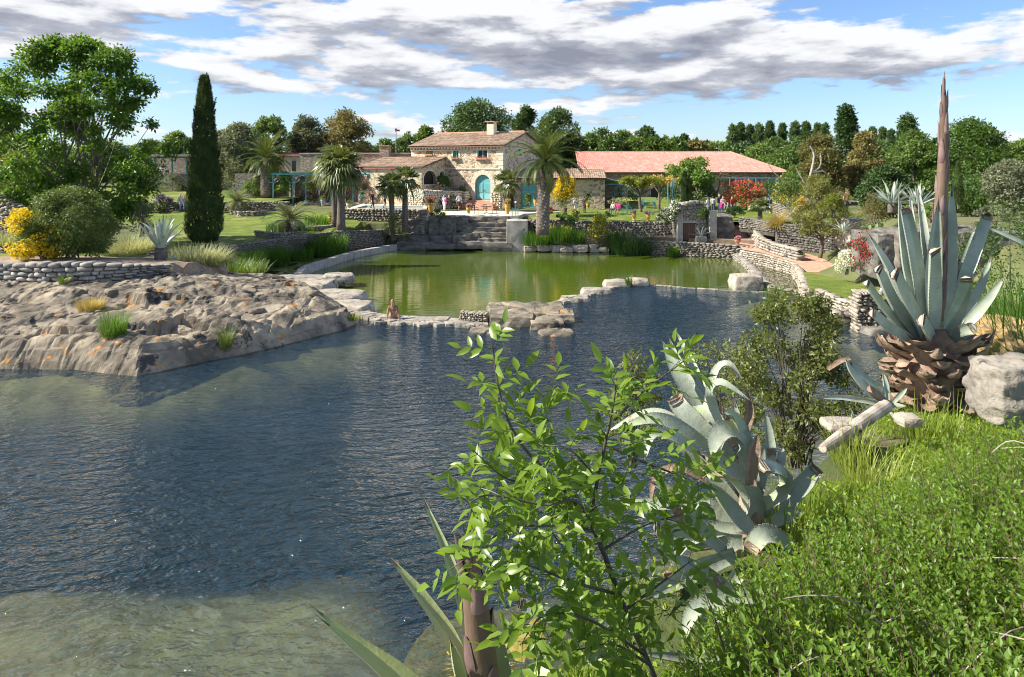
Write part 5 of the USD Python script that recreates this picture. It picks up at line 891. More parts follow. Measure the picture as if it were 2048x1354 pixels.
# blue trellis, far white building, camera mast
tl = thing('blue_trellis', 'pale blue steel trellis with wisteria over the path right of the annex', 'trellis'); TP = Plane((at(1140, 370, 78)[0], 78), math.radians(0)); u = lambda x: TP.px(x, 372)[0]; tz = TP.px(1190, 369)[1]
for k in range(5): obj('rail', TP.box(u(1150), u(1262), tz - .04, tz + .04, -.6 - k * .9, -.53 - k * .9), 'pale_blue_metal', tl)
for x in range(1152, 1264, 8): obj('bar', TP.box(u(x) - .025, u(x) + .025, tz + .05, tz + .10, -4.6, .2), 'pale_blue_metal', tl)
for x in (1158, 1182, 1206, 1230, 1256):
    for k in (0, 1): obj('post', tube([TP.pt(u(x), 3.1, -.6 - k * 3.5), TP.pt(u(x), tz - .8, -.6 - k * 3.5), TP.pt(u(x) + .5, tz, -.6 - k * 3.5)], .035, 5), 'pale_blue_metal', tl)
obj('wisteria', cloud_leaves(rng(77), [TP.pt(u(x), tz + .25, -2 + (x % 3) * .6) for x in range(1165, 1262, 7)], np.full(14, .55), 900, .2, .3, .5), 'leaf_mid', tl, kind='stuff')
tl2 = thing('arbour_frame', 'pale blue steel arbour frame behind the people on the right lawn', 'trellis'); TQ = Plane((at(1370, 370, 76)[0], 76), 0.0); u2 = lambda x: TQ.px(x, 372)[0]; z2 = TQ.px(1400, 356)[1]
for k in range(2): obj('rail', TQ.box(u2(1340), u2(1556), z2 - .04, z2 + .04, -.1 - k * 2.2, -.02 - k * 2.2), 'pale_blue_metal', tl2)
for x in (1345, 1390, 1430, 1472, 1512, 1553):
    for k in (0, 1): obj('post', TQ.box(u2(x) - .05, u2(x) + .05, 3.0, z2 - .04, -.11 - k * 2.2, -.01 - k * 2.2), 'pale_blue_metal', tl2)
wb = thing('white_shed', 'white corrugated shed roof glimpsed between the trees at the right', 'shed'); q = at(1772, 303, 130); obj('wall', MB().box(q + [0, 2, -3], (3.6, 4, 4.5)), 'white_paint', wb)
obj('gable', MB().add(np.array([q + [-2, -.1, -.7], q + [2, -.1, -.9], q + [-1.2, -.1, 1.0], q + [-2, 5, -.7], q + [2, 5, -.9], q + [-1.2, 5, 1.0]]), np.array([[0, 1, 2], [3, 5, 4], [0, 3, 4], [0, 4, 1], [1, 4, 5], [1, 5, 2], [2, 5, 3], [2, 3, 0]])), 'white_paint', wb)
mt = thing('mast', 'slim grey mast with a small red pennant above the trees left of the farmhouse', 'mast'); q = at(792, 278, 120); obj('pole', tube([q - [0, 0, 8], q + [0, 0, 1.6]], .07, 6), 'grey_metal', mt); obj('lamp_head', MB().box(q + [.0, 0, 1.6], (.35, .3, .5)), 'grey_metal', mt); obj('pennant', MB().box(q + [.42, 0, 1.5], (.5, .03, .28)), 'flower_red', mt)
m2 = thing('far_mast', 'thin pale mast above the barn ridge in front of the poplars', 'mast'); q = at(1437, 300, 125); obj('pole', tube([q - [0, 0, 4], q + [0, 0, .9]], .05, 5), 'grey_metal', m2)
# ---------------------------------------------------------------- trees
tree('plane_tree', 'big bright green broadleaf tree on the left lawn', (at(160, 470, 50)[0], 50, 1.95), 15.4, 13.3, 'leaf_plane', 1, n=46000, size=.30, shape='round', crown=.05, k=170, rad=.95, limbs=22, stems=3, shell=.2, trunk=.17, droop=.35, asp=.5, extra=True)
column_tree('cypress', 'tall dark Italian cypress standing alone on the left lawn', (at(409, 485, 51.9)[0], 51.9, 1.95), 13.0, 2.75, 'leaf_cypress', 2, 30000, .22)
leafmat('leaf_yellowgreen2', (.045, .095, .014), (.11, .17, .025), .3, clump=.35, cscale=.5); leafmat('leaf_yellowgreen3', (.10, .115, .025), (.19, .20, .055), .35, clump=.3, cscale=.7); leafmat('leaf_dark2', (.020, .060, .014), (.05, .10, .025), .25)
BT = [('pine_tree', 'broad dark pine rising behind the farmhouse roof', 955, 199, 150, 112, 'leaf_dark', dict(shape='round', crown=.3, n=9000, k=50)),
      ('pine_tree', 'smaller dark pine between the two big crowns behind the house', 1050, 213, 60, 116, 'leaf_dark', dict(shape='oval', n=5000)),
      ('pine_tree', 'dark conical conifer behind the big date palm', 1112, 214, 104, 104, 'leaf_dark', dict(shape='oval', crown=.12, n=8000, k=45)),
      ('pine_tree', 'dark bush topped conifer at the right end of the conifers', 1150, 252, 50, 102, 'leaf_dark', dict(shape='oval', crown=.1, n=3500)),
      ('broadleaf_tree', 'grey brown tree with open crown behind the twin palms', 690, 220, 120, 105, 'leaf_brown', dict(shape='round', crown=.25, n=8000, k=46, rad=1.5)),
      ('broadleaf_tree', 'grey brown tree left of the twin palm crowns', 622, 228, 90, 103, 'leaf_grey', dict(shape='oval', crown=.2, n=6000, k=38)),
      ('broadleaf_tree', 'dark green pollarded tree with tufted branches behind the left palm', 543, 233, 70, 100, 'leaf_mid', dict(shape='umbrella', crown=.25, n=4500, k=26, rad=1.0)),
      ('olive_tree', 'pale grey olive tree above the restaurant wall', 478, 248, 90, 92, 'leaf_grey', dict(shape='oval', crown=.2, n=6500, k=40)),
      ('olive_tree', 'grey olive tree just right of the cypress top', 445, 262, 60, 96, 'leaf_grey', dict(shape='round', crown=.2, n=4500)),
      ('broadleaf_tree', 'green tree between the plane tree and the cypress', 352, 264, 80, 125, 'leaf_mid', dict(shape='round', crown=.1, n=5000)),
      ('broadleaf_tree', 'small green tree beside the mast left of the farmhouse', 812, 262, 46, 130, 'leaf_mid', dict(shape='round', crown=.1, n=3500)),
      ('broadleaf_tree', 'rounded green tree close to the left end of the farmhouse roof', 852, 254, 64, 132, 'leaf_mid', dict(shape='round', crown=.1, n=4000)),
      ('broadleaf_tree', 'low green tree behind the compound chimney', 770, 278, 74, 125, 'leaf_mid', dict(shape='round', crown=.05, n=4000)),
      ('broadleaf_tree', 'low green tree right of the twin palm crowns', 730, 282, 60, 122, 'leaf_dark', dict(shape='round', crown=.05, n=3500)),
      ('olive_tree', 'grey leaved scrubby tree with reddish foliage at the left edge', 40, 300, 110, 60, 'leaf_brown', dict(shape='round', crown=.3, n=5000, stems=2)),
      ('broadleaf_tree', 'far green tree at the left edge behind the plane tree', 10, 262, 120, 130, 'leaf_mid', dict(shape='round', crown=.1, n=5000)),
      ('broadleaf_tree', 'far green tree seen under the plane tree crown', 110, 285, 120, 128, 'leaf_mid', dict(shape='round', crown=.1, n=4500)),
      ('broadleaf_tree', 'far tree hidden behind the trunks of the plane tree', 215, 280, 130, 130, 'leaf_dark', dict(shape='round', crown=.1, n=4500)),
      ('broadleaf_tree', 'far tree right of the plane tree crown', 300, 282, 90, 132, 'leaf_mid', dict(shape='round', crown=.1, n=4000)),
      ('broadleaf_tree', 'tall feathery tree above the left part of the barn roof', 1205, 256, 62, 150, 'leaf_poplar', dict(shape='oval', crown=.1, n=4500)),
      ('broadleaf_tree', 'domed green tree above the barn roof', 1248, 262, 62, 145, 'leaf_mid', dict(shape='oval', crown=.1, n=4500)),
      ('broadleaf_tree', 'tall grey green tree in the middle above the barn ridge', 1290, 253, 60, 150, 'leaf_poplar', dict(shape='oval', crown=.1, n=4500)),
      ('broadleaf_tree', 'small rounded tree above the barn ridge', 1332, 272, 44, 150, 'leaf_mid', dict(shape='oval', crown=.1, n=3000)),
      ('broadleaf_tree', 'pointed dark tree above the barn ridge right of the grey green trees', 1368, 268, 46, 148, 'leaf_dark', dict(shape='cone', crown=.05, n=3500)),
      ('broadleaf_tree', 'low dark tree beside the far thin mast', 1412, 283, 60, 155, 'leaf_dark', dict(shape='round', crown=.05, n=3500)),
      ('broadleaf_tree', 'low bushy tree at the right end of the barn ridge', 1520, 288, 90, 118, 'leaf_mid', dict(shape='round', crown=.05, n=5000)),
      ('broadleaf_tree', 'green tree behind the hipped end of the barn', 1580, 292, 90, 112, 'leaf_mid', dict(shape='round', crown=.05, n=5000)),
      ('broadleaf_tree', 'large brown green tree right of the barn', 1640, 268, 90, 78, 'leaf_brown', dict(shape='oval', crown=.08, n=8000, k=46)),
      ('broadleaf_tree', 'tall spire topped olive green tree above the brown green trees', 1692, 208, 76, 84, 'leaf_dark', dict(shape='flame', crown=.1, n=8000, k=60)),
      ('broadleaf_tree', 'rounded brown green tree left of the white shed', 1728, 262, 76, 80, 'leaf_brown', dict(shape='oval', crown=.08, n=7000, k=42)),
      ('cedar_tree', 'dark cedar whose pointed tip stands above the right hand trees', 1815, 228, 74, 88, 'leaf_dark', dict(shape='cone', crown=.1, n=7000, k=60, rad=1.0)),
      ('broadleaf_tree', 'wide mid green tree left of the tall flower stalk', 1830, 262, 104, 70, 'leaf_mid', dict(shape='round', crown=.05, n=11000, k=60)),
      ('broadleaf_tree', 'great domed bright green tree right of the tall flower stalk', 1938, 238, 150, 66, 'leaf_yellowgreen2', dict(shape='oval', crown=.05, n=15000, k=80)),
      ('broadleaf_tree', 'dark green tree at the right edge of the picture', 2040, 282, 100, 74, 'leaf_mid', dict(shape='oval', crown=.05, n=7000)),
      ('olive_tree', 'silvery grey olive tree at the right edge', 2022, 322, 100, 52, 'leaf_grey', dict(shape='round', crown=.12, n=9000, k=46)),
      ('broadleaf_tree', 'low green tree under the brown green trees at the right', 1600, 330, 70, 90, 'leaf_mid', dict(shape='round', crown=.05, n=5000)),
      ('broadleaf_tree', 'dark shrubby tree behind the blue grey agaves', 1770, 332, 110, 62, 'leaf_dark', dict(shape='round', crown=.05, n=7000)),
      ('broadleaf_tree', 'green shrubby tree behind the columnar cypress at the right', 1960, 352, 130, 57, 'leaf_mid', dict(shape='round', crown=.03, n=8000))]
for i, (nm, lb, x, yt, w, Y, mt_, kw) in enumerate(BT):
    kw = dict(kw); kw.setdefault('size', .0036 * Y); kw['limbs'] = 6; kw['n'] = int(kw['n'] * 1.9); kw['k'] = int(kw.get('k', 34) * 1.35); tree_px(nm, lb, x, yt, w, Y, mt_, 100 + i, **kw)
for i, (x, yt, w, Y, m_, sh) in enumerate([(905, 262, 60, 136, 'leaf_mid', 'round'), (885, 275, 60, 140, 'leaf_dark', 'round'), (1180, 275, 60, 140, 'leaf_mid', 'round'), (1225, 278, 60, 136, 'leaf_dark', 'round'), (1268, 280, 60, 138, 'leaf_mid', 'round'), (1310, 284, 60, 136, 'leaf_yellowgreen2', 'round'), (1350, 286, 60, 136, 'leaf_mid', 'round'), (1390, 290, 60, 138, 'leaf_brown', 'round'), (1435, 292, 70, 140, 'leaf_mid', 'round'), (1475, 290, 70, 136, 'leaf_dark', 'round'), (1550, 286, 80, 130, 'leaf_mid', 'round'), (1612, 280, 80, 126, 'leaf_dark', 'round'), (1755, 290, 80, 110, 'leaf_mid', 'round'), (1875, 288, 80, 92, 'leaf_dark', 'round'), (2010, 300, 90, 90, 'leaf_mid', 'round'), (590, 275, 80, 118, 'leaf_dark', 'round'), (510, 282, 80, 118, 'leaf_mid', 'round'), (395, 285, 90, 124, 'leaf_dark', 'round'), (660, 280, 80, 122, 'leaf_mid', 'round'), (30, 285, 110, 118, 'leaf_yellowgreen2', 'round'), (170, 300, 110, 112, 'leaf_mid', 'round')]):
    tree_px('broadleaf_tree', f"low {['green', 'dark', 'bushy', 'rounded'][i % 4]} tree filling the tree belt {['left of the big pine', 'right of the mast', 'at the left end of the barn', 'above the barn left of centre', 'above the middle of the barn', 'above the barn right of the domed tree', 'above the barn ridge near the pointed tree', 'above the barn ridge left of the thin mast', 'at the thin far mast', 'in front of the first poplars', 'in front of the middle poplars', 'in front of the last poplars', 'below the white shed', 'behind the tall flower stalk', 'at the far right skyline', 'behind the twin palms on the left', 'behind the squat date palm', 'right behind the cypress', 'right of the twin palm trunks', 'at the far left skyline', 'behind the plane tree trunks'][i]}", x, yt - 9, w * 1.15, Y, m_, 900 + i, shape=sh, crown=.02, n=7500, size=.0042 * Y, k=40, limbs=5)
# row of poplars: three different trees, copied along the row
pop = []
PW = [(1466, 252), (1482, 250), (1500, 249), (1518, 250), (1540, 247), (1564, 246), (1590, 246), (1612, 248), (1634, 246), (1650, 250), (1745, 258), (1765, 254), (1783, 262), (1800, 268)]
for i, (x, yt) in enumerate(PW):
    Y = 150 + (i % 3) * 2; X = (x - 1024) / FOC * Y; z = gz(X, Y); hgt = EYE + (HORIZON - yt + 3) / FOC * Y - z; lb = 'slender poplar bending in the wind in the row beyond the barn'
    if i < 3: pop.append((tree('poplar_tree', lb, (X, Y, z), hgt, 4.4, 'leaf_poplar', 300 + i, n=7500, size=.55, shape='flame', crown=.04, k=60, rad=.6, limbs=5, asp=.4, droop=-.8, group='poplars in the row beyond the barn', cat='poplar'), hgt))
    else: copy(pop[i % 3][0], lb, (X, Y, z), i * 1.7, 'poplars in the row beyond the barn', hgt / pop[i % 3][1])
# wood and hills far behind
obj('far_woods', grid_mesh(np.linspace(-420, 420, 240), np.linspace(185, 240, 22), lambda X, Y: 4.5 + 8.0 * np.clip((Y - 186) / 14, 0, 1) * (.55 + .75 * fbm(np.stack([X * .06, Y * .08, 0 * X], -1), 4, 3)) + 2.2 * (noise(np.stack([X * .35, Y * .3, 0 * X], -1), 9) - .5) + np.interp(X, [-400, -150, 0, 120, 400], [4, 2, -1, 1, 4])), 'leaf_mid', kind='stuff', label='dark far wood along the horizon behind the garden trees', cat='wood')
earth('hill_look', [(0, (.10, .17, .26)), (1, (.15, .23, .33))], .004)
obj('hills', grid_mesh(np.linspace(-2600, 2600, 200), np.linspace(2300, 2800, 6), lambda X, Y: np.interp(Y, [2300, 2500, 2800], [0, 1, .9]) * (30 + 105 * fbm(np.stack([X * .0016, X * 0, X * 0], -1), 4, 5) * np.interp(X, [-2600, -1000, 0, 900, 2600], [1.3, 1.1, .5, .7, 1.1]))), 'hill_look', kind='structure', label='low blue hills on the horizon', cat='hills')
# middle distance trees and shrubs
tree('fig_tree', 'spreading large leaved fig tree in front of the barn roof', (at(1392, 400, 76)[0], 76, 3.1), 5.6, 6.2, 'leaf_fig', 31, n=5200, size=.34, shape='umbrella', crown=.35, k=34, rad=.75, limbs=12, stems=3, trunk=.13)
pt = tree('pollarded_tree', 'flat topped pollarded plane with yellow young leaves on the right lawn', (at(1283, 420, 72)[0], 72, 3.0), 3.75, 5.6, 'leaf_yellowgreen', 32, n=2600, size=.26, shape='umbrella', crown=.72, k=26, rad=.42, limbs=20, stems=1, trunk=.16, bark='palm_bark')
tree('pollarded_tree', 'second flat topped pollarded plane nearer the slim cypresses', (at(1318, 408, 75)[0], 75, 3.1), 3.7, 4.6, 'flower_amber', 33, n=1700, size=.22, shape='umbrella', crown=.75, k=22, rad=.36, limbs=16, trunk=.14, bark='palm_bark')
for x, yb, yt, w, lb in ((1369, 412, 343, 9, 'taller of two slim columnar cypresses beside the hut'), (1379, 412, 357, 8, 'shorter of two slim columnar cypresses beside the hut')):
    b = at(x, yb, 66); column_tree('slim_cypress', lb, b, (yb - yt) / FOC * 66, w / FOC * 66 * 1.3, 'leaf_cypress', 40 + x, 2600, .16, 'column')
column_tree('slim_cypress', 'slim columnar cypress right of the tall flower stalk', at(1916, 408, 42), 2.6, .6, 'leaf_cypress', 45, 3000, .12)
tree('feathery_tree', 'feathery yellow green tree with bare grey branches by the shaded wall', (at(1640, 470, 49)[0], 49, 1.6), 5.6, 4.3, 'leaf_yellowgreen3', 46, n=11000, size=.13, shape='oval', crown=.22, k=60, rad=.5, limbs=20, trunk=.12)
bt = thing('bare_tree', 'pale bare dead branches rising above the feathery tree', 'tree'); B = at(1600, 425, 56)
obj('trunk', tube(bez([B - [0, 0, 2], at(1612, 380, 56), at(1622, 345, 56), at(1628, 310, 56), at(1620, 292, 56)], 12), np.linspace(.13, .05, 12), 6), 'dead_wood', bt)
for p_ in ([at(1622, 345, 56), at(1638, 335, 56), at(1642, 318, 56), at(1640, 306, 56)], [at(1614, 375, 56), at(1600, 350, 56), at(1592, 335, 56)], [at(1622, 345, 56), at(1645, 342, 56), at(1652, 346, 56)], [at(1605, 400, 56), at(1580, 372, 56), at(1548, 345, 56), at(1535, 325, 56)]): obj('branch', tube(bez(p_, 9), np.linspace(.08, .03, 9), 5), 'dead_wood', bt)
shrub('bougainvillea', 'mass of coral red bougainvillea over the trellis on the right lawn', (at(1492, 405, 75)[0], 75, 3.1), 3.3, 6.2, 'leaf_mid', 51, n=3500, size=.2, flowers='flower_coral', fn=2600, fsize=.17, fz=.25, k=44, cat='climbing plant', rad=.6)
shrub('climbing_rose', 'green climber with white blossoms on the trellis behind the people', (at(1400, 402, 76)[0], 76, 3.0), 3.2, 4.6, 'leaf_mid', 52, n=3600, size=.2, flowers='flower_white', fn=420, fsize=.12, k=36, cat='climbing plant', rad=.6)
shrub('lemon_tree', 'small lemon tree with yellow fruit left of the feathery tree', at(1580, 408, 56), 2.7, 2.6, 'leaf_mid', 53, n=2600, size=.14, flowers='flower_amber', fn=160, fsize=.13, fz=.2, cat='tree')
shrub('yellow_shrub', 'bright yellow leaved shrub below the feathery tree', at(1604, 428, 54), 1.4, 1.3, 'flower_amber', 54, n=1300, size=.12)
shrub('broom_shrub', 'tall yellow flowering broom behind the big date palm', at(1125, 412, 68), 2.9, 3.2, 'leaf_bush', 55, n=2600, size=.16, flowers='flower_yellow', fn=3000, fsize=.16, fz=.35, k=30, dx=.5)
shrub('broom_shrub', 'yellow flowered broom on the boulder bank', at(1198, 490, 61.8), 2.9, 2.3, 'leaf_mid', 56, n=2400, size=.13, flowers='flower_yellow', fn=560, fsize=.13, fz=.25, k=26)
clump('dark_rush', 'dark green rushes overhanging the boulders right of the broom', at(1262, 508, 60.9), 2.0, 1.3, 'leaf_dark2', 57, n=900, width=.05, lean=.5, curl=.5, cat='rushes', oval=1.5)
for i, (x, y, h_, w_, mt_, fl, lb, n_) in enumerate([(1235, 412, .9, 2.6, 'leaf_pale_grass', None, 'pale silver green bush beside the seated couple', 1500), (1408, 440, 1.2, 1.6, 'leaf_mid', None, 'leafy climber on the hut gable', 900), (1334, 446, 1.3, 2.6, 'leaf_mid', 'flower_white', 'white flowering shrub left of the stone hut', 1500), (1352, 440, 2.2, 1.0, 'leaf_mid', 'flower_white', 'white flowered climber against the left side of the hut', 900), (1090, 432, .9, 2.5, 'leaf_mid', 'flower_red', 'red flowered bush at the foot of the big date palm', 1000), (1130, 442, .7, 2.6, 'leaf_iris', None, 'low clipped hedge behind the low garden wall', 1400),
                                      (1150, 432, .6, 1.0, 'leaf_mid', 'flower_amber', 'orange marigolds beside the square planter', 500), (1228, 425, .8, .8, 'leaf_grey', None, 'small rose bush on the lawn edge', 380), (1215, 434, .5, .7, 'leaf_mid', None, 'tiny bush on the lawn edge by the broom', 300), (1500, 418, .9, 1.4, 'leaf_dark2', None, 'dark low bush under the bougainvillea', 800), (1175, 400, .7, 1.1, 'leaf_mid', None, 'round green bush behind the low trellis', 500), (1056, 412, 1.4, 1.1, 'leaf_mid', None, 'round headed green bush in front of the teal doors', 900),
                                      (1690, 452, 1.2, 3.6, 'leaf_mid', None, 'green undergrowth right of the feathery tree', 2000), (1560, 470, .6, 1.8, 'leaf_iris', None, 'green plants at the small pond', 700), (788, 478, 2.4, 2.6, 'leaf_fan', None, 'leafy green bush at the foot of the fan palms', 1700), (875, 433, .7, 1.5, 'leaf_iris', None, 'bright green bush hanging over the terrace edge', 700), (430, 390, 1.6, 1.8, 'leaf_dark2', None, 'dark bush against the restaurant wall', 900), (362, 392, 1.5, 1.6, 'leaf_dark2', None, 'dark green bush on the wall left of the cypress', 900), (620, 400, 1.0, 3.2, 'leaf_mid', 'flower_pink', 'pink flowering border left of the swimming pool', 1400), (668, 398, 1.2, 3.0, 'leaf_mid', 'flower_coral', 'coral geraniums under the pergola behind the pool', 1300)]):
    Y = 63.5 if y > 425 and 1000 < x < 1400 else (64.6 if 850 < x < 900 else 63.6 if x == 788 else 75 if x > 700 else 80); Y = 58 if x in (1690, 1560) else Y; Y = {1408: 60.2, 1352: 60.2, 1334: 61.2, 430: 93.5, 362: 93.5}.get(x, Y)
    shrub('garden_shrub', lb, at(x, y, Y), h_, w_, mt_, 400 + i, n=n_, size=.14, flowers=fl, fn=n_ // 3, fsize=.13, k=16)
# palms
date = feather_palm('date_palm', 'big date palm with arching fronds in front of the farmhouse', at(1085, 460, 60), 6.0, .52, 46, 4.6, 'leaf_palm', 61, el=(1.42, -.35), sag=1.95, leaf=.66, rows=40, lean=(.25, .1), lw=.07)
feather_palm('date_palm', 'squat date palm with a patterned trunk in front of the arcade wall', at(533, 388, 80), 4.1, .62, 40, 4.3, 'leaf_palm', 62, el=(1.4, -.4), sag=1.5, leaf=.62, rows=28, lw=.08)
fan_palm('fan_palm', 'right trunk of the tall twin fan palms left of the pool', at(682, 452, 61.5), 5.2, .36, 38, 1.15, 1.35, 'leaf_fan', 63, el=(1.35, -.85), droop=.45, skirt=.6)
fan_palm('fan_palm', 'left trunk of the tall twin fan palms left of the pool', at(670, 447, 62.6), 5.4, .30, 34, 1.1, 1.3, 'leaf_fan', 64, el=(1.3, -.9), droop=.45, skirt=.7, lean=(-.1, 0))
fan_palm('fan_palm', 'left of the two small fan palms in front of the pool wall', at(785, 470, 64.4), 4.6, .27, 30, .8, .95, 'leaf_fan', 65, el=(1.35, -.75), droop=.35, lean=(-.15, 0))
fan_palm('fan_palm', 'right of the two small fan palms in front of the pool wall', at(810, 455, 65.0), 4.6, .29, 30, .8, .95, 'leaf_fan', 66, el=(1.35, -.75), droop=.35)
fan_palm('fan_palm', 'stocky fan palm on the terrace right of the arched door', at(1012, 412, 72.5), 2.4, .36, 28, .85, .95, 'leaf_fan', 67, el=(1.35, -.8), droop=.35)
fan_palm('fan_palm', 'low fan palm by the raised bed on the right lawn', at(1520, 428, 62), .6, .2, 20, .6, .7, 'leaf_fan', 68, el=(1.3, 0), droop=.3)
feather_palm('jelly_palm', 'grey green jelly palm with recurved fronds in the ring bed', at(580, 470, 57), 1.15, .30, 34, 2.7, 'leaf_jelly', 69, el=(1.35, -.1), sag=2.0, leaf=.55, rows=30, stubs=True, lw=.05)
feather_palm('jelly_palm', 'smaller jelly palm behind the lawn bed near the cypress', at(475, 424, 70), 1.0, .26, 28, 2.1, 'leaf_jelly', 70, el=(1.3, -.1), sag=2.0, leaf=.5, rows=24, lw=.06)
yu = feather_palm('yucca', 'yellowing yucca like plant with drooping leaves above the stone steps', at(1555, 478, 56), .9, .16, 0, 1, 'leaf_straw', 71, stubs=False); v, f = blade_mesh(rng(3), 420, 1.7, .15, .06, .9, curl=.75); obj('leaves', (v + [0, 0, .8], f), 'leaf_straw', yu, kind='stuff')
# beds, irises, grasses
dry_wall('ring_bed', 'curved stone edging of the bed under the jelly palm', [at(512, 470, 57)[:2], at(535, 474, 55.6)[:2], at(560, 470, 55.0)[:2], at(610, 466, 56.5)[:2]], 1.8, 2.45, .35, .42, .16, 72)
dry_wall('ring_bed', 'curved stone edging of the bed under the smaller jelly palm', [at(460, 432, 71)[:2], at(480, 438, 68.6)[:2], at(510, 438, 68.6)[:2], at(530, 432, 70)[:2]], 2.6, 3.3, .35, .42, .18, 73)
dry_wall('ring_bed', 'low stone edging running behind the twin palms', [at(612, 462, 60)[:2], at(640, 460, 61)[:2], at(676, 456, 63)[:2]], 1.9, 2.5, .35, .42, .16, 74)
for i, (x, y, Y, h_, sp_, n_, lb) in enumerate([(652, 508, 58.5, 1.7, 1.7, 900, 'tall clump of green irises beside the dam wall'), (545, 528, 52.5, 1.4, 1.3, 700, 'green iris clump below the lawn wall'), (498, 535, 49.5, 1.3, 1.2, 620, 'iris clump at the near end of the lawn wall'), (600, 518, 56, 1.0, 1.1, 420, 'short irises between the two big clumps'), (1075, 488, 62.5, 1.3, 1.3, 600, 'iris clump right of the stair pillar'), (1118, 484, 62.5, 1.6, 1.2, 620, 'yellow flag irises above the pale boulders'), (1150, 486, 62.4, 1.3, 1.0, 480, 'iris clump left of the broom on the bank'), (1232, 488, 62, 1.2, .9, 380, 'iris clump right of the broom on the bank'), (1590, 520, 52, .8, .7, 240, 'bright green water plants at the brick path edge'), (1345, 512, 58.9, .9, .5, 220, 'weeds in front of the low shore wall'), (580, 462, 59, .8, 2.0, 500, 'leafy green plants behind the jelly palm'), (640, 448, 63, .8, 1.4, 420, 'bright green bed left of the twin palms'), (1640, 492, 53, .8, .8, 220, 'irises beside the small right pond')]):
    clump('iris_clump', lb, at(x, y, Y), h_, sp_, 'leaf_iris', 500 + i, n=n_, width=.055, lean=.28, curl=.45, cat='iris', flowers='flower_yellow' if i == 5 else None, fn=26, fsize=.09)
for i, (x, y, Y, h_, sp_, n_, mt_, lb, ov) in enumerate([(395, 532, 38.2, 1.25, 1.1, 1500, 'leaf_pale_grass', 'big pale tussock of arching grass on the outcrop', 1.3), (262, 505, 41, 1.2, .9, 800, 'leaf_pale_grass', 'pale tussock behind the outcrop agave', 1.3), (20, 488, 44, 1.1, 1.2, 700, 'leaf_pale_grass', 'sunlit pale grasses at the left edge behind the broom', 1.2), (228, 722, 26.3, 1.05, .42, 420, 'leaf_iris', 'dark green rush tuft in the cleft of the outcrop', 1), (182, 655, 29.2, .55, .42, 500, 'leaf_straw', 'yellow straw tuft on the outcrop', 1.2), (452, 722, 27.4, 1.0, .2, 160, 'leaf_mid', 'leggy green weed on the waterline of the outcrop', 1), (955, 640, 33.4, .5, .45, 420, 'leaf_iris', 'bright green tuft on the little planter wall', 1.2), (1082, 640, 33.9, .62, .4, 260, 'leaf_grass', 'dry green tuft on the flat rock block', 1), (1258, 570, 43.2, .6, .2, 120, 'leaf_mid', 'small weed on the weir crest rocks', 1), (478, 545, 42, .8, 1.1, 420, 'leaf_mid', 'green weeds with yellow blooms behind the outcrop ridge', 1.6), (768, 636, 34.8, .4, .25, 160, 'leaf_grass', 'small weed at the side of the statue', 1), (330, 572, 34.5, .3, .3, 160, 'leaf_grass', 'little weed below the small cobble wall', 1), (130, 575, 32.2, .5, .25, 160, 'leaf_mid', 'weed growing at the foot of the big stone wall', 1), (700, 640, 33.0, .35, .35, 220, 'leaf_grass', 'small scrub at the tip of the outcrop', 1.4), (475, 392, 90, 1.0, 1.0, 240, 'leaf_iris', 'weed patch under the restaurant wall', 1.5), (1500, 510, 56.5, .5, .5, 150, 'leaf_grass', 'weeds on the channel kerb', 1)]):
    b = at(x, y, Y)
    if x < 480 and 26 < Y < 36.5: b[2] = rz_(b[0], b[1]) - .05
    clump('grass_tussock', lb, b, h_, sp_, mt_, 600 + i, n=n_, width=.018 if Y < 36 else .03, lean=.75 if 'leaf_pale' in mt_ else .35, curl=.8, oval=ov)
shrub('round_shrub', 'large rounded dark green shrub on top of the outcrop', (at(140, 520, 36)[0], 36.0, 2.95), 3.7, 4.9, 'leaf_bush', 81, n=30000, size=.12, k=110, rad=.62, shape='oval', asp=.5)
shrub('broom_shrub', 'bright yellow flowering broom leaning left of the round shrub', (at(85, 505, 34.9)[0], 34.9, 2.95), 2.6, 2.9, 'leaf_bush', 82, n=2600, size=.09, flowers='flower_yellow', fn=7000, fsize=.095, fz=.08, k=60, rad=.30, dx=-1.1, shape='oval')
for i, (x, y, Y, h_, w_, fl, lb) in enumerate([(285, 470, 47, 2.2, 1.9, None, 'thin grey shrub with bare stems on the left lawn'), (240, 440, 56, 1.9, 2.0, 'flower_purple', 'grey shrub with purple flowers near the lawn wall'), (325, 415, 71.5, 1.4, 2.4, 'flower_purple', 'purple flowers along the low lawn wall'), (430, 415, 71, 1.2, 2.2, 'flower_amber', 'pale grey bush with orange bloom right of the cypress'), (205, 455, 52, 2.0, 2.6, None, 'grey green bush under the plane tree')]):
    shrub('grey_shrub', lb, at(x, y, Y), h_, w_, 'leaf_grey', 830 + i, n=1500, size=.13, flowers=fl, fn=360, fsize=.12, k=16)
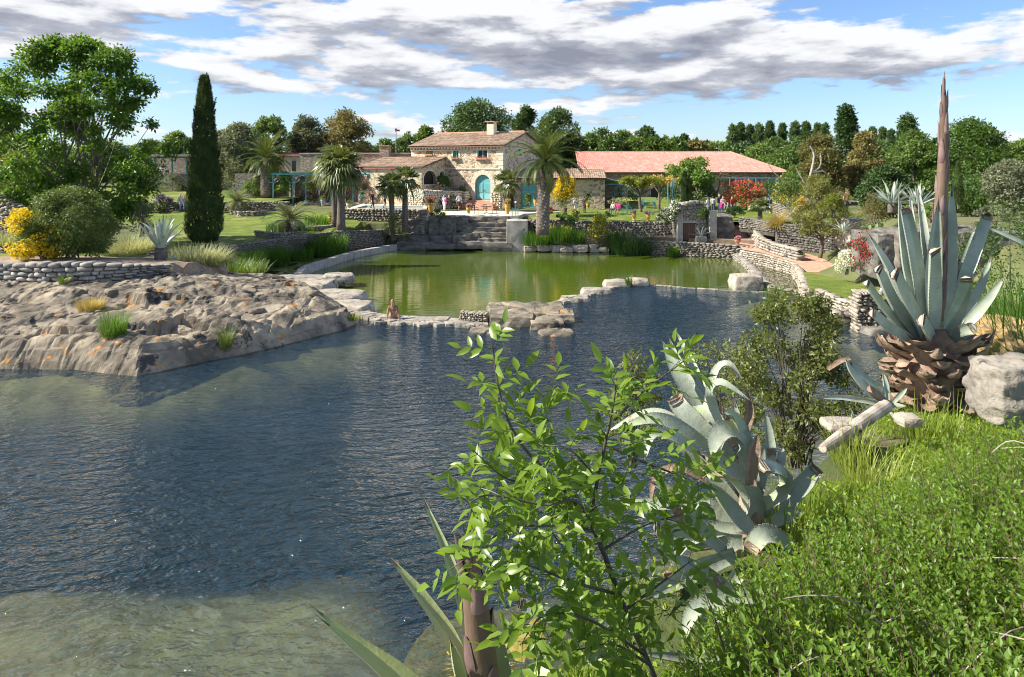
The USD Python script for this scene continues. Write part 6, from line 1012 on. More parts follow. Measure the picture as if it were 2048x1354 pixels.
# lily pads on the pond
r = rng(90); lp = MB(); pond = Polygon([(-15.3, 46.4), (-15.6, 49.5), (-15.1, 53.5), (-14.1, 58.4), (-13.0, 62), (-15.4, 60), (-17, 57), (-18.6, 51.5), (-18.8, 47)])
while lp.n < 1100 * 7:
    x, y = r.uniform(-19, -12.5), r.uniform(46, 62.5)
    if not pond.contains(Point(x, y)) or noise(np.array([x * .7, y * .45, 0]), 4) < .36: continue
    R_ = r.uniform(.10, .19); a = np.arange(6) * 1.047 + r.rand() * 6; lp.add(np.vstack([[x, y, .115], np.stack([x + R_ * np.cos(a), y + R_ * np.sin(a), .118 + r.rand(6) * .03], -1)]), [[0, k, k % 6 + 1] for k in range(1, 6)])
leafmat('lily_leaf', (.12, .16, .04), (.30, .30, .10), .1, .25, .6); obj('lily_pads', lp, 'lily_leaf', label='carpet of floating water lily pads behind the curved dam', cat='lily pads', kind='stuff')
clump('reed_tuft', 'upright reeds hiding the right end of the weir', at(1552, 622, 34), 1.3, .5, 'leaf_iris', 96, n=260, width=.03, lean=.2, curl=.3, cat='reeds')
# red roses and white blossom at the lower lawn
shrub('rose_bush', 'red rose bush against the dark rock at the right lawn', at(1742, 548, 38.5), 2.35, 1.95, 'leaf_dark2', 91, n=2200, size=.10, flowers='flower_red', fn=900, fsize=.12, fz=.2, k=26, shape='oval')
shrub('white_shrub', 'creamy white flowering bush beside the brick path', at(1694, 545, 40), 1.35, 1.3, 'leaf_pale_grass', 92, n=1500, size=.09, flowers='flower_white', fn=2200, fsize=.07, fz=.05, k=24)
shrub('rose_bush', 'pink rose bush behind the white blossom', at(1700, 515, 44), 1.0, 1.6, 'leaf_dark2', 93, n=1200, size=.10, flowers='flower_pink', fn=240, fsize=.11, k=16)
shrub('scrub', 'brown twiggy scrub above the prickly pear', at(1745, 462, 44), 2.5, 2.3, 'leaf_brown', 94, n=3000, size=.09, k=26)
# prickly pear: flat pads
pp = thing('prickly_pear', 'prickly pear cactus of flat round pads on the pale rock', 'cactus'); B = at(1745, 500, 43.5); r = rng(95); plain('cactus_pad', (.10, .15, .055), .6, var=.3)
pads = [(B + [r.uniform(-1.1, 1.1), r.uniform(-.4, .4), .1], None) for _ in range(7)]; cnt = 0
while pads and cnt < 44:
    p0, up = pads.pop(0); d = norm(np.array([r.normal() * .55, r.normal() * .35, 1.0])); R_ = r.uniform(.17, .26); nrm = norm(np.cross(d, rand_dir(r, 1)[0])); S = np.cross(d, nrm); a = np.arange(10) * .6283; c = p0 + d * R_
    ring = c + np.cos(a)[:, None] * d * R_ * 1.15 + np.sin(a)[:, None] * S * R_ * .8; obj('pad', (np.vstack([ring * .88 + c * .12 + nrm * .025, ring * .88 + c * .12 - nrm * .025, ring, [c + nrm * .045], [c - nrm * .045]]), np.array([[i, (i + 1) % 10, 30] for i in range(10)] + [[10 + (i + 1) % 10, 10 + i, 31] for i in range(10)] + [[i, 20 + i, 20 + (i + 1) % 10] for i in range(10)] + [[i, 20 + (i + 1) % 10, (i + 1) % 10] for i in range(10)] + [[10 + i, 20 + (i + 1) % 10, 20 + i] for i in range(10)] + [[10 + i, 10 + (i + 1) % 10, 20 + (i + 1) % 10] for i in range(10)])), 'cactus_pad', pp, smooth=True)
    cnt += 1; pads += [(c + d * R_ + S * r.uniform(-.5, .5) * R_, 1) for _ in range(r.randint(1, 3))] if c[2] < B[2] + 1.7 else []
# agaves in the middle distance
agave('agave', 'grey green agave with folded leaves on the outcrop beside the cypress', (at(322, 520, 37)[0], 37, 2.6), 1.75, .22, 20, 97, trunk=.75, el=(1.57, .75), sag=.7, tr=.32)
agave('agave', 'large blue agave in front of the shrubby trees left of the flower stalk', at(1785, 412, 31), 1.15, .13, 30, 98, trunk=.1, el=(1.5, .1), sag=.5, tr=.2)
agave('agave', 'second blue agave partly behind the flower stalk', at(1836, 412, 30), 1.0, .12, 24, 99, trunk=.05, el=(1.4, .1), sag=.3, tr=.2)
agave('agave', 'small blue agave under the shaded stone wall', at(1686, 462, 46), .9, .12, 16, 89, el=(1.3, .1), tr=.15)
agave('agave', 'little blue agave at the foot of the outcrop agave', (at(345, 520, 36.6)[0], 36.6, 2.6), .5, .09, 14, 88, el=(1.3, .1), tr=.1)

for i, (x, y, Y, h_, w_, m_, fl, lb) in enumerate([(345, 392, 93.6, 3.2, 4.5, 'leaf_grey', None, 'grey shrub against the restaurant wall behind the plane tree'), (398, 392, 93.4, 2.4, 3.0, 'leaf_mid', None, 'green climber on the restaurant wall behind the cypress'), (470, 388, 92.5, 4.8, 6.0, 'leaf_grey', None, 'open olive bush in front of the restaurant wall right of the cypress'), (505, 392, 80.5, 2.2, 3.0, 'leaf_mid', None, 'bush left of the squat date palm trunk'), (570, 386, 79.5, 2.6, 2.2, 'leaf_fig', None, 'climber on the left post of the teal pergola'), (628, 384, 79, 2.8, 2.4, 'leaf_yellowgreen', None, 'yellow green vine on the arcade wall'), (715, 388, 78, 2.4, 3.2, 'leaf_dark2', 'flower_coral', 'dark climber with coral flowers at the right end of the pergola'), (885, 372, 76.4, 1.2, 1.8, 'leaf_mid', None, 'trailing plant on the patio wall beside the arches'), (900, 408, 75, .8, 2.2, 'leaf_grey', None, 'grey plants at the foot of the patio wall'), (1245, 400, 84, 2.2, 5.0, 'leaf_mid', 'flower_white', 'white flowered hedge in front of the barn left of the pollarded planes'), (1345, 404, 82, 2.6, 4.0, 'leaf_dark2', None, 'dark hedge in front of the barn behind the slim cypresses'), (1450, 396, 84, 3.0, 5.5, 'leaf_dark2', 'flower_coral', 'dark climbing hedge behind the lawn group'), (1545, 402, 76, 2.6, 4.0, 'leaf_mid', None, 'green bush right of the bougainvillea'), (1575, 415, 60, 1.8, 3.0, 'leaf_mid', 'flower_yellow', 'yellow flowered bush above the bed wall'), (1470, 432, 63.4, .8, 2.0, 'leaf_dark2', None, 'low bush on the lawn edge right of the hut'), (1665, 432, 47, 1.6, 2.2, 'leaf_yellowgreen', None, 'yellow green bush beside the feathery tree'), (1860, 440, 37.5, 1.0, 2.2, 'leaf_mid', None, 'low bush on the rock edge behind the tall agave'), (1990, 445, 37, .9, 2.6, 'leaf_grey', None, 'grey low bush on the rock edge at the far right'), (55, 398, 73.5, 1.2, 3.0, 'leaf_grey', None, 'grey bush at the foot of the bare trunks on the left'), (310, 425, 71, 1.3, 2.8, 'leaf_mid', 'flower_white', 'white flecked bush on the low lawn wall')]):
    shrub('garden_shrub', lb, at(x, y, Y), h_, w_, m_, 1000 + i, n=2200, size=.19 if Y > 70 else .12, flowers=fl, fn=500, fsize=.15, k=22)
# ---------------------------------------------------------------- foreground planting on the near bank
def leaf_px(par, pts, wpx, Y, dY=0.0, up=None, cut=False, dry=False, th=.022, chan=.26, spine=True, tooth=True, mat='agave_leaf', label=None, tipdry=0.0, n=16, base=None):
    """An agave leaf through picture points at distance Y (its tip dY farther or nearer), as wide as it looks."""
    k = len(pts); P = np.array([at(x, y, Y + dY * (i / (k - 1)) ** 1.3) for i, (x, y) in enumerate(pts)]) - base
    W = wpx / FOC * Y * (.76 if Y > 6 else .84); up = np.array(up if up is not None else (.15, -.75, .55), float)
    if k == 2: P = np.vstack([P[0], P[0] * .5 + P[1] * .5 + [0, .03, .0], P[1]])
    v, f, Q, S, w, U = blade(P, W, up, th, chan, n, cut)
    lf = obj('dry_leaf' if dry else 'leaf', (v, f), 'agave_dry' if dry else mat, par, smooth=60, label=label)
    if cut and not dry:                     # withered end
        d = norm(Q[-1] - Q[-2]); r = rng(int(pts[0][0])); E = np.array([Q[-1] - d * W * .22, Q[-1], Q[-1] + d * W * .06 - np.array(up) * W * .03]); v2, f2, *_ = blade(E, W * .86, up, th * 1.15, chan * 1.3, 7, True); v2 = v2 + r.normal(size=v2.shape) * W * .018; obj('withered_tip', (v2, f2), 'agave_dry', lf, smooth=60)
    elif spine and not dry: obj('spine', tube([Q[-2], Q[-1], Q[-1] + (Q[-1] - Q[-2]) * .5], [w[-2] * .5, w[-1], .001], 5), 'agave_spine', lf)
    if tooth and not dry: obj('teeth', teeth(Q, S, w, U), 'agave_spine', lf, kind='stuff')
    return lf
def flower_stalk(par, pts, widths, Y, base, nb, seed, blen=.26):
    r = rng(seed); P = bez(np.array([at(x, y, Y) for x, y in pts]) - base, 26); R = np.interp(np.linspace(0, 1, 26), np.linspace(0, 1, len(widths)), widths) / FOC * Y / 2
    st = obj('flower_stalk', tube(P, R, 14), 'stalk', par, smooth=True)
    for i in range(nb):                     # clasping bracts
        u = (i + .3) / nb * .97; q = np.array([np.interp(u, np.linspace(0, 1, 26), P[:, j]) for j in range(3)]); rr = np.interp(u, np.linspace(0, 1, 26), R); k = min(24, int(u * 25)); T = norm(P[k + 1] - P[k]); a = i * 2.399 + r.normal() * .2
        s_ = norm(np.cross(T, [0, 1, .01])); o = s_ * math.cos(a) + np.cross(T, s_) * math.sin(a); L = blen * r.uniform(.8, 1.2) * (1 - .55 * u); pts_ = [q + o * rr * .96, q + o * rr * 1.05 + T * L * .35, q + o * rr * 1.03 + T * L * .8, q + o * rr * (1.08 + r.rand() * .25) + T * L]
        v, f, *_ = blade(pts_, rr * 1.15, -o, .004, .35, 8, shape=lambda t: np.interp(t, [0, .3, .7, 1], [1, 1.05, .6, .05])); obj('bract', (v, f), 'bract', st, smooth=60)
earth('bract', [(0, (.07, .042, .042)), (.5, (.14, .088, .085)), (1, (.25, .185, .165))], 5.0, rough=.55, bump=.004, bscale=18, var=.3, stretch=(1, 1, .5))
earth('dry_tan', [(0, (.15, .10, .07)), (.5, (.27, .19, .135)), (1, (.44, .345, .25))], 6.0, rough=.85, bump=.01, bscale=20)
earth('rock_algae', [(0, (.13, .11, .02)), (.5, (.24, .20, .04)), (1, (.36, .30, .09))], 2.5, detail=9, bump=.04, bscale=8)
earth('agave_leaf_yellow', [(0, (.26, .31, .14)), (.5, (.36, .40, .19)), (1, (.48, .48, .25))], 3.0, detail=7, rough=.45, bump=.004, bscale=16, spec=.3)
leafmat('leaf_ash', (.032, .095, .014), (.17, .26, .03), .48, .34, .45); leafmat('leaf_privet', (.06, .14, .014), (.27, .36, .035), .45, .42, .35); leafmat('leaf_bankgrass', (.11, .19, .022), (.29, .34, .06), .45, .4); leafmat('leaf_water_bush', (.07, .095, .022), (.18, .20, .06), .35, .4)
plain('twig', (.10, .06, .045), .8)
earth('agave_leaf_grey', [(0, (.17, .20, .15)), (.5, (.26, .295, .225)), (1, (.40, .43, .34))], 3.0, detail=8, rough=.55, bump=.006, bscale=20, spots=[((.17, .12, .075), 3.8, .60), ((.28, .33, .18), 2.0, .57)], spec=.25)
# --- tall flowering agave at the right
YA = 6.8; BA = at(1862, 790, YA); BA[2] = bz(BA[0], BA[1]) - .02; A1 = thing('agave', 'tall flowering agave with a scaly brown trunk and a giant stalk at the right', 'agave', loc=BA)
for pts, w, dY, cut in [([(1845, 668), (1818, 560), (1805, 470), (1797, 383)], 27, .25, 0), ([(1850, 668), (1838, 570), (1825, 490), (1810, 420)], 42, .05, 1), ([(1862, 660), (1854, 520), (1845, 440), (1836, 376)], 26, .4, 0), ([(1858, 660), (1835, 520), (1824, 450), (1821, 388)], 24, .45, 0), ([(1868, 672), (1864, 580), (1868, 500), (1877, 398)], 46, -.1, 0), ([(1882, 668), (1892, 580), (1900, 480), (1904, 371)], 44, .05, 0), ([(1896, 668), (1925, 570), (1950, 500), (1974, 434)], 32, .1, 1), ([(1890, 664), (1915, 570), (1935, 510), (1950, 452)], 25, .3, 0),
                        ([(1842, 676), (1802, 590), (1775, 530), (1736, 466)], 32, -.1, 0), ([(1836, 684), (1800, 650), (1765, 610), (1735, 566)], 25, -.35, 1), ([(1842, 680), (1810, 640), (1780, 590), (1757, 538)], 40, -.3, 1), ([(1852, 690), (1835, 640), (1812, 595), (1790, 548)], 46, -.45, 1), ([(1868, 690), (1868, 630), (1868, 560), (1868, 503)], 40, -.5, 1), ([(1880, 672), (1895, 620), (1905, 570), (1915, 522)], 36, .2, 1), ([(1898, 674), (1930, 620), (1960, 575), (1983, 511)], 26, .0, 0), ([(1898, 682), (1940, 640), (1975, 600), (2010, 552)], 28, -.2, 0),
                        ([(1886, 690), (1905, 640), (1920, 600), (1933, 558)], 36, -.4, 1), ([(1846, 690), (1815, 675), (1780, 655), (1746, 626)], 30, -.4, 1), ([(1890, 694), (1915, 670), (1945, 655)], 34, -.35, 1), ([(1870, 696), (1860, 670), (1845, 640)], 40, -.5, 1), ([(1876, 664), (1880, 560), (1890, 500), (1893, 440)], 38, .35, 0), ([(1858, 664), (1850, 590), (1846, 540), (1850, 480)], 36, .3, 0)]:
    leaf_px(A1, pts, w, YA, dY, up=(.2 * (1865 - pts[-1][0]) / 60, -.9, .35), cut=bool(cut), base=BA, th=.03)
tz = at(0, 680, YA)[2] - BA[2]; tx = (at(1868, 0, YA) - BA)[0]
obj('trunk', tube(bez([(0, 0, -.15), (0, 0, tz * .4), (tx, 0, tz * .8), (tx, 0, tz + .12)], 8), [.2, .21, .23, .25, .25, .23, .18, .1], 12), 'agave_dry', A1, smooth=True); r = rng(201)
for i in range(96):                         # dead leaf bases, spiralling up the trunk
    u = i / 96; z = tz * (u ** .9) * 1.02 - .02; a = i * 2.399 + r.normal() * .2; o = np.array([math.cos(a), math.sin(a), 0]); rr = .19 + .07 * math.sin(min(1, u + .1) * 2.6); L = r.uniform(.12, .26) * (.8 + .5 * u); c = np.array([tx * u, 0, z]); e = r.uniform(-.25, .55) + .35 * u
    pts_ = [c + o * rr * .85, c + o * (rr + L * .5) + [0, 0, L * .5 * e], c + o * (rr + L * .85) + [0, 0, L * e * .9 + r.normal() * .03], c + o * (rr + L) + [0, 0, L * e + r.uniform(-.06, .1)]]
    v, f, *_ = blade(pts_, r.uniform(.12, .19), (-o[0] * .3, -o[1] * .3, 1), .014, .3, 7, shape=lambda t: np.interp(t, [0, .4, .8, 1], [1, 1, .6, .12])); v = v + r.normal(size=v.shape) * .005; obj('dead_leaf_base', (v, f), ['agave_dry', 'dry_tan', 'agave_dry'][i % 3], A1, smooth=50)
flower_stalk(A1, [(1872, 640), (1878, 540), (1880, 440), (1886, 330), (1888, 230), (1887, 156)], [27, 26, 24, 20, 15, 3], YA + .05, BA, 26, 5, .32)
# --- broken small agave and dead log below it
BB = at(1762, 815, 5.9); BB[2] = bz(BB[0], BB[1]); A2 = thing('agave', 'small broken agave with curled dry leaves beside the dead log', 'agave', loc=BB)
for pts, w, dY, cut, dry in [([(1772, 808), (1735, 780), (1705, 745), (1690, 716)], 20, -.1, 0, 0), ([(1770, 812), (1720, 800), (1680, 795), (1638, 797)], 15, -.2, 0, 0), ([(1775, 800), (1772, 770), (1766, 745)], 14, .1, 0, 0), ([(1778, 812), (1800, 790), (1815, 775)], 12, 0, 0, 0), ([(1768, 800), (1740, 765), (1712, 740), (1700, 730)], 20, 0, 1, 0), ([(1700, 716), (1680, 722), (1655, 738)], 12, 0, 1, 1), ([(1772, 806), (1755, 790), (1740, 778)], 22, -.2, 1, 1), ([(1782, 815), (1795, 808), (1812, 812)], 12, -.2, 0, 0), ([(1778, 818), (1790, 830), (1808, 838)], 10, -.25, 0, 0)]:
    leaf_px(A2, pts, w, 5.9, dY, cut=bool(cut), dry=bool(dry), base=BB, tooth=False)
lg = thing('dead_log', 'weathered grey dead log lying on the bank below the agaves', 'log'); P = bez([at(1772, 812, 5.7), at(1715, 850, 5.4), at(1665, 885, 5.15), at(1645, 897, 5.05)], 14)
for q in P: q[2] = max(q[2], bz(q[0], q[1]) + .03)
v, f = tube(P, np.interp(np.linspace(0, 1, 14), [0, .5, 1], [.055, .048, .03]), 14); v = v + .012 * (noise(v * [30, 30, 30], 3)[:, None] - .5) * norm(v - v.mean(0)); obj('stem', (v, f), 'dead_wood', lg)
obj('broken_branch', tube([P[5], P[5] + [.05, -.05, -.06], P[5] + [.12, -.03, -.13]], [.03, .025, .012], 7), 'dead_wood', lg)
# --- toppled agave in the middle foreground
YB = 3.7; BC = at(1485, 1035, YB); A3 = thing('agave', 'sprawling grey agave with broken arching leaves in the middle foreground', 'agave', loc=BC)
L3 = [([(1520, 1045), (1490, 985), (1455, 945), (1414, 935)], 92, YB, -.35, 1, 0), ([(1500, 960), (1488, 885), (1455, 862), (1432, 880), (1424, 915)], 56, YB, -.25, 0, 0), ([(1430, 880), (1385, 800), (1350, 740), (1325, 682)], 34, YB + .3, .2, 0, 0), ([(1435, 880), (1400, 800), (1365, 740), (1338, 676)], 26, YB + .35, .3, 0, 0), ([(1440, 860), (1405, 780), (1380, 720), (1353, 664)], 24, YB + .4, .4, 0, 0), ([(1450, 880), (1420, 800), (1432, 740), (1460, 728), (1490, 770)], 20, YB + .3, -.1, 0, 0), ([(1455, 880), (1428, 820), (1422, 780), (1445, 765), (1502, 802)], 26, YB + .1, -.2, 0, 0),
      ([(1440, 915), (1370, 862), (1310, 838), (1240, 855)], 40, YB, -.1, 0, 0), ([(1425, 930), (1360, 880), (1305, 868), (1290, 918)], 34, YB - .1, -.2, 0, 0), ([(1430, 900), (1350, 842), (1290, 828), (1205, 870)], 30, YB + .15, .2, 0, 0), ([(1470, 900), (1420, 830), (1395, 800), (1385, 760)], 50, YB + .2, .3, 0, 0), ([(1445, 890), (1395, 850), (1365, 822), (1350, 800)], 48, YB + .1, .1, 1, 0), ([(1500, 970), (1505, 920), (1515, 868)], 36, YB - .15, 0, 0, 1), ([(1490, 870), (1498, 825), (1493, 776)], 24, YB + .2, 0, 0, 1), ([(1475, 890), (1465, 850), (1478, 826)], 46, YB + .1, 0, 0, 1), ([(1495, 930), (1490, 870), (1465, 830), (1446, 828)], 30, YB, -.1, 0, 0),
      ([(1540, 950), (1540, 890), (1531, 822)], 27, YB + .1, .1, 0, 0), ([(1552, 950), (1562, 920), (1566, 894)], 22, YB + .1, .1, 0, 0), ([(1530, 1010), (1568, 985), (1563, 945), (1526, 932)], 40, YB - .1, -.2, 1, 0), ([(1535, 1030), (1580, 995), (1632, 938)], 42, YB + .1, .15, 1, 0), ([(1518, 1078), (1480, 1040), (1445, 1000), (1416, 965)], 50, YB - .25, -.15, 0, 0), ([(1450, 1105), (1415, 1075), (1385, 1040), (1362, 1008)], 40, YB - .45, -.1, 0, 0), ([(1585, 1100), (1555, 1075), (1525, 1072), (1502, 1098)], 46, YB - .4, -.1, 1, 0), ([(1362, 1050), (1350, 1010), (1342, 985)], 26, YB - .3, 0, 0, 1),
      ([(1500, 1200), (1440, 1170), (1385, 1135), (1330, 1108)], 44, YB - .8, -.15, 0, 0), ([(1500, 1195), (1430, 1198), (1385, 1225), (1364, 1288)], 42, YB - 1.0, -.2, 0, 0), ([(1445, 1318), (1380, 1318), (1330, 1312), (1284, 1308)], 20, YB - 1.25, -.1, 0, 0), ([(1180, 1275), (1120, 1240), (1075, 1222), (1040, 1208)], 34, YB - .9, 0, 1, 0), ([(1215, 1345), (1195, 1310), (1180, 1290)], 48, YB - 1.1, 0, 1, 0), ([(1420, 1010), (1300, 1008), (1240, 1005)], 26, YB - .2, .1, 0, 0), ([(1335, 1145), (1340, 1180), (1350, 1220)], 26, YB - .6, 0, 0, 1), ([(1410, 960), (1350, 935), (1310, 960), (1300, 1010)], 20, YB, -.1, 0, 1),
      ([(1485, 1025), (1405, 935), (1325, 850)], 44, YB + .05, .1, 0, 0), ([(1492, 1010), (1445, 905), (1402, 830)], 50, YB + .1, .15, 0, 0), ([(1502, 1000), (1482, 900), (1468, 800)], 44, YB + .15, .2, 0, 0), ([(1475, 1045), (1390, 1000), (1296, 962)], 42, YB - .1, 0, 0, 0), ([(1512, 1015), (1524, 930), (1548, 862)], 34, YB + .1, .15, 0, 0), ([(1485, 1085), (1400, 1075), (1312, 1055)], 40, YB - .3, -.1, 1, 0), ([(1470, 1110), (1385, 1145), (1290, 1200)], 42, YB - .45, -.3, 0, 0), ([(1500, 1060), (1440, 1060), (1372, 1085), (1345, 1130)], 38, YB - .2, -.3, 0, 0), ([(1475, 1150), (1420, 1235), (1395, 1325)], 40, YB - .7, -.4, 0, 0), ([(1535, 1050), (1575, 1030), (1610, 1022)], 34, YB - .05, .05, 0, 0)]
for pts, w, Y, dY, cut, dry in L3: leaf_px(A3, pts, w, Y, dY, up=(-.25, -.55, .8) if len(pts) > 3 else (0, -.8, .55), cut=bool(cut), dry=bool(dry), base=BC, th=.016, mat='agave_leaf_grey')
obj('stem', tube(bez([at(1470, 1190, YB - .5) - BC, at(1500, 1080, YB - .1) - BC, at(1490, 960, YB + .15) - BC, at(1465, 890, YB + .3) - BC], 8), np.linspace(.08, .03, 8), 10), 'agave_dry', A3, smooth=True)
# --- young flowering agave at the bottom edge
BD = at(975, 1460, 2.45); A4 = thing('agave', 'young agave with yellow striped leaves and a purple flower spike at the bottom', 'agave', loc=BD)
for pts, w, dY, dk in [([(965, 1440), (945, 1290), (905, 1140), (843, 988)], 34, .25, 0), ([(960, 1450), (915, 1310), (855, 1210), (778, 1113)], 40, .1, 0), ([(935, 1460), (820, 1360), (720, 1290), (628, 1216)], 34, .0, 0), ([(930, 1465), (810, 1380), (730, 1310), (640, 1236)], 30, -.1, 1), ([(990, 1450), (1005, 1350), (985, 1240)], 44, .15, 0), ([(1000, 1460), (1060, 1350), (1120, 1352)], 34, -.1, 0), ([(955, 1455), (925, 1370), (900, 1280)], 34, -.1, 0)]:
    leaf_px(A4, pts, w, 2.45, dY, up=(.1, -.5, .85), base=BD, th=.016, mat='agave_leaf_yellow', chan=.4)
flower_stalk(A4, [(972, 1450), (965, 1330), (950, 1200), (938, 1130), (925, 1082)], [66, 62, 50, 36, 8], 2.45, BD, 13, 7, .17)
# --- leafy ash shrub
YS = 2.15; B5 = at(1330, 1420, 2.25); S5 = thing('ash_shrub', 'leafy green ash shrub with glossy pinnate leaves in the foreground', 'shrub', loc=B5); r = rng(210); LF = []
def stemline(pts, r0, r1, n=18): return bez(np.array([at(x, y, YS + d) for x, y, d in pts]) - B5, n)
ST = [([(1335, 1420, .1), (1290, 1310, .05), (1250, 1220, 0), (1205, 1100, 0), (1180, 1040, .02)], .010, .008), ([(1180, 1040, .02), (1195, 960, 0), (1212, 880, -.05), (1228, 800, -.05), (1232, 770, -.05)], .007, .002), ([(1180, 1040, .02), (1105, 955, .05), (1040, 885, .0), (1003, 800, -.02), (984, 690, -.02)], .007, .002), ([(1188, 1062, 0), (1110, 1052, -.1), (1010, 1062, -.15), (900, 1140, -.2)], .005, .0015), ([(1240, 1190, 0), (1150, 1165, -.15), (1050, 1130, -.2), (985, 1140, -.25)], .005, .0015), ([(1212, 890, 0), (1290, 925, .1), (1370, 955, .1), (1400, 965, .1)], .005, .0015), ([(1290, 1310, 0), (1180, 1240, -.2), (1090, 1230, -.25), (1040, 1290, -.3)], .005, .0015), ([(1205, 1100, 0), (1290, 1050, .1), (1360, 1030, .1)], .005, .0015), ([(1230, 840, 0), (1290, 780, .05), (1350, 735, .05), (1370, 720, .05)], .004, .0015), ([(1105, 955, .05), (1020, 960, -.05), (945, 900, -.1)], .004, .0015), ([(1250, 1220, 0), (1330, 1160, .05), (1385, 1120, .05)], .005, .0015), ([(1040, 885, 0), (1090, 820, .05), (1110, 770, .05)], .003, .0012), ([(1260, 1240, 0), (1200, 1190, .1), (1130, 1100, .15), (1080, 1030, .1)], .005, .0015), ([(1300, 1330, 0), (1230, 1290, -.1), (1150, 1300, -.2)], .004, .0015), ([(1180, 1040, 0), (1150, 1000, -.15), (1090, 1010, -.2), (980, 990, -.25), (930, 1010, -.25)], .005, .0015), ([(1196, 960, 0), (1140, 900, -.1), (1080, 890, -.12)], .004, .0015)]
for q, (pts, r0, r1) in enumerate(ST):
    P = stemline(pts, r0, r1); obj('stem' if q == 0 else 'branch', tube(P, np.linspace(r0, r1, len(P)), 7), 'bark', S5, smooth=True); L = np.linalg.norm(np.diff(P, axis=0), axis=1).sum(); k = int(L / .050)
    for i in range(k):
        u = (i + .6) / k
        if q == 0 and u < .35: continue
        c = np.array([np.interp(u, np.linspace(0, 1, len(P)), P[:, j]) for j in range(3)]); T = norm(P[min(len(P) - 1, int(u * 17) + 1)] - P[int(u * 17)]); a0 = i * 1.57 + r.normal() * .4
        for sg in (0, np.pi):
            s_ = norm(np.cross(T, [0.1, 1, .2])); o = s_ * math.cos(a0 + sg) + np.cross(T, s_) * math.sin(a0 + sg); D = norm(o * .85 + T * .55 + [0, 0, .15] + r.normal(size=3) * .22); RL_ = r.uniform(.10, .17) * (.75 + .25 * (1 - u)); m = r.randint(2, 4); rp = np.array([c + D * RL_ * x + np.array([0, 0, -.03]) * x * x for x in np.linspace(0, 1, 7)]); LF.append((rp, D, m, RL_))
tw = MB(); lv = []
for rp, D, m, RL_ in LF:
    tw.tube(rp, np.linspace(.0012, .0006, 7), 4, False); up = norm(np.array([0, -.35, 1.0]) + r.normal(size=3) * .35); S_ = norm(np.cross(D, up))
    for j in range(m):
        b = rp[2 + int(4 * j / m)]
        for sg in (-1, 1): lv.append((b, norm(D * .55 + S_ * sg * .85 + r.normal(size=3) * .13 - up * .12), up + r.normal(size=3) * .25, r.uniform(.038, .068)))
    lv.append((rp[-1], norm(D + r.normal(size=3) * .15), up + r.normal(size=3) * .2, r.uniform(.046, .076)))
obj('leaf_stalks', tw, 'leaf_ash', S5, kind='stuff'); order = r.permutation(len(lv)); lmesh = lambda idx: leaves([lv[i][0] for i in idx], [lv[i][1] for i in idx], [lv[i][2] for i in idx], [lv[i][3] for i in idx], [lv[i][3] * .40 for i in idx], .13, 'leaf')
for i in order[:300]: obj('leaflet', lmesh([i]), 'leaf_ash', S5, smooth=True)
if len(order) > 300: obj('leaflets', lmesh(order[300:]), 'leaf_ash', S5, smooth=True, kind='stuff')
print('ash leaflets', len(lv))
# --- low privet thicket over the near bank
TH = Polygon([(.02, .7), (.12, 1.5), (.34, 2.1), (.80, 2.7), (1.25, 3.05), (1.75, 3.45), (2.2, 3.95), (3.0, 4.5), (4.4, 5.0), (4.8, 3.6), (3.2, 1.2), (1.5, .55), (.6, .5)]); r = rng(220); S6 = thing('privet_thicket', 'dense low thicket of small glossy privet leaves covering the bottom right bank', 'shrub')
pts = []
while len(pts) < 6200:
    x, y = r.uniform(0, 4.9), r.uniform(.5, 5.0)
    if r.rand() < (1 if y < 2.6 else .75) and x < .95 * y + .7 and TH.contains(Point(x, y)): pts.append((x, y))
pts = np.array(pts); n = len(pts); zb = bank_z(pts[:, 0], pts[:, 1]); dE = signed(TH, pts[:, 0], pts[:, 1])
hh = (.20 + .36 * np.clip(dE / .45, 0, 1) * np.interp(pts[:, 1], [1.2, 2.5, 3.6, 4.6], [1, 1.0, 1.0, .95])) * r.uniform(.6, 1.12, n) * (.75 + .5 * fbm(np.column_stack([pts * 1.3, pts[:, 0] * 0]), 3, 2)); tilt = r.normal(size=(n, 2)) * .35 + [-.28, -.12]
D = norm(np.column_stack([tilt, np.ones(n)])); B = np.column_stack([pts, zb - .02]); tw = MB()
for i in range(0, n, 2): tw.add(*tube(np.array([B[i], B[i] + D[i] * hh[i] * .55 + [0, 0, .02], B[i] + D[i] * hh[i] * 1.0]), [.0035, .0025, .001], 3, False))
nl = 15; uu = np.linspace(.28, 1.0, nl); P = (B[:, None] + D[:, None] * (hh[:, None] * uu[None])[..., None]); az = (np.arange(nl) * 1.571)[None] + r.rand(n, 1) * 6.28
LP, LD, LN = [], [], []
for sg in (0, np.pi):
    a = az + sg; o = np.stack([np.cos(a), np.sin(a), 0 * a], -1); d = norm(o * .8 + D[:, None] * .75 + r.normal(size=o.shape) * .22); LP.append(P.reshape(-1, 3)); LD.append(d.reshape(-1, 3)); LN.append(norm(D[:, None] * 1.0 - o * .55 + r.normal(size=o.shape) * .3).reshape(-1, 3))
LP, LD, LN = map(np.vstack, (LP, LD, LN)); Ls = r.uniform(.018, .031, len(LP)); near = np.argsort(np.linalg.norm(LP - [1.0, 0, EYE], axis=1) - 3 * LP[:, 2] * .6)[:3000][::10]
msk = np.ones(len(LP), bool); msk[near] = False
obj('twigs', tw, 'twig', S6, kind='stuff'); obj('leaves', leaves(LP[msk], LD[msk], LN[msk], Ls[msk], Ls[msk] * .46, .12), 'leaf_privet', S6, kind='stuff')
for i in near: obj('leaf', leaves(LP[i:i + 1], LD[i:i + 1], LN[i:i + 1], Ls[i:i + 1] * 1.15, Ls[i:i + 1] * .5, .1, 'leaf'), 'leaf_privet', S6, smooth=True)
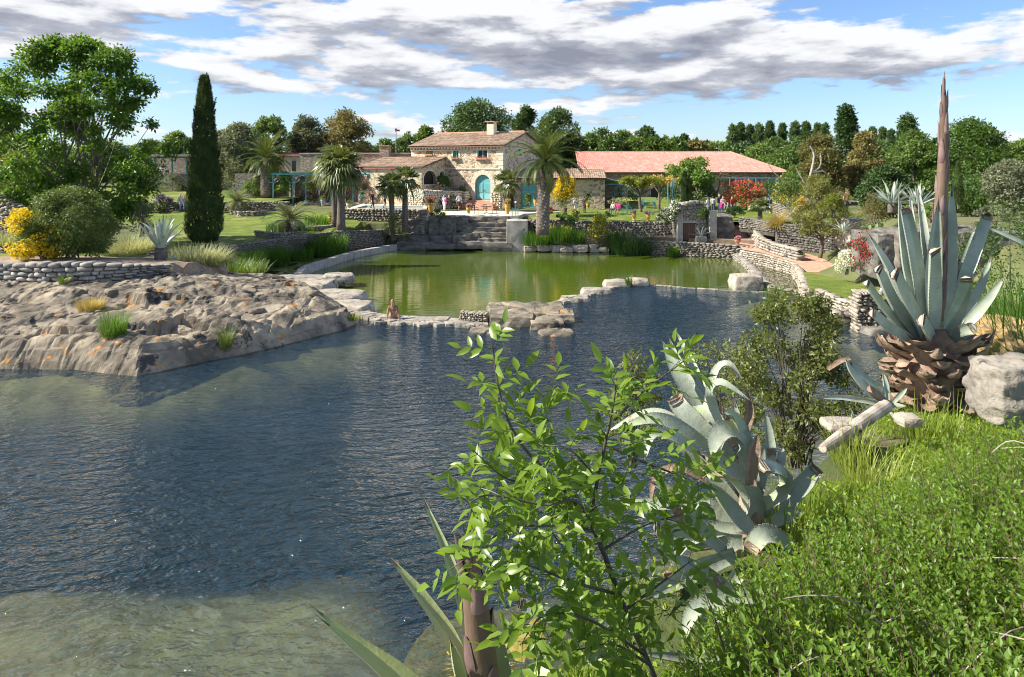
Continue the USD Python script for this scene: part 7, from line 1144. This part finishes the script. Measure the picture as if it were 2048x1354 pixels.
for i in range(26):                         # long leading shoots standing out of the thicket
    k = r.randint(n); q = B[k] + [0, 0, hh[k] * .6]; d = norm(np.array([-.75 + r.normal() * .35, .1 + r.normal() * .3, .65])); L = r.uniform(.3, .55); p = np.array([q + d * L * t + np.array([0, 0, -.06]) * t * t for t in np.linspace(0, 1, 8)]); m = MB().tube(p, np.linspace(.003, .001, 8), 4, False); t = np.linspace(.15, 1, 13); c = q + d * (L * t)[:, None] + np.array([0, 0, -.06]) * (t * t)[:, None]; a = np.arange(13) * 1.571
    for sg in (0, np.pi): o = np.stack([np.cos(a + sg), np.sin(a + sg), 0 * a], -1); m.add(*leaves(c, norm(o * .8 + d * .6), norm(d - o * .4 + [0, 0, .6]), r.uniform(.02, .034, 13), .012, .12))
    obj('shoot', m, 'leaf_privet', S6)
for i in range(22): 
    k = r.randint(n); q = B[k] + [0, 0, hh[k] * .85]; d = norm(np.array([r.normal(), r.normal() * .6, .15])); obj('bare_twig', tube(bez([q, q + d * .12 + [0, 0, .04], q + d * .26, q + d * .36 - [0, 0, .05]], 8), np.linspace(.003, .0015, 8), 5), 'dead_wood', S6)
# --- grass and weeds on the bank
r = rng(230); GR = Polygon([(.10, 1.6), (.45, 2.2), (.95, 2.7), (1.35, 3.0), (1.9, 3.3), (2.6, 3.7), (3.4, 4.0), (5.5, 5.2), (6.5, 7.5), (6.5, 10.6), (4.9, 8.0), (3.8, 6.8), (2.65, 5.45), (1.95, 4.6), (1.35, 3.9), (.9, 3.4), (.4, 2.8), (-.15, 2.2), (-.5, 1.3)]).buffer(.15); pts = []
while len(pts) < 18000:
    q = r.uniform([-.7, 1.2], [6.8, 10.8], (4000, 2)); q = q[shapely.contains_xy(GR, q[:, 0], q[:, 1])]; w_ = fbm(np.column_stack([q * 1.6, q[:, 0] * 0]), 3, 4); pts += list(q[(w_ > .40 + .14 * r.rand(len(q))) & (r.rand(len(q)) < np.clip(4.2 / q[:, 1], .2, 1) ** 1.5)])
pts = np.array(pts)[:18000]; v, f = blade_mesh(r, len(pts), .125, .1, .0075, .55, np.column_stack([pts, bank_z(pts[:, 0], pts[:, 1]) - .01]), curl=.9, seg=3)
gsel = (np.arange(len(f)) // 1); obj('grass', (v, f), 'leaf_bankgrass', kind='stuff', label='fresh green grass and weeds on the bank between thicket and agaves', cat='grass')
pts2 = pts[r.permutation(len(pts))[:1500]]; C = np.column_stack([pts2, bank_z(pts2[:, 0], pts2[:, 1]) + .05]); obj('weeds', cloud_leaves(r, C, np.full(len(C), .07), 15000, .03, .3, 0, .5), 'leaf_privet', kind='stuff', label='small leafy weeds among the grass of the bank', cat='weeds')
for i, (x, y, Y, h_, sp_, n_, lb) in enumerate([(1700, 850, 5.2, .35, .12, 90, 'tuft of grass beside the dead log'), (1840, 830, 5.6, .38, .14, 110, 'tuft of grass under the flowering agave'), (1600, 930, 4.3, .3, .16, 160, 'grass tuft right of the sprawling agave'), (1900, 800, 5.6, .4, .1, 60, 'tall thin grass at the foot of the agave trunk'), (1560, 1060, 3.6, .2, .16, 140, 'grass tuft between thicket and sprawling agave'), (1750, 905, 4.6, .3, .2, 200, 'grass tuft on the open soil')]):
    b = at(x, y, Y); b[2] = bz(b[0], b[1]); clump('grass_tuft', lb, b, h_, sp_, 'leaf_bankgrass', 240 + i, n=n_, width=.008, lean=.4, curl=.8)
clump('tall_grass', 'big tussock of long bright grass at the right edge', (5.85, 7.6, bz(5.85, 7.6)), 1.15, .5, 'leaf_iris', 250, n=1500, width=.014, lean=.6, curl=.7, oval=1.3)
# --- airy small leaved bush at the water edge
shrub('water_bush', 'airy small leaved bush growing out of the bank by the water', at(1592, 885, 7.4) - [0, 0, .1], 1.78, 1.35, 'leaf_water_bush', 251, n=11500, size=.048, k=74, rad=.15, shape='oval', stems=46, asp=.5, sr=.38)
shrub('water_bush', 'leggy twigs of small leaves behind the sprawling agave', at(1440, 850, 6.3) - [0, 0, .2], 1.0, .9, 'leaf_water_bush', 252, n=2600, size=.045, k=34, rad=.12, shape='oval', stems=20, asp=.5, sr=.4)
shrub('water_bush', 'thin twigs of small leaves left of the sprawling agave', at(1268, 850, 5.6) - [0, 0, .2], .8, .45, 'leaf_water_bush', 253, n=1300, size=.042, k=20, rad=.1, shape='oval', stems=14, asp=.5, sr=.4)
for i, (x, y, Y, h_, w_, lb) in enumerate([(1895, 655, 9.4, .9, 1.0, 'green bush behind the tall agave'), (1960, 600, 11.5, 1.4, 1.6, 'leafy bush with bare twigs at the right of the agave'), (2030, 560, 13, 1.6, 2.0, 'green thicket at the right edge above the long grass')]):
    b = at(x, y, Y); b[2] = min(b[2], max(gz(b[0], b[1]), bz(b[0], b[1]))); top = at(x, y, Y)[2] + h_; shrub('bank_bush', lb, b, top - b[2], w_, 'leaf_bush', 255 + i, n=5000, size=.06, k=50, rad=.28, shape='oval', asp=.45)
# --- rocks on the bank
for i, (x0, x1, y0, y1, Y, dp, mt_, lb) in enumerate([(2005, 2130, 738, 860, 4.5, .4, 'rock_pale', 'pale pitted boulder at the right edge of the picture'), (1965, 2120, 658, 715, 7.2, .8, 'rock_lichen', 'boulder coated in orange lichen right of the agave trunk'), (1660, 1730, 850, 868, 5.3, .2, 'rock_pale', 'flat pale stone half buried by the dead log'), (1808, 1848, 838, 858, 5.2, .15, 'rock_pale', 'small stone in the grass under the agave')]):
    if i == 1: earth('rock_lichen', [(0, (.20, .15, .10)), (.4, (.34, .24, .12)), (1, (.46, .30, .10))], 2.5, detail=9, bump=.04, bscale=8, spots=((.20, .19, .17), 1.6, .60))
    rock('bank_rock', lb, *px_block(x0, x1, y0, y1, Y, dp), seed=260 + i, mat=mt_, sub=5, pw=.40, amp=.2, fr=1.8)
rock('shallow_rock', 'algae covered yellow rock in the shallows at the bottom', (.1, 10.9, -.28), (3.2, 2.2, .7), 270, .2, 'rock_algae', 4, .6, .12)
leaf_px(thing('agave', 'single grey agave leaf reaching in at the right edge', 'agave', loc=at(2060, 500, 9)), [(2100, 530), (2050, 490), (2010, 470), (1975, 455)], 18, 9, 0, base=at(2060, 500, 9))
# ---------------------------------------------------------------- people, statue, pots, furniture
SPH = trimesh.creation.icosphere(1).vertices
def hull(*balls): return manifold3d.Manifold.hull_points(np.vstack([np.asarray(c, float) + SPH * (np.asarray(r_, float)) for c, r_ in balls]))
def union(ms):
    m = ms[0]
    for q in ms[1:]: m = m + q
    return m
def joints(pose, h=1.7, seed=0):
    r = rng(seed); k = h / 1.7; j = dict(head=(0, -.01, 1.59), neck=(0, 0, 1.46), chest=(0, 0, 1.27), waist=(0, 0, 1.06), hip=(0, 0, .93))
    for s_, n in ((-1, 'l'), (1, 'r')):
        sw = r.uniform(-.06, .06); j.update({'sh' + n: (s_ * .185, 0, 1.38), 'el' + n: (s_ * .245, .02 - sw * .5, 1.10), 'wr' + n: (s_ * .235, -.08 - sw, .86), 'hp' + n: (s_ * .09, 0, .91), 'kn' + n: (s_ * .10, -.02, .49), 'an' + n: (s_ * .105, .01, .08)})
    if pose == 'walk': j.update(knl=(-.1, -.14, .50), anl=(-.1, -.18, .09), knr=(.1, .02, .49), anr=(.1, .24, .12), ell=(-.25, .12, 1.1), wrl=(-.24, .14, .86), elr=(.25, -.06, 1.1), wrr=(.22, -.22, .90))
    if pose == 'talk': j.update(elr=(.25, -.05, 1.12), wrr=(.14, -.26, 1.16), ell=(-.25, -.02, 1.1), wrl=(-.10, -.22, 1.05))
    if pose == 'bend': j.update(head=(0, -.52, 1.22), neck=(0, -.42, 1.20), chest=(0, -.28, 1.12), waist=(0, -.08, 1.0), shl=(-.18, -.36, 1.16), shr=(.18, -.36, 1.16), ell=(-.2, -.42, .9), elr=(.2, -.42, .9), wrl=(-.12, -.5, .68), wrr=(.12, -.5, .68))
    if pose == 'sit':
        d = np.array([0, 0, -.45]); j = {a: tuple(np.array(b) + d) for a, b in j.items()}
        for s_, n in ((-1, 'l'), (1, 'r')): j.update({'kn' + n: (s_ * .12, -.44, .50), 'an' + n: (s_ * .13, -.46, .08), 'el' + n: (s_ * .24, -.06, .70), 'wr' + n: (s_ * .12, -.28, .58)})
    return {a: np.array(b) * k for a, b in j.items()}, k
def figure(j, k, bulk=1.0):
    J = lambda n: j[n]; b = bulk * k; B = []
    up = norm(j['head'] - j['neck']); fw = np.array([0, -1.0, 0])
    B += [hull((J('head'), np.array([.075, .092, .11]) * k), (J('head') - up * .06 * k + fw * .03, np.array([.05, .05, .05]) * k)), hull((J('head') + fw * .10 * k - up * .02 * k, .013 * k), (J('head') + fw * .085 * k + up * .02 * k, .012 * k)), hull((J('neck') - up * .03, .055 * k), (J('head') - up * .05, .048 * k))]
    B += [hull((J('head') + np.array([s_ * .078, .01, -.01]) * k, np.array([.012, .022, .032]) * k)) for s_ in (-1, 1)]
    tor = [hull((J('shl'), .06 * b), (J('shr'), .06 * b), (J('chest'), np.array([.15, .105, .1]) * b)), hull((J('chest'), np.array([.15, .105, .12]) * b), (J('waist'), np.array([.125, .095, .08]) * b)), hull((J('waist'), np.array([.125, .095, .08]) * b), (J('hip'), np.array([.155, .11, .09]) * b))]
    arm, fore, leg, hand = [], [], [], []
    for n in 'lr':
        arm += [hull((J('sh' + n), .058 * b), (J('el' + n), .043 * b))]; fore += [hull((J('el' + n), .042 * b), (J('wr' + n), .029 * b))]; leg += [hull((J('hp' + n), .088 * b), (J('kn' + n), .060 * b)), hull((J('kn' + n), .058 * b), (J('an' + n), .040 * b))]
        d = norm(J('wr' + n) - J('el' + n)); s_ = norm(np.cross(d, [1, .2, .1])); pm = J('wr' + n) + d * .05 * k; hand += [hull((J('wr' + n), .026 * k), (pm + s_ * .025 * k, .016 * k), (pm - s_ * .025 * k, .016 * k), (pm + d * .03 * k, .018 * k))]
        for q in range(4): f0 = pm + d * .03 * k + s_ * (q - 1.5) * .017 * k; hand += [hull((f0, .009 * k), (f0 + d * (.045 + .008 * (q in (1, 2))) * k + np.array([0, -.008, 0]), .007 * k))]
        hand += [hull((pm + s_ * .03 * k, .010 * k), (pm + s_ * .048 * k + d * .035 * k, .008 * k))]
    return B, tor, arm, fore, leg, hand
CLOTH = {}
def cloth(c):
    nm = 'cloth_' + '_'.join(str(int(x * 100)) for x in c)
    if nm not in CLOTH: CLOTH[nm] = earth(nm, [(0, tuple(x * .75 for x in c)), (1, tuple(min(1, x * 1.15) for x in c))], 9.0, rough=.9, bump=.006, bscale=16)
    return nm
plain('skin', (.46, .27, .19), .55); plain('hair_dark', (.035, .022, .015), .6); plain('hair_grey', (.45, .43, .40), .6); plain('hair_fair', (.34, .22, .10), .6); plain('shoe_leather', (.05, .035, .03), .6)
def person(label, loc, rz, pose, shirt, trousers, hair='hair_dark', h=1.7, seed=0, bag=None, longhair=False, shorts=False, hat=None, bulk=1.0):
    t = thing('person', label, 'person', None, loc, rz); j, k = joints(pose, h, seed); B, tor, arm, fore, leg, hand = figure(j, k, bulk)
    body = obj('body', union(B + tor + arm + fore + leg + hand), 'skin', t, smooth=50)
    j2 = {a: b for a, b in j.items()}; _, tor2, arm2, fore2, leg2, _h = figure(j2, k, bulk * 1.14); obj('shirt', union(tor2[:2] + [hull((j['waist'], np.array([.15, .115, .09]) * k * bulk), (j['hip'] + [0, 0, .02], np.array([.17, .125, .06]) * k * bulk))] + arm2 + ([] if shorts else fore2)), cloth(shirt), t, smooth=50)
    obj('trousers', union([hull((j['hip'], np.array([.165, .12, .09]) * k * bulk))] + (leg2[0::2] if shorts else leg2)), cloth(trousers), t, smooth=50)
    for n in 'lr': obj('shoe', hull((j['an' + n] - [0, 0, .035 * k], .042 * k), (j['an' + n] + np.array([0, -.14, -.05]) * k, .03 * k)), 'shoe_leather', t)
    up = norm(j['head'] - j['neck']); hm = [hull((j['head'] + up * .035 * k + np.array([0, .02, 0]), np.array([.085, .095, .095]) * k), (j['head'] + np.array([0, .055, -.03]) * k, np.array([.07, .05, .06]) * k))]
    if longhair: hm += [hull((j['head'] + np.array([0, .05, 0]) * k, np.array([.08, .05, .07]) * k), (j['neck'] + np.array([0, .08, -.08]) * k, np.array([.07, .03, .05]) * k))]
    obj('hair', union(hm), hair, t, smooth=50)
    if hat: obj('hat', union([hull((j['head'] + up * .06 * k, np.array([.1, .11, .07]) * k)), hull((j['head'] + up * .055 * k, np.array([.17, .18, .012]) * k))]), cloth(hat), t, smooth=50)
    if bag: obj('bag', hull((j['hip'] + np.array([-.27, .02, .12]) * k, np.array([.05, .13, .12]) * k), (j['hip'] + np.array([-.27, .02, .28]) * k, np.array([.03, .1, .03]) * k)), cloth(bag), t, smooth=50)
    return t
def pz(x, y, Y): return at(x, y, Y)
T_ = 3.05
for lab, x, Y, z, rz, pose, sh, tr, kw in [('woman in a lilac top and white trousers with a red bag on the terrace', 888.5, 73.2, T_, 2.6, 'stand', (.50, .36, .55), (.72, .70, .70), dict(bag=(.6, .05, .10), hair='hair_fair', longhair=True)), ('person in dark patterned clothes beside the woman with the red bag', 898, 73.4, T_, .3, 'walk', (.10, .08, .08), (.12, .10, .09), dict(h=1.66, hair='hair_fair')), ('person in a pale blue shirt and dark shorts left of the arched door', 918, 73.9, T_, .5, 'walk', (.60, .66, .76), (.05, .05, .06), dict(shorts=True, h=1.78)),
                                           ('person in black walking along the pool edge', 745, 68.3, 3.6, 1.4, 'walk', (.03, .03, .035), (.03, .03, .04), {}), ('person in a grey shirt and dark shorts at the pool edge', 769.5, 68.3, 3.6, 1.2, 'walk', (.50, .49, .49), (.06, .06, .09), dict(shorts=True)),
                                           ('person in a white and blue top at the left of the lawn group', 1415, 71.0, None, 1.0, 'sit0', (.62, .66, .74), (.40, .48, .55), dict(h=1.6)), ('person in a grey jumper in the lawn group', 1426, 71.6, None, 2.8, 'stand', (.38, .38, .40), (.10, .10, .13), {}), ('tall person in navy with a bald head in the lawn group', 1438.5, 72, None, .4, 'stand', (.05, .06, .11), (.06, .07, .13), dict(h=1.86, hair='skin')), ('person in a pale pink top behind the child in the lawn group', 1446, 71.4, None, .2, 'talk', (.66, .40, .46), (.16, .14, .18), dict(hair='hair_fair')), ('child in a magenta jacket in front of the lawn group', 1443, 69.6, None, -.5, 'stand', (.42, .04, .20), (.08, .08, .14), dict(h=1.35, hair='hair_fair', longhair=True)), ('person in a grey cardigan bending down to the dog', 1457, 69.4, None, -.9, 'bend', (.30, .27, .24), (.10, .14, .24), dict(longhair=True)), ('person in a red jumper at the right of the lawn group', 1464, 71, None, .6, 'stand', (.42, .04, .05), (.08, .08, .10), dict(hair='hair_fair', longhair=True)),
                                           ('person in a white top by the bougainvillea', 1531, 70.5, None, -.6, 'stand', (.66, .64, .64), (.45, .42, .38), dict(h=1.55, hair='hair_fair')), ('man in a dark jacket and beige trousers by the bougainvillea', 1541, 70, None, .8, 'talk', (.07, .08, .11), (.48, .43, .34), dict(h=1.78)),
                                           ('white haired person seated on a green chair on the right lawn', 1226, 70.2, None, -.8, 'sit', (.42, .33, .28), (.10, .11, .16), dict(hair='hair_grey')), ('person in a magenta top and jeans seated on a green chair', 1237, 69.8, None, -.6, 'sit', (.45, .03, .18), (.12, .18, .30), {}), ('person in white beside the yellow broom behind the big palm', 1151, 71, None, .3, 'stand', (.70, .68, .64), (.68, .66, .62), dict(h=1.6)), ('person in a black coat right of the yellow broom', 1169, 71.5, None, 2.2, 'stand', (.03, .03, .03), (.05, .04, .045), {}),
                                           ('person with a green backpack walking left of the cypress', 360.5, 72.2, 3.2, 1.0, 'walk', (.30, .40, .42), (.45, .46, .48), dict(hair='hair_grey', bag=(.08, .18, .10))), ('person in blue jeans beside the walker with the backpack', 368.5, 72.0, 3.2, .8, 'walk', (.42, .20, .20), (.18, .26, .42), dict(h=1.5)),
                                           ('diner in white behind the restaurant wall left of the cypress', 322, 96.2, None, .2, 'sit', (.70, .68, .66), (.1, .1, .1), {}), ('diner in pale pink behind the restaurant wall left of the cypress', 333, 96.4, None, .8, 'sit', (.62, .46, .46), (.1, .1, .1), dict(hair='hair_fair')), ('diner in black at the restaurant wall right of the cypress', 446, 96.2, None, .3, 'sit', (.04, .04, .04), (.1, .1, .1), {}), ('diner in grey at the restaurant wall right of the cypress', 455, 96.5, None, -.4, 'sit', (.4, .4, .42), (.1, .1, .1), {}), ('diner in blue at the restaurant wall farthest right', 464, 96.3, None, .9, 'sit', (.12, .2, .36), (.1, .1, .1), dict(hair='hair_fair')),
                                           ('person in a red and white top in the shade at the right', 1692, 52, None, .3, 'stand', (.60, .20, .18), (.1, .1, .12), dict(h=1.6)), ('person in white trousers on the small lawn half hidden by the big agave', 1769, 35.9, .92, 1.6, 'walk', (.30, .33, .40), (.72, .70, .66), {})]:
    X = (x - 1024) / FOC * Y
    if z is None: z = rs_floor if Y > 90 else (float(rl_z(0, Y)) + .0 if Y > 60 else EYE - (425 - HORIZON) / FOC * Y)
    person(lab, (X, Y, z), rz, pose.replace('sit0', 'stand'), sh, tr, seed=int(x), **kw)
# dog
dg = thing('dog', 'shaggy brown dog on the lawn at the feet of the bending person', 'dog', None, (at(1462, 400, 69)[0], 69, float(rl_z(0, 69))), -.5); r = rng(3)
bd = union([hull(((-.26, 0, .42), (.12, .11, .13)), ((.22, 0, .44), (.14, .13, .16))), hull(((.26, 0, .48), .10), ((.40, 0, .62), .07)), hull(((.42, 0, .64), (.09, .075, .08)), ((.56, 0, .60), (.04, .035, .04))), hull(((-.34, 0, .48), .035), ((-.52, 0, .60), .025))] + [hull(((.42, s_ * .07, .70), .025), ((.40, s_ * .10, .60), .02)) for s_ in (-1, 1)] + [q for s_ in (-1, 1) for q in (hull(((.2, s_ * .09, .38), .06), ((.22, s_ * .09, .18), .038)), hull(((.22, s_ * .09, .18), .036), ((.24, s_ * .09, .03), .04)), hull(((-.28, s_ * .09, .40), .085), ((-.20, s_ * .10, .27), .05)), hull(((-.20, s_ * .10, .27), .045), ((-.34, s_ * .10, .16), .034)), hull(((-.34, s_ * .10, .16), .032), ((-.30, s_ * .10, .03), .036)))])
plain('dog_fur', (.14, .085, .05), .9); obj('body', bd, 'dog_fur', dg, smooth=50); mm = trimesh.Trimesh(*meshkit.arrays(bd)[:2]); q, fi = trimesh.sample.sample_surface(mm, 1500, seed=3); obj('coat', leaves(q, mm.face_normals[fi] + [-.6, 0, -.5], rand_dir(r, 1500), .07, .02), 'dog_fur', dg, kind='stuff')
# the sitting statue on the weir, seen from behind, leaning on straight arms
S0 = (at(786, 638, 33.5)[0], 33.5, .30); sx = thing('statue', 'terracotta statue of a seated long haired figure leaning back on the weir', 'statue', None, S0, math.pi + .15)
j = dict(head=(.02, -.03, .80), neck=(0, .03, .66), chest=(0, .05, .46), waist=(0, .06, .24), hip=(0, 0, .10), shl=(-.19, .06, .58), shr=(.19, .06, .58), ell=(-.25, .16, .33), elr=(.25, .14, .33), wrl=(-.30, .22, .06), wrr=(.27, .20, .06), hpl=(-.1, -.05, .09), hpr=(.1, -.05, .09), knl=(-.14, -.45, .20), knr=(.13, -.46, .16), anl=(-.13, -.56, -.18), anr=(.12, -.55, -.22)); j = {a: np.array(b) for a, b in j.items()}
B, tor, arm, fore, leg, hand = figure(j, 1.0, 1.02); hm = [hull((j['head'] + [0, .03, .03], (.10, .11, .11)), (j['neck'] + [0, .09, .0], (.085, .05, .06))), hull((j['neck'] + [0, .09, .02], (.085, .05, .06)), (j['chest'] + [0, .115, .06], (.06, .03, .06)))]
stm = union(B + tor + arm + fore + leg + hand).refine_to_length(.035); sm = trimesh.Trimesh(*meshkit.arrays(stm)[:2], process=True); trimesh.smoothing.filter_taubin(sm, iterations=6)
earth('statue_clay', [(0, (.13, .065, .04)), (.5, (.27, .15, .095)), (1, (.42, .28, .19))], 9.0, rough=.8, bump=.01, bscale=20); obj('body', (np.array(sm.vertices), np.array(sm.faces)), 'statue_clay', sx, smooth=True); hr = trimesh.Trimesh(*meshkit.arrays(union(hm).refine_to_length(.03))[:2]); v = np.array(hr.vertices); v += norm(v - v.mean(0)) * (.012 * np.sin(v[:, :1] * 110 + v[:, 2:] * 14)); obj('hair', (v, np.array(hr.faces)), 'statue_clay', sx, smooth=True)
# pots
def pot(label, loc, h, w, mat, flower=None, leaf='leaf_mid', seed=0, kind='urn'):
    t = thing('flower_pot', label, 'flower pot', None, loc); k = w / 2
    prof = [(0, 0), (.55 * k, 0), (.60 * k, .04 * h), (.52 * k, .10 * h), (.72 * k, .32 * h), (.92 * k, .62 * h), (.95 * k, .80 * h), (.82 * k, .88 * h), (1.0 * k, .92 * h), (1.03 * k, h), (.86 * k, h), (.80 * k, .9 * h), (0, .88 * h)] if kind == 'urn' else [(0, 0), (.68 * k, 0), (.95 * k, .82 * h), (1.04 * k, .83 * h), (1.04 * k, h), (.88 * k, h), (.86 * k, .9 * h), (0, .9 * h)]
    b = obj('body', lathe(prof, 16), mat, t, smooth=45)
    if kind == 'urn': obj('garland', lathe([(.93 * k, .66 * h), (.985 * k, .70 * h), (.95 * k, .74 * h)], 16), mat, b)
    r = rng(seed); C = np.array([[r.normal() * k * .5, r.normal() * k * .5, h * 1.08 + r.rand() * h * .25] for _ in range(7)]); obj('foliage', cloud_leaves(r, C, np.full(7, k * .62), 320, k * .34, .3), leaf, t, kind='stuff')
    if flower: obj('flowers', cloud_leaves(r, C + [0, 0, k * .3], np.full(7, k * .62), 260, k * .28, .7, 0, .9), flower, t, kind='stuff')
    return t
for lab, x, yb, Y, hpx, wpx, mt_, fl, lf in [('big ochre urn with coral flowers on the terrace edge', 862, 427, 66.6, 20, 14, 'glazed_ochre', 'flower_coral', 'leaf_mid'), ('ochre urn with pink flowers in the middle of the terrace edge', 937, 427, 66.2, 13, 10, 'glazed_ochre', 'flower_pink', 'leaf_mid'), ('ochre urn with orange flowers beside the turquoise railing', 1015, 428, 66.0, 20, 12, 'glazed_ochre', 'flower_amber', 'leaf_mid'), ('tall grey urn with green leaves left of the twin fan palms', 646, 412, 66.5, 15, 10, 'concrete', None, 'leaf_iris'), ('squat square edged pot in front of the twin fan palms', 662, 446, 62.8, 15, 13, 'glazed_ochre', None, 'leaf_mid'), ('left of two ochre urns with purple flowers on the lawn edge', 1268, 440, 64.0, 13, 10, 'glazed_ochre', 'flower_purple', 'leaf_mid'), ('right of two ochre urns with purple flowers on the lawn edge', 1296, 442, 63.6, 13, 10, 'glazed_ochre', 'flower_purple', 'leaf_mid'), ('ochre pot near the green bush behind the lawn', 1176, 416, 70, 9, 9, 'glazed_ochre', None, 'leaf_mid'), ('dark square planter pot on the lawn edge beside the palm', 1130, 429, 66, 13, 9, 'brown_wood', None, 'leaf_mid'), ('brown planter with marigolds on the lawn edge', 1150, 437, 64.8, 12, 12, 'brown_wood', 'flower_amber', 'leaf_mid'), ('ochre urn beside the teal double doors', 1071, 412, 71, 13, 9, 'glazed_ochre', None, 'leaf_mid'), ('terracotta bowl on the end of the curved stair wall', 1584, 484, 55.0, 11, 13, 'terracotta', None, 'leaf_mid'), ('little terracotta trough on the low shore wall', 1475, 487, 58.0, 8, 13, 'terracotta', 'flower_pink', 'leaf_mid'), ('small terracotta pot on the patio wall under the arches', 876, 369, 75.6, 5, 6, 'terracotta', None, 'leaf_mid'), ('teal pot with green plant behind the swimming pool', 723, 395, 77.0, 7, 10, 'teal_metal', None, 'leaf_iris'), ('terracotta pot with pink geraniums behind the swimming pool', 740, 397, 77.0, 6, 7, 'terracotta', 'flower_pink', 'leaf_mid'), ('white urn near the pool steps left of the fan palms', 698, 416, 67.8, 10, 12, 'cut_stone', None, 'leaf_mid')]:
    pot(lab, at(x, yb, Y), hpx / FOC * Y, wpx / FOC * Y, mt_, fl, lf, int(x), 'urn' if mt_ != 'brown_wood' else 'box')
# garden furniture
def chair(name, label, loc, rz, mat, group=None):
    t = thing(name, label, 'chair', group, loc, rz)
    obj('seat', MB().box((0, 0, .45), (.44, .42, .03)), mat, t); m = MB()
    for i in range(5): m.box((-.18 + i * .09, .20, .68), (.03, .02, .40))
    m.box((0, .20, .90), (.44, .025, .05)); obj('backrest', m, mat, t)
    for sx_ in (-1, 1):
        for sy in (-1, 1): obj('leg', tube([(sx_ * .19, sy * .18, .44), (sx_ * .21, sy * .2, 0)], .014, 5), mat, t)
        obj('arm', tube([(sx_ * .21, .2, .66), (sx_ * .22, -.15, .66), (sx_ * .21, -.18, .44)], .013, 5), mat, t)
    return t
def table(name, label, loc, rad, mat):
    t = thing(name, label, 'table', None, loc); obj('tabletop', lathe([(0, .70), (rad, .70), (rad, .735), (0, .735)], 16), mat, t); obj('stem', tube([(0, 0, .05), (0, 0, .70)], .03, 6), mat, t)
    for i in range(3): a = i * 2.094; obj('foot', tube([(0, 0, .12), (rad * .7 * math.cos(a), rad * .7 * math.sin(a), .01)], .02, 5), mat, t)
    return t
table('garden_table', 'small round black metal table on the terrace in front of the door', (at(972, 0, 68.6)[0], 68.6, T_), .55, 'black_metal'); ca = chair('garden_chair', 'black metal chair left of the terrace table', (at(953, 0, 68.4)[0], 68.4, T_), 1.4, 'black_metal')
copy(ca, 'black metal chair right of the terrace table', (at(989, 0, 68.8)[0], 68.8, T_), -1.5); copy(ca, 'black metal chair behind the terrace table', (at(970, 0, 69.6)[0], 69.6, T_), .1); copy(ca, 'black metal chair standing apart beside the pink flowered urn', (at(944, 0, 67.8)[0], 67.8, T_), 2.4)
cg = chair('lawn_chair', 'green metal chair under the person in magenta', (at(1237, 0, 69.8)[0], 69.75, rl_z(0, 69.8)), -.6, 'teal_metal')
for lab, x, Y, a in [('green metal chair under the white haired person', 1226, 70.15, -.8), ('empty green chair right of the seated pair', 1250, 69.6, -.3), ('second empty green chair right of the seated pair', 1258, 69.8, .2), ('green chair at the table under the pollarded plane', 1288, 76.5, .5), ('green chair left of the pollarded plane trunks', 1296, 77, 2.8), ('green chair between the two pollarded planes', 1305, 76.3, -1.2), ('single green chair on the lawn near the slim cypresses', 1313, 73, 1.9)]: copy(cg, lab, (at(x, 0, Y)[0], Y, float(rl_z(0, Y))), a)
table('lawn_table', 'round green table under the pollarded planes', (at(1296, 0, 76.4)[0], 76.4, float(rl_z(0, 76.4))), .6, 'teal_metal')
for lab, x, Y in [('white table on the far left lawn under the bare trunks', 62, 76), ('white garden table at the left edge of the upper lawn', 12, 84)]: table('white_table', lab, (at(x, 0, Y)[0], Y, 4.0 if Y > 73 else 3.1), .5, 'white_paint')
for lab, x in [('square white topped dining table on the restaurant terrace left of the cypress', 328), ('square white topped dining table on the restaurant terrace right of the cypress', 451)]: table('dining_table', lab, (at(x, 0, 95.7)[0], 95.7, rs_floor), .55, 'white_paint')
gt = thing('turquoise_railing', 'short turquoise railing with a white globe at the head of the rock steps', 'railing', None, at(1029, 441, 64.8))
for x in (-.22, .12, .34): obj('post', MB().box((x, 0, .62 + .2 * (x == .12)), (.07, .07, 1.25 + .4 * (x == .12))), 'turquoise', gt)
for z in (.25, .70, 1.15): obj('rail', MB().box((.06, 0, z), (.5, .045, .05)), 'turquoise', gt)
gl = trimesh.creation.icosphere(2, .10); obj('globe', (np.array(gl.vertices) + [.12, 0, 1.74], np.array(gl.faces)), 'white_paint', gt, smooth=True)
obj('trough', boulder(at(1402, 478, 60.0), (.9, .5, .5), 777, 0, 2, .1, .05), 'concrete', label='stone trough with a little agave at the foot of the hut', cat='trough', smooth=40)
agave('agave', 'pale spiky plant growing in the stone trough by the hut', at(1402, 475, 60.0) + [0, 0, .15], 1.1, .10, 18, 778, el=(1.45, .2), tr=.1)
